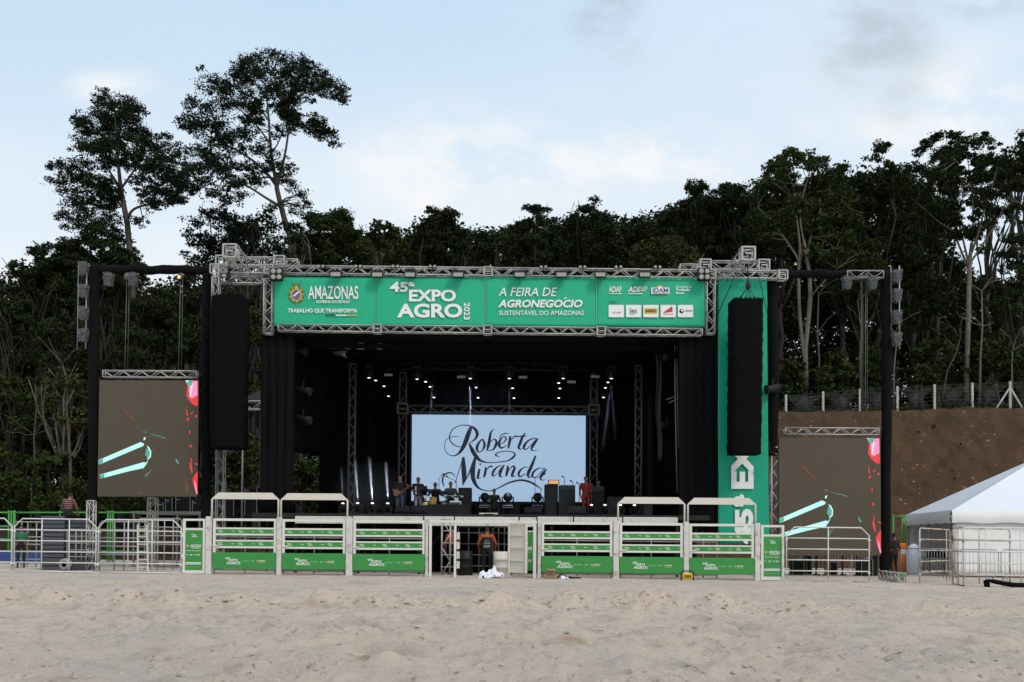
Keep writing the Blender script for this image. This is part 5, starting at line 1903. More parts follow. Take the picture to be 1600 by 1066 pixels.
# ---- moving head lamps
def moving_head(name, c, label, group, wrapped=False, lit=False, s=1.0, down=True):
    t = thing(name, c, label, 'stage light', group)
    k = -1 if down else 1
    P = lambda x, y, z: c + Vector((x * s, y * s, z * s * k))
    mb = MB()
    mb.cbox(P(-.19, -.15, -.02 if k > 0 else .14), P(.19, .15, .14 if k > 0 else -.02), .03 * s)
    mb.build('base', M_BLKBOX if not wrapped else M_GREYCASE, t)
    mb = MB()
    for sx in (-1, 1):
        mb.path([P(sx * .10, 0, .14), P(sx * .17, 0, .22), P(sx * .18, 0, .36), P(sx * .15, 0, .44)], [.045 * s] * 4, 6)
    mb.build('yoke', M_BLKBOX, t)
    mb = MB()
    mb.lathe(P(0, 0, .38), [(.06 * s, -.17 * s * k), (.125 * s, -.12 * s * k), (.135 * s, .02), (.14 * s, .16 * s * k), (.11 * s, .2 * s * k)], 14, (0, -.35, 1))
    mb.build('head', M_BLKBOX, t)
    mb = MB()
    mb.lathe(P(0, -.064, .565), [(.072 * s, 0), (.06 * s, .02 * s * k), (.02 * s, .03 * s * k)], 14, (0, -.35, 1))
    mb.build('lens', M_LIT if lit else M_GLASS, t)
    if wrapped:
        mb = MB()
        n, m = 18, 9
        vs, fs = [], []
        for i in range(m + 1):
            h = i / m
            for j in range(n):
                a = 2 * math.pi * j / n
                rr = (.27 - .07 * h) * (1 + random.uniform(-.09, .09))
                sq = 1 / max(abs(math.cos(a)), abs(math.sin(a))) ** .5
                vs.append(P(rr * sq * math.cos(a), rr * sq * math.sin(a), -.06 + .66 * h + random.uniform(-.02, .02)))
        for i in range(m):
            for j in range(n):
                fs.append((i * n + j, i * n + (j + 1) % n, (i + 1) * n + (j + 1) % n, (i + 1) * n + j))
        mb.add(vs, fs, 0, False)
        for q in range(2):
            a = random.uniform(0, 6.28)
            h = random.uniform(0, .55)
            mb.path([P(.26 * math.cos(a + d * .5), .26 * math.sin(a + d * .5), h + random.uniform(-.05, .05)) for d in range(5)], .012 * s, 4)
        mb.build('rain_cover', M_WRAP, t)
    return t


ORD = ('topmost', 'second from the top', 'third from the top', 'lowest')
for i, py in enumerate((421, 456, 491, 525)):
    moving_head('moving_head_lamp', at(130.5, py - 9, 38.6), ORD[i] + ' of the plastic wrapped lamps stacked outside the left black post', 'plastic wrapped lamps on the side frames', True, s=.74)
for i, py in enumerate((433, 463, 497, 531)):
    moving_head('moving_head_lamp', at(1401, py - 9, 38.6), ORD[i] + ' of the plastic wrapped lamps stacked outside the right black post', 'plastic wrapped lamps on the side frames', True, s=.74)
for px, py, w in ((170, 429, 'left crossbeam, close to the outer left post'), (208, 429, 'left crossbeam, beside the thin hoist pole'), (1323, 434, 'right crossbeam, midway along it'), (1363, 434, 'right crossbeam, close to the outer right post')):
    moving_head('moving_head_lamp', at(px, py, 38.6), 'plastic wrapped lamp hanging from the ' + w, 'plastic wrapped lamps on the side frames', True, s=.74)
# outriggers that carry the stacked lamps
for px, x2, side in ((130, 146, 'left'), (1401, 1388, 'right')):
    mb = MB()
    a = at(px, 415, 38.75)
    b = at(px, 545, 38.75)
    mb.tube((a.x + .12, 38.8, a.z), (a.x + .12, 38.8, b.z), .025)
    mb.tube((a.x - .2, 38.8, a.z), (a.x - .2, 38.8, b.z), .015)
    for py in (416, 450, 486, 520):
        z = at(px, py, 38.8).z
        mb.tube((a.x - .2, 38.8, z), (at(x2, py, 38.8).x, 38.8, z), .022)
    mb.build('lamp_ladder', M_GALV, w1 if side == 'left' else w2)
# lit row inside the stage
GRP = 'lit moving head lamps under the stage roof'
for i, (px, py) in enumerate(((577, 575), (652, 577), (735, 576), (796, 576), (880, 576), (955, 576))):
    moving_head('moving_head_lamp', at(px, py - 4, 43.7), ('lit lamp hanging under the stage roof, ' + ['nearest the left lattice post', 'just left of the lit screen\'s left edge', 'above the capital R of the script', 'above the middle of the script',
                                                                                                   'above the right part of the lit screen', 'right of the lit screen\'s right edge'][i]), GRP, False, True, s=.95)
# small par lamps further back
pars = [(587, 595), (600, 604), (607, 619.5), (665, 597), (672, 605), (678, 621.5), (744, 606), (747, 622), (801, 607), (803, 622.5), (873, 599), (875, 607.5), (873, 622.5), (950, 598), (946, 606.5), (943, 621.5)]
colname = {0: 'left of the lit screen', 3: 'at the screen\'s left end', 6: 'above the letter R', 8: 'above the middle of the screen', 10: 'above the screen\'s right part', 13: 'at the screen\'s right end'}
pn = ''
p0 = None
for i, (px, py) in enumerate(pars):
    if i in colname:
        pn = colname[i]
        rank = 0
        tot = [3, 3, 2, 2, 3, 3][list(colname).index(i)]
    Yp = (45.0 if py < 602 else 46.0 if py < 615 else 47.0)
    c = at(px, py, Yp)
    lab = 'tiny lit ceiling lamp %s, %s of its row' % (pn, ('front one', 'middle one' if tot == 3 else 'rear one', 'rear one')[rank])
    rank += 1
    if p0 is None:
        t = thing('ceiling_spot', c, lab, 'stage light', 'tiny lit ceiling lamps in rows')
        mb = MB()
        mb.lathe(c + Vector((0, 0, .02)), [(.085, 0), (.09, .12), (.06, .22)], 12)
        mb.bar(c + Vector((-.11, 0, .12)), c + Vector((-.11, 0, .42)), .02)
        mb.bar(c + Vector((.11, 0, .12)), c + Vector((.11, 0, .42)), .02)
        mb.build('housing', M_BLKMETAL, t)
        mb = MB()
        mb.lathe(c, [(.02, -.012), (.055, 0), (.055, .019)], 12)
        mb.build('lens', M_LIT, t)
        p0, pc = t, c
    else:
        copy_tree(p0, c - pc, lab)
# unlit wash panels on the lighting beam
for i, (px, py) in enumerate(((607, 586), (721, 589), (817, 589.5), (893, 597), (930, 588.5))):
    c = at(px, py, 43.8)
    t = thing('wash_light', c, 'flat dim lamp panel under the stage roof, ' + ['nearest the left lattice post', 'left of the middle lamps', 'right of the middle lamps', 'lower one right of the middle', 'nearest the right lattice post'][i], 'stage light', 'dim flat lamp panels under the roof')
    mb = MB()
    mb.cbox(c + Vector((-.2, 0, -.07)), c + Vector((.2, .12, .07)), .015)
    mb.bar(c + Vector((0, .06, .07)), c + Vector((0, .06, .3)), .03)
    mb.build('housing', M_BLKMETAL, t)
    mb = MB()
    mb.box(c + Vector((-.18, -.012, -.05)), c + Vector((.18, -.002, .05)))
    mb.build('glass', M_GLASS, t)
# unlit lamps on the wings of the stage
for i, (px, py, Y) in enumerate(((468, 548, 39.6), (474, 610, 39.6), (474, 655, 39.6), (532, 551, 42), (1048, 556, 40), (1042, 663, 40.5), (1208, 607, 38.4))):
    c = at(px, py, Y)
    t = thing('spotlight', c, 'unlit black spotlight ' + ['highest inside the left curtain', 'second down inside the left curtain', 'lowest inside the left curtain', 'with a shiny clamp at the left end of the inner beam', 'highest beside the right thin cables', 'low beside the right thin cables', 'cluster on the inner right post by the hanging banner'][i], 'stage light', 'unlit side spotlights')
    mb = MB()
    ax = Vector((1, -.3, -.25)) if px < 700 else Vector((-1, -.3, -.25))
    mb.lathe(c, [(.08, -.3), (.13, -.25), (.14, .1), (.18, .3), (.16, .31)], 12, ax)
    mb.bar(c + Vector((0, 0, .12)), c + Vector((0, .05, .4)), .03)
    mb.build('housing', M_BLKBOX if i not in (3,) else M_GALV, t)
    mb = MB()
    mb.lathe(c, [(.15, .312), (.06, .325)], 12, ax)
    mb.build('lens', M_BLKMETAL, t)
# ------------------------------------------------------------------ gates and fences
YG = 34.0


def X(px, y=YG):
    return at(px, 850, y).x


def base(px, y=YG):
    x = X(px, y)
    return Vector((x, y, gz(x, y)))


def local(o):
    return lambda x, z, y=0.0: Vector((o.x + x, o.y + y, o.z + z))


def strip_logo(mb, P, x, z, h):
    """Tiny running print of the strips: a slanted word block and a dash."""
    pl = lambda u, v: P(x + u, z - v, -.034)
    word(mb, 'EXPO', pl, (-.085, -h * .42, .045, -.008), .03)
    word(mb, 'AGRO', pl, (-.065, .004, .085, h * .42), .03)
    rect(mb, pl, (.36, -h * .08, .46, h * .06))


def chute_gate(px0, px1, label, hoop):
    o = base(px0)
    w = X(px1) - o.x
    P = local(o)
    t = thing('chute_gate', o, label, 'gate', 'white chute gates with green boards')
    fr = MB()
    S = .085
    for x in (S / 2, w - S / 2):
        fr.box(P(x - S / 2, .20, -.03), P(x + S / 2, 1.86, .03))
    for z0, z1 in ((1.78, 1.86), (1.505, 1.56), (1.30, 1.36), (1.10, 1.15), (.875, .94)):
        fr.box(P(S + .001, z0, -.028), P(w - S - .001, z1, .028))
    fr.box(P(S + .001, .20, .0), P(w - S - .001, .26, .028))
    # latch and hinges
    fr.bar(P(-.12, .955, -.05), P(.22, .965, -.05), .03)
    fr.bar(P(.10, .99, -.05), P(.12, .93, -.05), .025)
    for z in (.35, .62, 1.62):
        fr.tube(P(w + .02, z, -.02), P(w + .02, z + .16, -.02), .022)
    fr.build('gate_frame', M_WHITE, t)
    bd = MB()
    bd.box(P(.0, .19, -.052), P(w, .735, -.032))
    b = bd.build('board', M_SIGN, t)
    pr = MB()
    q = lambda x, z: P(x, z, -.056)
    k = w / 2.2
    expo_logo(pr, q, (.44 * k, .575, .97 * k, .325), bold=.03)
    for i, (a, c) in enumerate(((1.02, 1.07), (1.11, 1.19), (1.22, 1.26), (1.33, 1.44))):
        rect(pr, q, (a * k, .465, c * k, .435), 1)
    rect(pr, q, (1.52 * k, .475, 1.58 * k, .43), 2)
    word(pr, 'AMAZONAS', q, (1.60 * k, .485, 1.82 * k, .425), .02)
    rect(pr, q, (1.54 * k, .395, 1.80 * k, .385), 2)
    pr.build('lettering', [M_PRINT, M_GREENP, M_GOLD], b)
    for z0, z1 in ((1.361, 1.504), (.941, 1.099)):
        sb = MB()
        sb.box(P(S + .002, z0, -.030), P(w - S - .002, z1, .02))
        s = sb.build('strip_board', M_SIGN, t)
        lp = MB()
        for f in (.15, .47, .79):
            strip_logo(lp, P, w * f - .06, (z0 + z1) / 2, (z1 - z0) * .62)
        lp.build('lettering', M_PRINT, s)
    if hoop:
        h = MB()
        for sx, x in ((1, -.05), (-1, w + .05)):
            xin = x + sx * .24
            h.path([P(x, 1.80), P(x, 2.48), P(x + sx * .05, 2.54)], .032, 8)
        h.prism([P(-.07, 2.50, -.03), P(w + .07, 2.50, -.03), P(w - .16, 2.72, -.03), P(.16, 2.72, -.03)], (0, .06, 0))
        h.build('hoop', M_CREAM, t)
    return t


def gate_post(px0, px1, label, h=1.92):
    o = base((px0 + px1) / 2)
    w = (X(px1) - X(px0)) / 2
    mb = MB()
    mb.cbox(o + Vector((-w, -.09, -.1)), o + Vector((w, .09, h)), .012)
    for z in (1.55, .85):
        mb.lathe(o + Vector((-w * .2, -.091, z)), [(.028, 0), (.028, -.02), (.012, -.022)], 8, (0, 1, 0))
    p = mb.build('gate_post', M_WORN, origin=o)
    tag(p, label, 'post', 'white posts of the chute gates')


chute_gate(333, 432, 'white chute gate with arched hoop, directly right of the left tall green sign', True)
chute_gate(441, 540, 'white chute gate with arched hoop, second from the left tall green sign', True)
chute_gate(552, 664, 'wide chute gate without a hoop, left of the open doorway', False)
chute_gate(846, 957, 'wide chute gate without a hoop, right of the open doorway', False)
chute_gate(968, 1067, 'white chute gate with arched hoop, next to the wide gate right of the doorway', True)
chute_gate(1077, 1178, 'white chute gate with arched hoop in front of the green hanging banner', True)
gate_post(322, 331, 'white post between the left tall green sign and the first hooped gate')
gate_post(432.8, 440.2, 'white post between the two hooped gates on the left')
gate_post(541, 551, 'white post between hooped gate and wide gate on the left')
gate_post(664.8, 669, 'thin white post at the left end of the left wide gate and doorway')
gate_post(840, 845, 'thin white post right of the doorway\'s open door')
gate_post(958, 967, 'chipped white post left of the third hooped gate')
gate_post(1068, 1076, 'white post behind the yellow reel')
gate_post(1179, 1187, 'worn white post beside the right tall green sign', 1.9)


def sign_gate(px0, px1, label):
    o = base(px0)
    w = X(px1) - o.x
    P = local(o)
    t = thing('sign_gate', o, label, 'gate', 'narrow gates with tall green signs')
    fr = MB()
    for x in (.04, w - .04):
        fr.box(P(x - .04, .02, -.03), P(x + .04, 1.84, .03))
    for z0, z1 in ((1.77, 1.84), (1.46, 1.53), (.02, .13)):
        fr.box(P(.081, z0, -.028), P(w - .081, z1, .028))
    for z in (.5, 1.2):
        fr.tube(P(-.02, z, -.02), P(-.02, z + .16, -.02), .02)
    fr.build('gate_frame', M_WHITE, t)
    b = MB()
    b.box(P(.082, .131, -.024), P(w - .082, 1.459, .01))
    b = b.build('board', M_SIGN, t)
    pr = MB()
    q = lambda u, v: P(.08 + (w - .16) * u, .13 + 1.33 * (1 - v), -.030)
    expo_logo(pr, q, (.34, .09, .68, .18), bold=.04)
    disc(pr, q, .14, .39, .07, .035, 1, 14)
    disc(pr, lambda u, v: q(u, v) + Vector((0, -.002, 0)), .14, .39, .035, .018, 2, 10)
    word(pr, 'AMAZONAS', q, (.29, .355, .90, .43), .02)
    rect(pr, q, (.35, .442, .86, .452))
    word(pr, 'TRABALHO QUE TRANSFORMA', q, (.06, .50, .90, .525), .02)
    rect(pr, q, (.60, .535, .75, .543), 1)
    for a, c in ((.09, .16), (.27, .42), (.52, .60), (.66, .84)):
        rect(pr, q, (a, .605, c, .62), 0)
        rect(pr, q, (a + .02, .63, c - .01, .637), 0)
    for k in range(6):
        rect(pr, q, (.03 + k * .148, .80, .165 + k * .148, .855), 0)
        rect(pr, lambda u, v: q(u, v) + Vector((0, -.003, 0)), (.055 + k * .148, .822, .14 + k * .148, .834), (3, 4, 1, 5, 3, 4)[k])
    for k in range(5):
        rect(pr, q, (.12 + k * .16, .915, .18 + k * .16, .922), 0)
        rect(pr, q, (.10 + k * .16, .015, .14 + k * .16, .022), 2)
    pr.build('lettering', [M_PRINT, M_GOLD, M_GREENP, M_DARKP, M_BLUEP, M_REDP], b)
    return t


sign_gate(286, 321, 'narrow gate with tall green sign at the left end of the chute gates')
sign_gate(1189, 1225, 'narrow gate with tall green sign at the right end of the chute gates')


def pen_panel(pts, label, rails, verts, ch=(.26, .26), m=None, r=.0225, feet=True, name='pen_panel', top=1.78, grp='white tubular pen panels', zb=.03):
    """Tubular panel from pts[0] to pts[1] with chamfered upper corners."""
    a, b = Vector(pts[0]), Vector(pts[1])
    o = (a + b) / 2
    t = thing(name, o, label, 'fence panel', grp)
    L = (b - a).length
    ux = (b - a).normalized()
    P = lambda x, z: a + ux * x + Vector((0, 0, z))
    mb = MB()
    path = [P(0, zb)]
    path += [P(0, top - ch[0]), P(ch[0], top)] if ch[0] else [P(0, top - .08), P(.08, top)]
    path += [P(L - ch[1], top), P(L, top - ch[1])] if ch[1] else [P(L - .08, top), P(L, top - .08)]
    path += [P(L, zb)]
    mb.path(path, r, 8)
    for z in rails:
        mb.tube(P(0, z), P(L, z), r * .92, n=6)
    for f in verts:
        mb.tube(P(L * f, zb - .02), P(L * f, top), r * .9, n=6)
    mb.build('frame', m or M_RAIL, t)
    mb = MB()
    for x in (0, L):
        for z in (top - .45, .25):
            mb.lathe(P(x, z), [(.03, 0), (.045, .01), (.045, .07), (.03, .08)], 8)
        mb.bar(P(x, 0) - Vector((0, 0, .04)), P(x, 0.035), .06, .06)
    mb.build('coupling', m or M_RAIL, t)
    return t


RL = (1.41, 1.05, .69, .33, .03)
pen_panel((base(-106), base(18.5)), 'white pen panel cut by the left edge of the picture', RL, (.33, .66))
pen_panel((base(22.5), base(150)), 'white pen panel in front of the dark stacked boards', RL, (.335, .67))
pen_panel((base(153.5), base(283)), 'white pen panel beneath the left side screen', RL, (.36, .65))
pen_panel((base(1229, 33.8), base(1358, 33.8)), 'white pen panel beneath the right side screen', (1.42, 1.06, .70, .34), (.505,), zb=.02)
pen_panel((base(1437, 33), base(1484, 36)), 'rusty white pen panel turned edgeways by the tent', (1.42, 1.06, .70, .34), (.88,), (.0, .0), m=M_RUSTRAIL)
pen_panel((base(1489, 32.4), base(1505, 31.0)), 'short cream pen panel turned nearly end on, joined to the right hand panel', (1.42, 1.06, .70, .34, .03), (.5,), (0, 0), m=M_RUSTRAIL)
pen_panel((base(1505, 31.0), base(1640, 31.4)), 'cream pen panel cut by the right edge of the picture', (1.42, 1.06, .70, .34, .03), (.26, .665), (0, 0), m=M_RAIL)
pen_panel((base(1488, 32.6), base(1578, 33.4)), 'rust stained pen panel behind the cream one in front of the tent', (1.40, 1.04, .68, .32), (.46,), (0, 0), m=M_RUSTRAIL)

# ---- doorway between the wide gates
o = base(755)
t = thing('doorway_frame', base(674), 'white doorway frame in the middle of the row of gates', 'door frame')
mb = MB()
for a, b in ((670.5, 674.5), (709.5, 713), (793.5, 797.5), (833, 838)):
    x0, x1 = X(a), X(b)
    mb.box((x0, YG - .05, gz(x0) - .05), (x1, YG + .05, gz(x0) + 1.80))
xa, xb = X(670), X(839)
mb.box((xa, YG - .06, gz(xa) + 1.80), (xb, YG + .06, gz(xa) + 1.88))
mb.build('frame', M_WHITE, t)
mb = MB()
for k, zc in enumerate((.40, .72, 1.04, 1.36)):
    x0 = X(713.6)
    mb.box((x0, YG - .045, gz(x0) + zc - .11), (x0 + .10, YG + .04, gz(x0) + zc + .13))
mb.build('sliding_latch_plate', M_WORN, t)
dr = thing('open_door', base(797), 'cream ribbed steel door swung open in the doorway', 'door')
mb = MB()
hx = X(796.5)
A = Vector((hx, YG - .06, gz(hx) + .16))
dirv = Vector((.56, -.42, 0))
nrm = Vector((.6, .8, 0)) * .03
L = dirv
for (z0, z1) in ((0, 1.66),):
    mb.prism([A, A + L, A + L + Vector((0, 0, z1)), A + Vector((0, 0, z1))], nrm)
mb.build('leaf', M_CREAM, dr)
mb = MB()
for z in (0.03, .42, .84, 1.25, 1.62):
    mb.bar(A + Vector((0, 0, z)) - nrm * .6, A + L + Vector((0, 0, z)) - nrm * .6, .04, .05)
for s in (0, .98):
    mb.bar(A + L * s - nrm * .7, A + L * s - nrm * .7 + Vector((0, 0, 1.66)), .05, .05)
mb.build('rib', M_CREAM, dr)
mb = MB()
for z in (.2, 1.4):
    mb.tube(A + Vector((-.02, 0, z)), A + Vector((-.02, 0, z + .14)), .025)
mb.tube(A + Vector((0, 0, -.2)), A, .03)
mb.build('hinge', M_WORN, dr)
# half hidden green sign behind the open door
t = thing('inner_sign_board', base(828, 35.2), 'green board half hidden behind the open cream door', 'sign')
mb = MB()
x0, x1 = X(815, 35.2), X(835, 35.2)
g = gz(x0)
mb.box((x0, 35.2, g + .2), (x1, 35.23, g + 1.52))
b = mb.build('board', M_SIGN, t)
mb = MB()
q = lambda u, v: Vector((x0 + (x1 - x0) * u, 35.19, g + .2 + 1.3 * (1 - v)))
word(mb, 'O', q, (.1, .22, .5, .32), .04)
word(mb, 'O!', q, (.1, .36, .8, .46), .04)
rect(mb, q, (.1, .50, .7, .51))
word(mb, 'GOV', q, (.1, .70, .8, .77), .03)
mb.build('lettering', M_PRINT, b)
mb = MB()
for z in (1.53, 1.86):
    mb.box((x0 - .05, 35.2, g + z), (x1 + .05, 35.24, g + z + .05))
for x in (x0 - .06, x1 + .02):
    mb.box((x, 35.19, g), (x + .05, 35.25, g + 1.9))
mb.build('board_frame', M_WORN, t)

# ---- pale boards that trim the front of the platform behind the gates
for i, (pa, pb, y) in enumerate(((461, 549, 814), (551, 661, 814), (663, 709, 814.5), (711, 810, 815), (812, 838, 816), (840, 895, 815), (897, 972, 815.5), (974, 1059, 815.5))):
    Yb = 36.5
    a, b = at(pa, y - 7.5, Yb), at(pb, y + 4.5 + (3 if 660 < pa < 840 else 0), Yb)
    mb = MB()
    mb.cbox((a.x, Yb, b.z), (b.x, Yb + .09, a.z), .01)
    for x in (a.x + .1, (a.x + b.x) / 2, b.x - .1):
        mb.box((x - .02, Yb - .004, b.z + .02), (x + .02, Yb + .002, b.z + .06))
    o = mb.build('platform_trim_board', M_FASCIA, origin=(a.x, Yb, b.z))
    tag(o, 'off white board edging the platform, ' + ['behind the second hooped gate', 'above the left wide gate', 'left of the doorway\'s middle post', 'directly above the doorway', 'above the open cream door',
                                                       'above the left half of the right wide gate', 'above the right half of the right wide gate', 'behind the third hooped gate'][i], 'trim board', 'off white boards edging the platform')
# posts that carry the platform trim
for i, px in enumerate((462, 560, 655, 862, 960, 1058)):
    x = X(px, 36.7)
    mb = MB()
    mb.box((x - .05, 36.65, gz(x) - .05), (x + .05, 36.75, at(px, 817, 36.7).z))
    mb.bar((x, 36.7, .5), (x + .9, 36.7, 1.6), .03)
    mb.bar((x - .35, 36.72, .4), (x + .55, 36.72, .4), .03)
    o = mb.build('platform_leg', M_BLKMETAL, origin=(x, 36.7, gz(x)))
    tag(o, 'dark platform leg with brace seen ' + ['left of the second hooped gate', 'at the left end of the left wide gate', 'at the right end of the left wide gate', 'at the left end of the right wide gate', 'left of the third hooped gate', 'right of the third hooped gate'][i], 'support', 'dark legs of the platform')
# chute pens just behind the gates: grey rails
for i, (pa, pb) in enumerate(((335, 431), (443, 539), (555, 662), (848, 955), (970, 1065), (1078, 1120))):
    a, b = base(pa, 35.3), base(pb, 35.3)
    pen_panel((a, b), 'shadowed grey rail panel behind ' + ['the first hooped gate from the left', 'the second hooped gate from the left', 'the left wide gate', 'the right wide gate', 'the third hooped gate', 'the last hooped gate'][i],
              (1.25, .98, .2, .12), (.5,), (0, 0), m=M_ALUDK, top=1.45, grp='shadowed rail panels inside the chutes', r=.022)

# ---- left background: green railing, dark boards, rails, lattice stand
def rail_fence(label, pxs, Y, y_top, m, rows, name='green_railing'):
    o = base(pxs[0], Y)
    t = thing(name, o, label, 'railing', 'bright green pipe railings')
    for px in pxs:
        mb = MB()
        x = X(px, Y)
        mb.tube((x, Y, gz(x) - .05), (x, Y, at(px, y_top - 3, Y).z), .035)
        mb.build('post', m, t)
    mb = MB()
    for k in rows:
        za, zb = at(pxs[0], y_top, Y).z, at(pxs[-1], y_top, Y).z
        mb.tube((X(pxs[0], Y), Y, za - k), (X(pxs[-1], Y), Y, zb - k), .035)
    mb.build('rail', m, t)


rail_fence('bright green pipe railing left of the dark stacked boards', (-60, 13, 17, 21), 46, 801, M_GREENRAIL, (0, .62, 1.2, 1.75))
rail_fence('bright green pipe railing behind the left side screen\'s foot', (22.5, 93, 168, 172, 176, 238), 46.2, 801, M_GREENRAIL, (0, 1.75))
rail_fence('bright green pipe railing beside the tent on the right', (1396, 1410, 1415), 46, 807, M_GREENRAIL, (0, 1.3))
t = thing('board_stack', base(84, 36.5), 'tall dark slatted panel leaning upright behind the left pen', 'panel')
mb = MB()
a, b = X(64, 36.5), X(100, 36.5)
g = gz(a)
zt = at(82, 806, 36.5).z
for k in range(13):
    z0 = g + (zt - g) * k / 13
    z1 = g + (zt - g) * (k + 1) / 13
    mb.prism([(a, 36.5, z0 + .01), (a, 36.5, z1 - .012), (a, 36.46, z0 + .02)], (b - a, 0, 0))
    mb.box((a, 36.501, z0), (b, 36.56, z1))
mb.build('slats', M_SLATE, t)
t = thing('board_stack', base(118, 36.8), 'dark slatted panel under the boy\'s seat, right of the taller one', 'panel')
mb = MB()
a, b = X(101, 36.8), X(134, 36.8)
for k in range(12):
    z0 = g + (zt - .12 - g) * k / 12
    z1 = g + (zt - .12 - g) * (k + 1) / 12
    mb.prism([(a, 36.8, z0 + .01), (a, 36.8, z1 - .012), (a, 36.76, z0 + .02)], (b - a, 0, 0))
    mb.box((a, 36.801, z0), (b, 36.86, z1))
mb.build('slats', M_SLATE, t)
mb = MB()
a = base(-60, 44)
mb.box((X(-80, 44), 44, gz(-20) + .05), (X(65, 44), 44.06, gz(-20) + .55))
o = mb.build('blue_board', M_BLUEB, origin=(X(20, 44), 44, gz(-20)))
tag(o, 'low blue board along the ground at the far left', 'board')
for i, (px, yt, Y, sz) in enumerate(((142, 783, 36.2, .28), (238, 779, 41, .36))):
    x = X(px, Y)
    mb = MB()
    mb.truss((x, Y, gz(x)), (x, Y, at(px, yt, Y).z), sz, .026, .017, step=.42)
    o = mb.build('lattice_stand', M_ALU if i == 0 else M_CREAM, origin=(x, Y, gz(x)))
    tag(o, ('silver lattice upright standing behind the left pen panels', 'pale lattice upright below the left side screen')[i], 'truss upright')
for i, (pa, pb, Y, tp) in enumerate(((20, 66, 40, 1.75), (105, 150, 36.4, 1.45), (156, 232, 36.2, 1.75), (216, 284, 38, 1.9))):
    pen_panel((base(pa, Y), base(pb, Y)), 'older cream rail panel ' + ['far behind the left pen', 'beside the silver lattice upright', 'behind the pen panel under the left screen', 'furthest right behind the left pen'][i],
              [tp * k / 6 for k in range(1, 6)], (.3, .5, .8) if i != 3 else (.15, .3, .45, .6, .8), (0, 0), m=M_ALUDK, top=tp, grp='older rail panels behind the left pen', r=.028)
# ladder behind the pen
x = X(224, 36)
mb = MB()
for dx in (-.18, .18):
    mb.bar((x + dx, 36, gz(x)), (x + dx * .9 - .12, 36.2, gz(x) + 1.65), .05, .03)
for k in range(6):
    f = (k + .6) / 6.2
    mb.bar((x - .18 - .12 * f, 36 + .2 * f, gz(x) + 1.65 * f), (x + .18 - .12 * f, 36 + .2 * f, gz(x) + 1.65 * f), .035)
o = mb.build('step_ladder', M_CREAM, origin=(x, 36, gz(x)))
tag(o, 'cream ladder leaning behind the left pen panels', 'ladder')
# concrete weight ring and dark pallet under the boards
c = base(103, 36.0) + Vector((0, 0, .22))
mb = MB()
mb.lathe(c, [(.10, -.09), (.21, -.10), (.22, 0), (.21, .10), (.10, .09)], 16, (.3, 1, 0))
o = mb.build('wheel', M_ALUDK, origin=base(103, 36.0))
tag(o, 'grey wheel standing at the foot of the dark slatted panel', 'wheel')
mb = MB()
a, b = X(108, 36.1), X(148, 36.1)
for k in range(9):
    x = a + (b - a) * k / 8
    mb.box((x - .04, 36.1, g + .03), (x + .04, 36.14, g + .33))
mb.box((a - .05, 36.141, g + .28), (b + .05, 36.3, g + .36))
o = mb.build('pallet', M_SLATE, origin=(a, 36.1, g))
tag(o, 'dark slatted pallet lying under the rails left of the lattice upright', 'pallet')
# technical platform behind the left screen and small roof in the gap
mb = MB()
Y = 42
a, b = X(205, Y), X(330, Y)
z = at(260, 799, Y).z
mb.box((a, Y, z - .1), (b, Y + 2.5, z))
for px in (207, 240, 275, 310, 328):
    x = X(px, Y)
    mb.box((x - .04, Y + .1, -.1), (x + .04, Y + .18, z - .101))
o = mb.build('side_platform', [M_ALUDK], origin=(a, Y, 0))
tag(o, 'low working platform behind the foot of the left screen', 'platform')
for i, (pa, pb, ya, yb) in enumerate(((258, 270, 778, 796), (274, 298, 776, 797), (300, 316, 781, 797), (338, 366, 780, 803), (382, 402, 762, 804), (246, 256, 784, 797))):
    a, b = at(pa, ya, 42.5), at(pb, yb + 1.5, 42.5)
    zb = z + .001 if pb < 330 else deck_z + .001
    mb = MB()
    mb.cbox((a.x, 42.5, zb), (b.x, 43.1, a.z), .02)
    mb.box((a.x + .05, 42.49, a.z - .14), (a.x + .18, 42.499, a.z - .10), 1)
    for xx in (a.x + .012, b.x - .04):
        mb.box((xx, 42.485, zb + .02), (xx + .025, 42.502, a.z - .02), 1)
    o = mb.build('equipment_case', [M_BLKBOX, M_GALV], origin=(a.x, 42.5, zb))
    tag(o, 'black equipment case ' + ['left of the widest one under the left screen', 'under the right half of the left screen, the widest there', 'close to the inner black post under the left screen', 'on stage left edge above the first hooped gate', 'tall one left of the left curtain', 'smallest under the left screen'][i], 'case', 'black equipment cases beside the stage')
t = thing('small_canopy', at(392, 640, 46), 'small grey canopy roof on a lattice beam, seen left of the stage curtain', 'canopy')
mb = MB()
mb.truss(at(377, 634, 46), at(412, 634, 46), .42, .03, .02)
mb.build('beam', M_ALU, t)
mb = MB()
mb.prism([at(376, 624, 46), at(412, 628, 46), at(412, 608, 46)], (0, 3, 0))
mb.build('roof', M_GREYCASE, t)
for i, px in enumerate((380, 408)):
    mb = MB()
    p = at(px, 640, 46)
    mb.tube((p.x, 46, p.z), (p.x, 46, 0), .04)
    mb.build('leg', M_ALUDK, t)

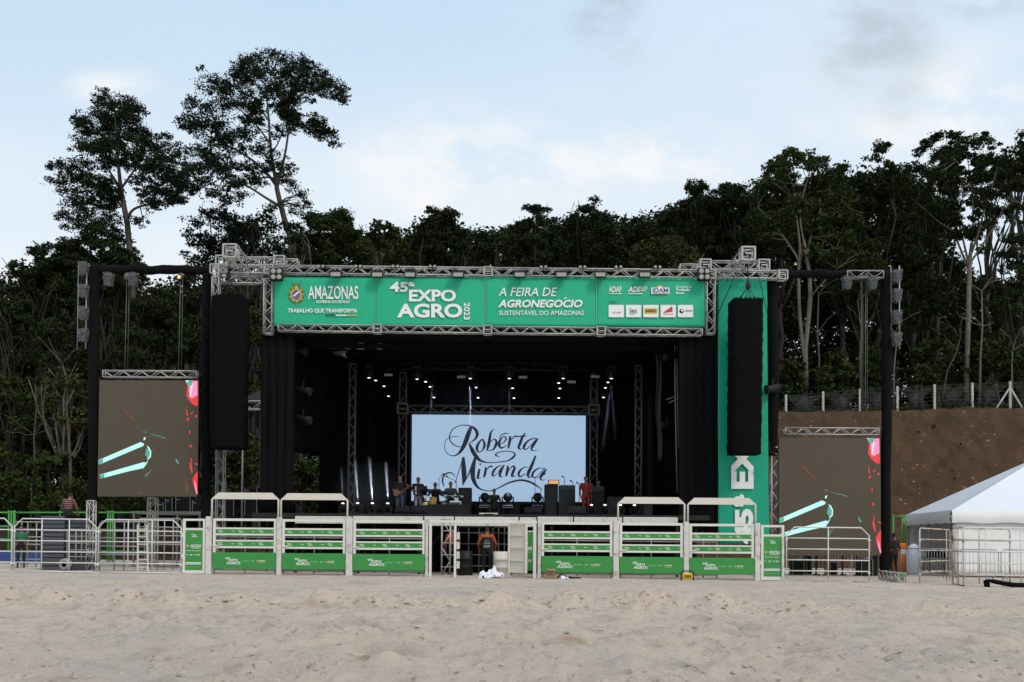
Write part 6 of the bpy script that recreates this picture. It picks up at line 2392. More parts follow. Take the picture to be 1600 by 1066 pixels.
# ---- wire fence on the bank
t = thing('wire_fence', at(1230, 640, 60), 'wire mesh fence on white concrete posts along the top of the bank', 'fence')
tops = ((1228, 617), (1286, 612), (1343.5, 608), (1402, 604), (1460, 601), (1519, 598), (1578, 596), (1640, 594))
pp = []
for px, yt in tops:
    Y = 59.6
    p = at(px, yt, Y)
    zb = float(hill_z(p.x, Y))
    mb = MB()
    mb.box((p.x - .06, Y - .06, zb - .3), (p.x + .06, Y + .06, p.z))
    if px == 1578:
        for s in (-1, 1):
            mb.bar((p.x, Y, p.z - .35), (p.x + s * .85, Y, float(hill_z(p.x + s * .85, Y)) - .05), .09)
    mb.build('post', M_CONC, t)
    pp.append(Vector((p.x, Y, p.z - .06)))
mb = MB()
for a, b in zip(pp, pp[1:]):
    za, zb = float(hill_z(a.x, 59.6)) + .05, float(hill_z(b.x, 59.6)) + .05
    for k in range(7):
        f = k / 6
        mb.tube((a.x, 59.6, a.z + (za - a.z) * f), (b.x, 59.6, b.z + (zb - b.z) * f), .007, n=4)
    n = 44
    for k in range(n):
        f = k / n
        x = a.x + (b.x - a.x) * f
        zt_, zb_ = a.z + (b.z - a.z) * f, za + (zb - za) * f
        x2 = x + (zt_ - zb_)
        if x2 < b.x:
            mb.tube((x, 59.6, zt_), (x2, 59.6, zb_), .004, n=3)
            mb.tube((x2, 59.6, zt_), (x, 59.6, zb_), .004, n=3)
mb.build('mesh', M_WIRE, t)

# ---- tent
YA, YC = 40.0, 47.0
n0 = at(1487, 798, YA)
f0 = at(1414.5, 801, YC)
n0.z, f0.z = n0.z, f0.z
ev = Vector((f0.x - n0.x, f0.y - n0.y, 0))
fx = Vector((ev.y, -ev.x, 0)).normalized()
Wt = 9.5
zE = n0.z
A = Vector((n0.x, n0.y, zE))
B = A + ev
Cc = B + fx * Wt
D = A + fx * Wt
apx = at(1651, 711, 43.2)
apex = Vector((A + ev * .5 + fx * Wt * .5))
apex.z = apx.z
gt = gz(A.x)
t = thing('marquee_tent', (A.x, A.y, gt), 'white pyramid marquee tent with closed front wall at the right', 'tent')
mb = MB()
n = 14
for (p, q) in ((A, D), (B, A), (Cc, B), (D, Cc)):
    vs, fs = [], []
    for i in range(n + 1):
        e = p.lerp(q, i / n)
        for j in range(n + 1):
            v = e.lerp(apex, j / n)
            s = math.sin(math.pi * i / n) * math.sin(math.pi * j / n)
            v.z -= .16 * s + .015 * math.sin(i * 2.2) * s
            vs.append(v)
    for i in range(n):
        for j in range(n):
            a = i * (n + 1) + j
            fs.append((a, a + n + 1, a + n + 2, a + 1))
    mb.add(vs, fs, 0, True)
mb.build('roof', M_TENT, t)
mb = MB()
for (p, q) in ((A, D), (B, A), (Cc, B), (D, Cc)):
    vs, fs = [], []
    L = (q - p).length
    d = (q - p).normalized()
    out = Vector((d.y, -d.x, 0))
    m = 40
    for i in range(m + 1):
        e = p + d * (L * i / m)
        for j in range(6):
            v = j / 5
            swag = .05 * abs(math.sin(i * math.pi / m * 5)) * v + .02 * math.sin(i * 1.7 + j)
            vs.append(e + out * (.03 + .05 * math.sin(v * math.pi) + swag * .6) + Vector((0, 0, .02 - .50 * v + .02 * math.sin(i * .9) * v)))
    for i in range(m):
        for j in range(5):
            a = i * 6 + j
            fs.append((a, a + 1, a + 7, a + 6))
    mb.add(vs, fs, 0, True)
mb.build('valance', M_TENTW, t)
dn = Vector((0, 0, zE - .45 - gt + .02))
insA, insD = A + fx * .12 + ev.normalized() * .12, D - fx * .12 + ev.normalized() * .12
cloth(insA - Vector((0, 0, .3)), insD - Vector((0, 0, .3)), insD - dn - Vector((0, 0, .35)), insA - dn - Vector((0, 0, .35)), 60, 8, lambda u, v: (0, .03 * math.sin(u * 40) * v + .02 * math.sin(u * 17), 0), .01, 'front_wall', M_TENTW, t)
Bi, Ci = B + fx * .12 - ev.normalized() * .12, Cc - fx * .12 - ev.normalized() * .12
cloth(Bi - Vector((0, 0, .3)), Ci - Vector((0, 0, .3)), Ci - dn - Vector((0, 0, .35)), Bi - dn - Vector((0, 0, .35)), 30, 4, lambda u, v: (0, .02 * math.sin(u * 40), 0), .01, 'back_wall', M_TENTW, t)
for p in (A + fx * .1 + ev.normalized() * .1, B + fx * .1 - ev.normalized() * .1, A + ev * .5 + fx * .1):
    mb = MB()
    mb.tube((p.x, p.y, gt - .05), (p.x, p.y, zE - .05), .05)
    mb.build('pole', M_GALV, t)


def barrier(a, b, label):
    a, b = Vector(a), Vector(b)
    t = thing('crowd_barrier', (a + b) / 2, label, 'barrier', 'grey crowd barriers by the tent')
    ux = (b - a).normalized()
    L = (b - a).length
    P = lambda x, z: a + ux * x + Vector((0, 0, z))
    mb = MB()
    mb.path([P(0, .12), P(0, 1.0), P(.10, 1.1), P(L - .10, 1.1), P(L, 1.0), P(L, .20), P(L - .08, .14), P(.08, .14), P(0, .2)], .02, 6)
    mb.build('frame', M_GALV, t)
    mb = MB()
    n = int(L / .13)
    for k in range(1, n):
        mb.tube(P(L * k / n, .14), P(L * k / n, 1.1), .009, n=5)
    mb.build('bars', M_GALV, t)
    for x in (.15, L - .15):
        mb = MB()
        nv = Vector((-ux.y, ux.x, 0))
        mb.path([P(x, .14), P(x, .02) + nv * .3], .02, 5)
        mb.path([P(x, .14), P(x, .02) - nv * .3], .02, 5)
        mb.build('foot', M_GALV, t)


barrier(base(1404, 40.5), base(1487, 38.2), 'grey crowd barrier in front of the tent\'s open side')
barrier(base(1489, 37.6), base(1560, 37.2), 'grey crowd barrier left of the pair before the tent wall')
barrier(base(1564, 37.2), base(1640, 37.0), 'grey crowd barrier at the right picture edge before the tent wall')
barrier(base(1250, 44), base(1330, 44), 'grey crowd barrier seen through the pen under the right screen')
barrier(base(1332, 44), base(1412, 44.4), 'grey crowd barrier behind the foot of the outer right black post')
# white drum and things inside the tent
c = base(1428, 42)
mb = MB()
mb.lathe(c, [(.27, 0), (.29, .02), (.30, .95), (.28, 1.0), (.26, 1.05), (.20, 1.2), (.05, 1.28)], 16)
o = mb.build('water_drum', M_PLASTIC, origin=c)
tag(o, 'bluish white covered drum beside the tent\'s open side', 'drum')
c = base(1463, 43.5)
t = thing('folding_table', c, 'small dark table loaded with gear in the tent opening', 'table')
mb = MB()
mb.box(c + Vector((-.5, -.3, .70)), c + Vector((.5, .3, .74)))
mb.cbox(c + Vector((-.35, -.2, .741)), c + Vector((.1, .2, 1.05)), .02)
mb.cbox(c + Vector((.15, -.15, .741)), c + Vector((.4, .2, .95)), .02)
mb.build('table_top', M_BLKBOX, t)
for sx in (-1, 1):
    for sy in (-1, 1):
        mb = MB()
        mb.tube(c + Vector((sx * .45, sy * .26, -.02)), c + Vector((sx * .4, sy * .24, .70)), .018)
        mb.build('leg', M_BLKMETAL, t)
c = base(1403, 43)
t = thing('orange_cabinet', c, 'orange cabinet behind the man in black beside the tent', 'cabinet')
mb = MB()
mb.cbox(c + Vector((-.22, -.2, .06)), c + Vector((.32, .3, 1.30)), .04)
mb.box(c + Vector((-.22, -.19, 0)), c + Vector((.32, .3, .059)))
mb.build('body', M_ORANGE, t)
mb = MB()
mb.box(c + Vector((.05, -.212, .85)), c + Vector((.25, -.201, 1.05)))
mb.build('label_plate', M_PRINT, t)

# ---- things lying on the sand
def heap(name, c, rx, ry, h, m, label, cat, seed, peak=None, folds=1):
    r = np.random.default_rng(seed)
    n, k = 36, 12
    vs, fs = [], []
    for j in range(k + 1):
        f = j / k
        for i in range(n):
            a = 2 * math.pi * i / n
            rad = (1 - f) ** .8 * (1 + .22 * math.sin(a * 3 + seed) + .12 * math.sin(a * 7 + 2))
            z = h * (f ** .7) * (1 + .25 * math.sin(a * 2 + 1))
            x, y = rx * rad * math.cos(a), ry * rad * math.sin(a)
            fold = folds * (.05 * math.sin(a * 5 + f * 9 + 2 * math.sin(a * 3)) * (1.1 - f) + .03 * math.sin(x * 31 + 3) * math.cos(y * 27)) + r.uniform(-.015, .015)
            if peak:
                z += peak[2] * math.exp(-((x - peak[0]) / .07) ** 2 - ((y - peak[1]) / .10) ** 2)
            vs.append(c + Vector((x, y, z + fold - .02)))
    for j in range(k):
        for i in range(n):
            fs.append((j * n + i, j * n + (i + 1) % n, (j + 1) * n + (i + 1) % n, (j + 1) * n + i))
    fs.append([k * n + i for i in range(n)])
    mb = MB()
    mb.add(vs, fs, 0, True)
    o = mb.build(name, m, origin=c)
    tag(o, label, cat)


heap('plastic_sheet', base(767, 33.2) + Vector((0, 0, .01)), .42, .3, .22, M_PLASTIC, 'crumpled white plastic sheet on the sand before the doorway', 'plastic sheet', 3, (.10, -.02, .17), 2)
c = base(861, 33.4)
mb = MB()
mb.cbox(c + Vector((-.16, -.12, .0)), c + Vector((.13, .15, .32)), .015)
mb.prism([c + Vector((-.16, -.121, .32)), c + Vector((.13, -.121, .32)), c + Vector((.17, -.26, .27)), c + Vector((-.12, -.26, .27))], (0, 0, .01))
o = mb.build('cardboard_box', M_CARD, origin=c)
tag(o, 'small brown box on the sand under the right wide gate', 'box')
mb = MB()
mb.path([c + Vector((.2, 0, .03)), c + Vector((.35, .1, .16)), c + Vector((.5, 0, .05)), c + Vector((.75, .05, .03)), c + Vector((1.0, 0, .03))], .03, 6)
mb.path([c + Vector((.3, -.1, .03)), c + Vector((.6, -.05, .07)), c + Vector((.9, -.1, .02))], .02, 6)
o = mb.build('cable_coil', M_BLKMETAL, origin=c + Vector((.5, 0, 0)))
tag(o, 'loose dark cable lying right of the brown box', 'cable')
heap('plastic_bag', c + Vector((.42, -.12, .0)), .13, .1, .10, M_PLASTIC, 'little white plastic bag beside the brown box', 'bag', 9)
c = base(1074, 33.2)
t = thing('cable_reel', c, 'yellow and black cable reel on the sand before the third hooped gate\'s right post', 'cable reel')
mb = MB()
mb.cbox(c + Vector((-.17, -.10, .05)), c + Vector((.17, .10, .24)), .04)
mb.build('body', M_YELLOW, t)
mb = MB()
mb.path([c + Vector((-.2, 0, .0)), c + Vector((-.2, 0, .26)), c + Vector((-.12, 0, .31)), c + Vector((.12, 0, .31)), c + Vector((.2, 0, .26)), c + Vector((.2, 0, 0))], .02, 6)
mb.bar(c + Vector((-.2, -.1, .02)), c + Vector((-.2, .1, .02)), .03)
mb.bar(c + Vector((.2, -.1, .02)), c + Vector((.2, .1, .02)), .03)
for k in range(3):
    mb.box(c + Vector((-.09 + k * .07, -.106, .11)), c + Vector((-.04 + k * .07, -.101, .18)))
mb.build('handle_frame', M_BLKMETAL, t)
# aluminium lattice piece with green strip, lying near the outer right post
t = thing('lattice_piece', base(1395, 34.6), 'short silver lattice piece lying on the sand near the outer right post', 'truss piece')
mb = MB()
a, b = base(1379, 36.2) + Vector((0, 0, .17)), base(1405, 33.8) + Vector((0, 0, .17))
mb.truss(a, b, .30, .025, .018, step=.3)
mb.block(b + (b - a).normalized() * .13, .27)
mb.build('lattice', M_ALU, t)
mb = MB()
mb.box(b + Vector((-.12, -.30, .02)), b + Vector((.10, -.285, .09)))
mb.build('strap', M_GREENRAIL, t)
# black rolled tarpaulin
a, b = base(1541, 30.4), base(1640, 30.2)
mb = MB()
L = b - a
pts = [a + Vector((0, -.05, .0)), a + Vector((.0, 0, .17)), a + Vector((.12, .0, .19)), a + L * .2 + Vector((0, 0, .14)), a + L * .45 + Vector((0, 0, .07)), a + L + Vector((0, 0, .06))]
for dy in (-.12, 0, .12):
    mb.path([p + Vector((0, dy, .01 * abs(dy) * 10)) for p in pts], [.03, .04, .05, .06, .07, .07], 8)
o = mb.build('rolled_tarpaulin', M_BLACK, origin=a)
tag(o, 'black rolled tarpaulin with a raised end on the sand at the lower right', 'tarpaulin')
# flat foot plates and straps in front of the right pen
for i, (pa, pb) in enumerate(((1270, 1326), (1335, 1362))):
    mb = MB()
    a, b = base(pa, 33.2), base(pb, 33.2)
    mb.path([a + Vector((0, .1, .02)), a + Vector((.1, 0, .02)), b + Vector((-.1, 0, .02)), b + Vector((0, .25, .02))], .02, 6)
    o = mb.build('ground_bar', M_ALUDK, origin=a)
    tag(o, ('long grey bar lying on the sand before the right pen panel', 'short grey bar lying at the right end of the right pen panel')[i], 'bar', 'grey bars lying before the right pen')
# dark clutter below the right screen
for i, (px, Y, w, h) in enumerate(((1245, 41, .5, .55), (1262, 41.5, .25, .75), (1300, 41.2, .35, .5), (1352, 40.2, .5, .65), (1364, 40.6, .3, .85))):
    c = base(px, Y)
    mb = MB()
    mb.cbox(c + Vector((-w / 2, -.2, 0)), c + Vector((w / 2, .2, h)), .02)
    for xx in (-w / 2 + .03, w / 2 - .03):
        mb.bar(c + Vector((xx, -.21, 0)), c + Vector((xx, -.21, h)), .02, mi=1)
    mb.tube(c + Vector((-w * .3, -.1, h)), c + Vector((w * .3, -.1, h + .08)), .02, mi=1)
    o = mb.build('equipment_case', [M_BLKBOX, M_ALUDK], origin=c)
    tag(o, 'black case on the ground beneath the right screen, ' + ['nearest the sign gate', 'slim one near the sign gate', 'midway along the pen', 'wide one near the outer post', 'tall one against the outer post'][i], 'case', 'black cases beneath the right screen')
for i, (px, Y) in enumerate(((1275, 40.6), (1290, 40.5), (1316, 40.6), (1338, 40.7))):
    x = X(px, Y)
    mb = MB()
    mb.bar((x, Y, gz(x)), (x + .05, Y + .1, at(px, 866, Y).z), .06 + .03 * (i == 1))
    mb.bar((x - .1, Y, gz(x) + .02), (x + .15, Y, gz(x) + .02), .05)
    o = mb.build('screen_prop', M_WOODB if i == 1 else M_BLKMETAL, origin=(x, Y, gz(x)))
    tag(o, ['dark prop under the right screen, left of the brown one', 'brown wooden prop under the right screen', 'dark prop under the right screen, right of the pen\'s middle upright', 'dark prop under the right screen, nearest the outer post'][i], 'prop', 'props beneath the right screen')

# ---- inside the doorway
x = X(697, 36)
mb = MB()
mb.truss((x, 36, gz(x)), (x, 36, 1.95), .34, .024, .016, step=.5)
for k in range(4):
    mb.bar((x - .17, 35.84, .3 + k * .42), (x + .34, 35.84, .3 + k * .42), .03)
o = mb.build('lattice_stand', M_ALU, origin=(x, 36, gz(x)))
tag(o, 'silver lattice upright just inside the doorway, left part', 'truss upright')
for i, (px, Y, r, h, m) in enumerate(((727, 35.6, .26, .86, M_BLKBOX), (783, 35.8, .27, .84, M_CREAM))):
    c = base(px, Y)
    mb = MB()
    mb.lathe(c, [(r, 0), (r * 1.02, .02), (r, h * .33), (r * 1.04, h * .34), (r, h * .36), (r, h * .66), (r * 1.04, h * .67), (r, h * .69), (r, h), (r * .9, h + .005)], 18)
    o = mb.build('steel_drum', m, origin=c)
    tag(o, ('dark steel drum inside the doorway', 'cream steel drum beside the open door')[i], 'drum', 'steel drums in the doorway')
for i, (pa, pb, Y) in enumerate(((716, 770, 37.2), (770, 800, 37.0))):
    pen_panel((base(pa, Y), base(pb, Y)), ('rusty rail panel behind the man in the doorway', 'grey rail panel behind the cream drum')[i], (1.5, 1.1, .7, .3), (.3, .6), (0, 0), m=(M_ALUIN, M_ALUIN)[i], top=1.72, grp='rail panels inside the doorway', r=.022)

# ---- stage gear
zd = deck_z


def SD(px, Y):
    p = at(px, 800, Y)
    p.z = zd
    return p


# vertical beams from floor lamps (see smoke below)
FLOORLAMPS = ((536, 40.5), (559, 40.2), (582, 40.2), (606, 40.2), (924, 40.5), (945, 40.5), (969, 40.5), (991, 40.5))
for i, (px, Y) in enumerate(FLOORLAMPS):
    c = SD(px, Y)
    moving_head('moving_head_lamp', c, 'black lamp on the stage floor, ' + ['first of the four lamps on the left', 'second of the four lamps on the left', 'third of the four lamps on the left', 'fourth of the lamps on the left, nearest the guitarist',
                                                                     'first of the four lamps on the right', 'second of the four lamps on the right', 'third of the four lamps on the right', 'fourth of the lamps on the right'][i],
                'lamps standing on the stage floor', False, True, s=.85, down=False)
# followable wash lights on stands in front of the screen
for i, (px, py, lab) in enumerate(((656, 780, 'left of the drummer'), (757.5, 777, 'left of the seated shape'), (793.5, 777, 'right of the seated shape'), (840, 777, 'beside the tall black cabinet'))):
    c = at(px, py, 44)
    t = thing('wash_lamp', Vector((c.x, 44, zd)), 'round black lamp on a case before the lit screen, ' + lab, 'stage light', 'round lamps before the lit screen')
    mb = MB()
    mb.lathe(c, [(.05, -.16), (.17, -.12), (.20, .02), (.18, .16), (.10, .2)], 18, (0, 1, 0))
    mb.build('head', M_BLKBOX, t)
    mb = MB()
    mb.lathe(c + Vector((0, -.125, 0)), [(.15, .0), (.13, -.03), (.03, -.045)], 18, (0, 1, 0))
    mb.build('lens', M_BLKMETAL, t)
    mb = MB()
    mb.path([c + Vector((-.23, 0, .02)), c + Vector((-.24, 0, -.14)), c + Vector((-.17, 0, -.24)), c + Vector((.17, 0, -.24)), c + Vector((.24, 0, -.14)), c + Vector((.23, 0, .02))], .03, 6)
    mb.cbox(c + Vector((-.2, -.14, -.34)), c + Vector((.2, .14, -.245)), .02)
    mb.build('yoke', M_BLKBOX, t)
    mb = MB()
    zc = c.z - .342
    mb.box((c.x - .22, 43.8, zc - .12), (c.x + .22, 44.2, zc - .001), 1)
    mb.box((c.x - .2, 43.78, zc - .09), (c.x + .2, 43.799, zc - .03), 0)
    for sx in (-1, 1):
        mb.box((c.x + sx * .19 - .02, 43.82, zd), (c.x + sx * .19 + .02, 44.18, zc - .121), 0)
    mb.build('stand', [M_BLKBOX, M_ALU], t)


def drum(c, r, h, axis, shell, name, par=None, lab=None):
    mb = MB()
    mb.lathe(c, [(r * .96, 0), (r, .01), (r, h - .01), (r * .96, h)], 18, axis)
    return mb.build(name, shell, par)


c = SD(681, 43.2)
t = thing('drum_kit', c, 'drum kit with two dark cymbals behind the stage front, left of the lit screen\'s middle', 'drum kit')
drum(c + Vector((0, -.25, .3)), .28, .4, (0, 1, 0), M_BLKBOX, 'bass_drum', t)
drum(c + Vector((-.45, .1, .30)), .20, .36, (0, 0, 1), M_BRASS, 'floor_tom', t)
drum(c + Vector((.02, -.2, .62)), .15, .2, (0, -.2, 1), M_BLKBOX, 'rack_tom', t)
drum(c + Vector((.35, .0, .52)), .17, .14, (0, 0, 1), M_ALUDK, 'snare_drum', t)
for dx, z in ((-.42, 1.16), (.42, 1.06)):
    mb = MB()
    mb.lathe(c + Vector((dx, 0, z)), [(.27, 0), (.20, .02), (.07, .035), (.05, .06), (.01, .065)], 20, (.15, -.35, 1))
    cy = mb.build('cymbal', M_BLKMETAL, t)
    mb = MB()
    mb.tube(c + Vector((dx, 0, .3)), c + Vector((dx, 0, z + .08)), .014)
    for a in range(3):
        an = a * 2.1
        mb.tube(c + Vector((dx, 0, .35)), c + Vector((dx + .22 * math.cos(an), .22 * math.sin(an), 0)), .011)
    mb.build('stand', M_ALUDK, cy)
c = SD(676, 42.3)
t = thing('conga', c, 'tall brassy conga drum in front of the drum kit', 'drum')
mb = MB()
mb.lathe(c + Vector((0, 0, .1)), [(.10, 0), (.13, .2), (.155, .45), (.14, .7)], 16)
mb.build('shell', M_WOODB, t)
mb = MB()
mb.lathe(c + Vector((0, 0, .80)), [(.15, -.02), (.155, .03), (.14, .035)], 16)
for k in range(5):
    a = k * 1.257
    mb.tube(c + Vector((.15 * math.cos(a), .15 * math.sin(a), .55)), c + Vector((.155 * math.cos(a), .155 * math.sin(a), .82)), .008)
mb.build('rim', M_BRASS, t)
mb = MB()
for k in range(3):
    a = k * 2.09 + .5
    mb.tube(c + Vector((.08 * math.cos(a), .08 * math.sin(a), .3)), c + Vector((.2 * math.cos(a), .2 * math.sin(a), 0)), .012)
mb.build('stand', M_GALV, t)
c = SD(711, 42.2)
t = thing('amplifier', c, 'cream trimmed guitar amplifier with a brown grille under the keyboard player', 'amplifier')
mb = MB()
mb.cbox(c + Vector((-.24, 0, .02)), c + Vector((.24, .28, .68)), .03)
mb.build('cabinet', M_CREAM, t)
mb = MB()
mb.box(c + Vector((-.19, -.012, .06)), c + Vector((.19, -.002, .42)))
mb.build('grille', M_WOODB, t)
mb = MB()
mb.box(c + Vector((-.21, -.012, .48)), c + Vector((.21, -.002, .62)))
for k in range(7):
    mb.lathe(c + Vector((-.17 + k * .055, -.012, .55)), [(.016, 0), (.012, -.02)], 8, (0, 1, 0), mi=1)
mb.build('control_panel', [M_BLKBOX, M_ALU], t)
c = SD(708, 42.8)
t = thing('keyboard', c, 'pale keyboard on a stand above the amplifier', 'keyboard')
mb = MB()
mb.cbox(c + Vector((-.42, 0, .84)), c + Vector((.42, .3, .93)), .015)
mb.build('body', M_ALU, t)
mb = MB()
mb.box(c + Vector((-.30, -.006, .86)), c + Vector((-.05, -.001, .91)))
mb.box(c + Vector((.05, -.006, .86)), c + Vector((.30, -.001, .91)))
mb.build('keys', M_BLKBOX, t)
mb = MB()
for sx in (-1, 1):
    mb.bar(c + Vector((-.3 * sx, .15, 0)), c + Vector((.3 * sx, .15, .84)), .03)
mb.build('stand', M_BLKMETAL, t)


def gear(name, px0, px1, yt, Y, label, cat, m=None, group=None, depth=.6, lean=0, trims=True):
    a, b = at(px0, yt, Y), at(px1, yt, Y)
    t = thing(name, Vector(((a.x + b.x) / 2, Y, zd)), label, cat, group)
    mb = MB()
    if lean:
        mb.prism([(a.x, Y + .1, zd), (a.x, Y, zd + .1), (a.x, Y + lean, a.z), (a.x, Y + depth, a.z - .05), (a.x, Y + depth, zd)], (b.x - a.x, 0, 0))
    else:
        mb.cbox((a.x, Y, zd), (b.x, Y + depth, a.z), .025)
    mb.build('cabinet', m or M_BLKBOX, t)
    if trims:
        mb = MB()
        w, h = b.x - a.x, a.z - zd
        if lean:
            mb.add([(a.x + .05, Y + .012, zd + .14), (b.x - .05, Y + .012, zd + .14), (b.x - .05, Y + lean - .04, a.z - .06), (a.x + .05, Y + lean - .04, a.z - .06)], [(0, 1, 2, 3)])
        else:
            mb.box((a.x + w * .08, Y - .012, zd + h * .10), (b.x - w * .08, Y - .002, a.z - h * .12))
        mb.build('grille', M_BLKMETAL, t)
    return t


gear('loudspeaker_cabinet', 716, 737, 762, 43.4, 'dark box with a folded back lid, right of the keyboard player', 'case', depth=.5)
gear('loudspeaker_cabinet', 851, 872, 757, 43.0, 'tall black cabinet at the lit screen\'s right part, under the amber lamp box', 'loudspeaker')
gear('loudspeaker_cabinet', 873.5, 899, 758, 42.8, 'wide grey black cabinet standing right of the tall black one', 'loudspeaker', m=M_GREYCASE)
gear('stage_monitor', 617, 640, 790, 38.6, 'black floor monitor wedge before the guitarist', 'monitor', lean=.3, group='black floor monitor wedges')
gear('stage_monitor', 642, 668, 789, 38.7, 'black floor monitor wedge before the accordion player', 'monitor', lean=.3, group='black floor monitor wedges')
gear('stage_monitor', 820, 846, 792, 38.8, 'black floor monitor wedge before the mic stands right of the seated man', 'monitor', lean=.3, group='black floor monitor wedges')
gear('stage_monitor', 888, 916, 790, 38.7, 'black floor monitor wedge before the red draped figure', 'monitor', lean=.3, group='black floor monitor wedges')
gear('drum_riser', 668, 735, 788, 42.0, 'black low case row below the drums and keyboard', 'riser', depth=.15, trims=False)
gear('equipment_case', 742, 812, 788, 44.4, 'black low case row under the round lamps in the middle of the stage', 'case', depth=.3, trims=False)
a, b = at(749, 802.5, 39.5), at(778, 806, 39.5)
t = thing('wedge_rack', SD(763, 39.5), 'flat white edged rack lying at the middle of the stage front', 'rack')
mb = MB()
mb.box((a.x, 39.5, zd), (b.x, 39.8, zd + .12))
mb.build('case', M_FASCIA, t)
mb = MB()
mb.box((a.x + .18, 39.49, zd + .03), (b.x - .18, 39.499, zd + .09))
mb.build('front', M_BLKBOX, t)
c = at(865, 754, 43.2)
t = thing('amber_light_box', c, 'amber glowing lamp box on top of the tall black cabinet', 'lamp box')
mb = MB()
zz = at(862, 757, 43.0).z + .001
mb.cbox((c.x - .24, 43.1, zz), (c.x + .24, 43.4, zz + .20), .02)
mb.build('box', M_WOODB, t)
mb = MB()
mb.box((c.x - .20, 43.09, zz + .03), (c.x + .20, 43.099, zz + .17))
mb.build('glow_face', mat('warm_glow', (.4, .25, .12), .5, emit=((.75, .42, .18), .8)), t)


def mic_stand(px, py, Y, label, boom=0):
    p = at(px, py, Y)
    c = Vector((p.x, Y, zd))
    t = thing('microphone_stand', c, label, 'mic stand', 'microphone stands on the stage')
    mb = MB()
    mb.tube(c, p, .012)
    for a in range(3):
        mb.tube(c + Vector((0, 0, .15)), c + Vector((.28 * math.cos(a * 2.1), .28 * math.sin(a * 2.1), .01)), .012)
    e = p + Vector((boom, -.1, .12 if boom else .02))
    mb.tube(p, e, .010)
    mb.build('stand', M_BLKMETAL, t)
    mb = MB()
    mb.lathe(e, [(.016, 0), (.022, .1), (.034, .13), (.03, .18)], 8, (.6 if boom > 0 else -.6, -.5, .4))
    mb.build('microphone', M_BLKBOX, t)


mic_stand(836, 748, 43, 'microphone stand left of the tall black cabinet, arm leaning right', .3)
mic_stand(845, 763, 42.6, 'short microphone stand closest to the tall black cabinet', -.2)
mic_stand(882, 748, 43.6, 'microphone stand behind the wide grey black cabinet', 0)
mic_stand(905, 758, 42.5, 'microphone stand between the grey cabinet and the red draped figure', 0)
mic_stand(686, 748, 43.9, 'tall thin stand right of the drummer', .1)
mic_stand(713, 752, 43.0, 'microphone stand at the keyboard player\'s right hand', -.3)
mic_stand(895, 755, 44, 'microphone stand seen above the right edge of the grey cabinet', 0)
# clutter on the right part of stage: small grey cases
for i, (a, b, yt, Y) in enumerate(((950, 975, 776, 41.6), (1005, 1020, 789, 39.6), (925, 945, 768, 43.5))):
    gear('equipment_case', a, b, yt, Y, ['dark case between the lamps on the right of the stage', 'small dark case at the right stage front', 'dark case behind the red draped figure'][i], 'case', depth=.4, group='dark cases on the right of the stage')
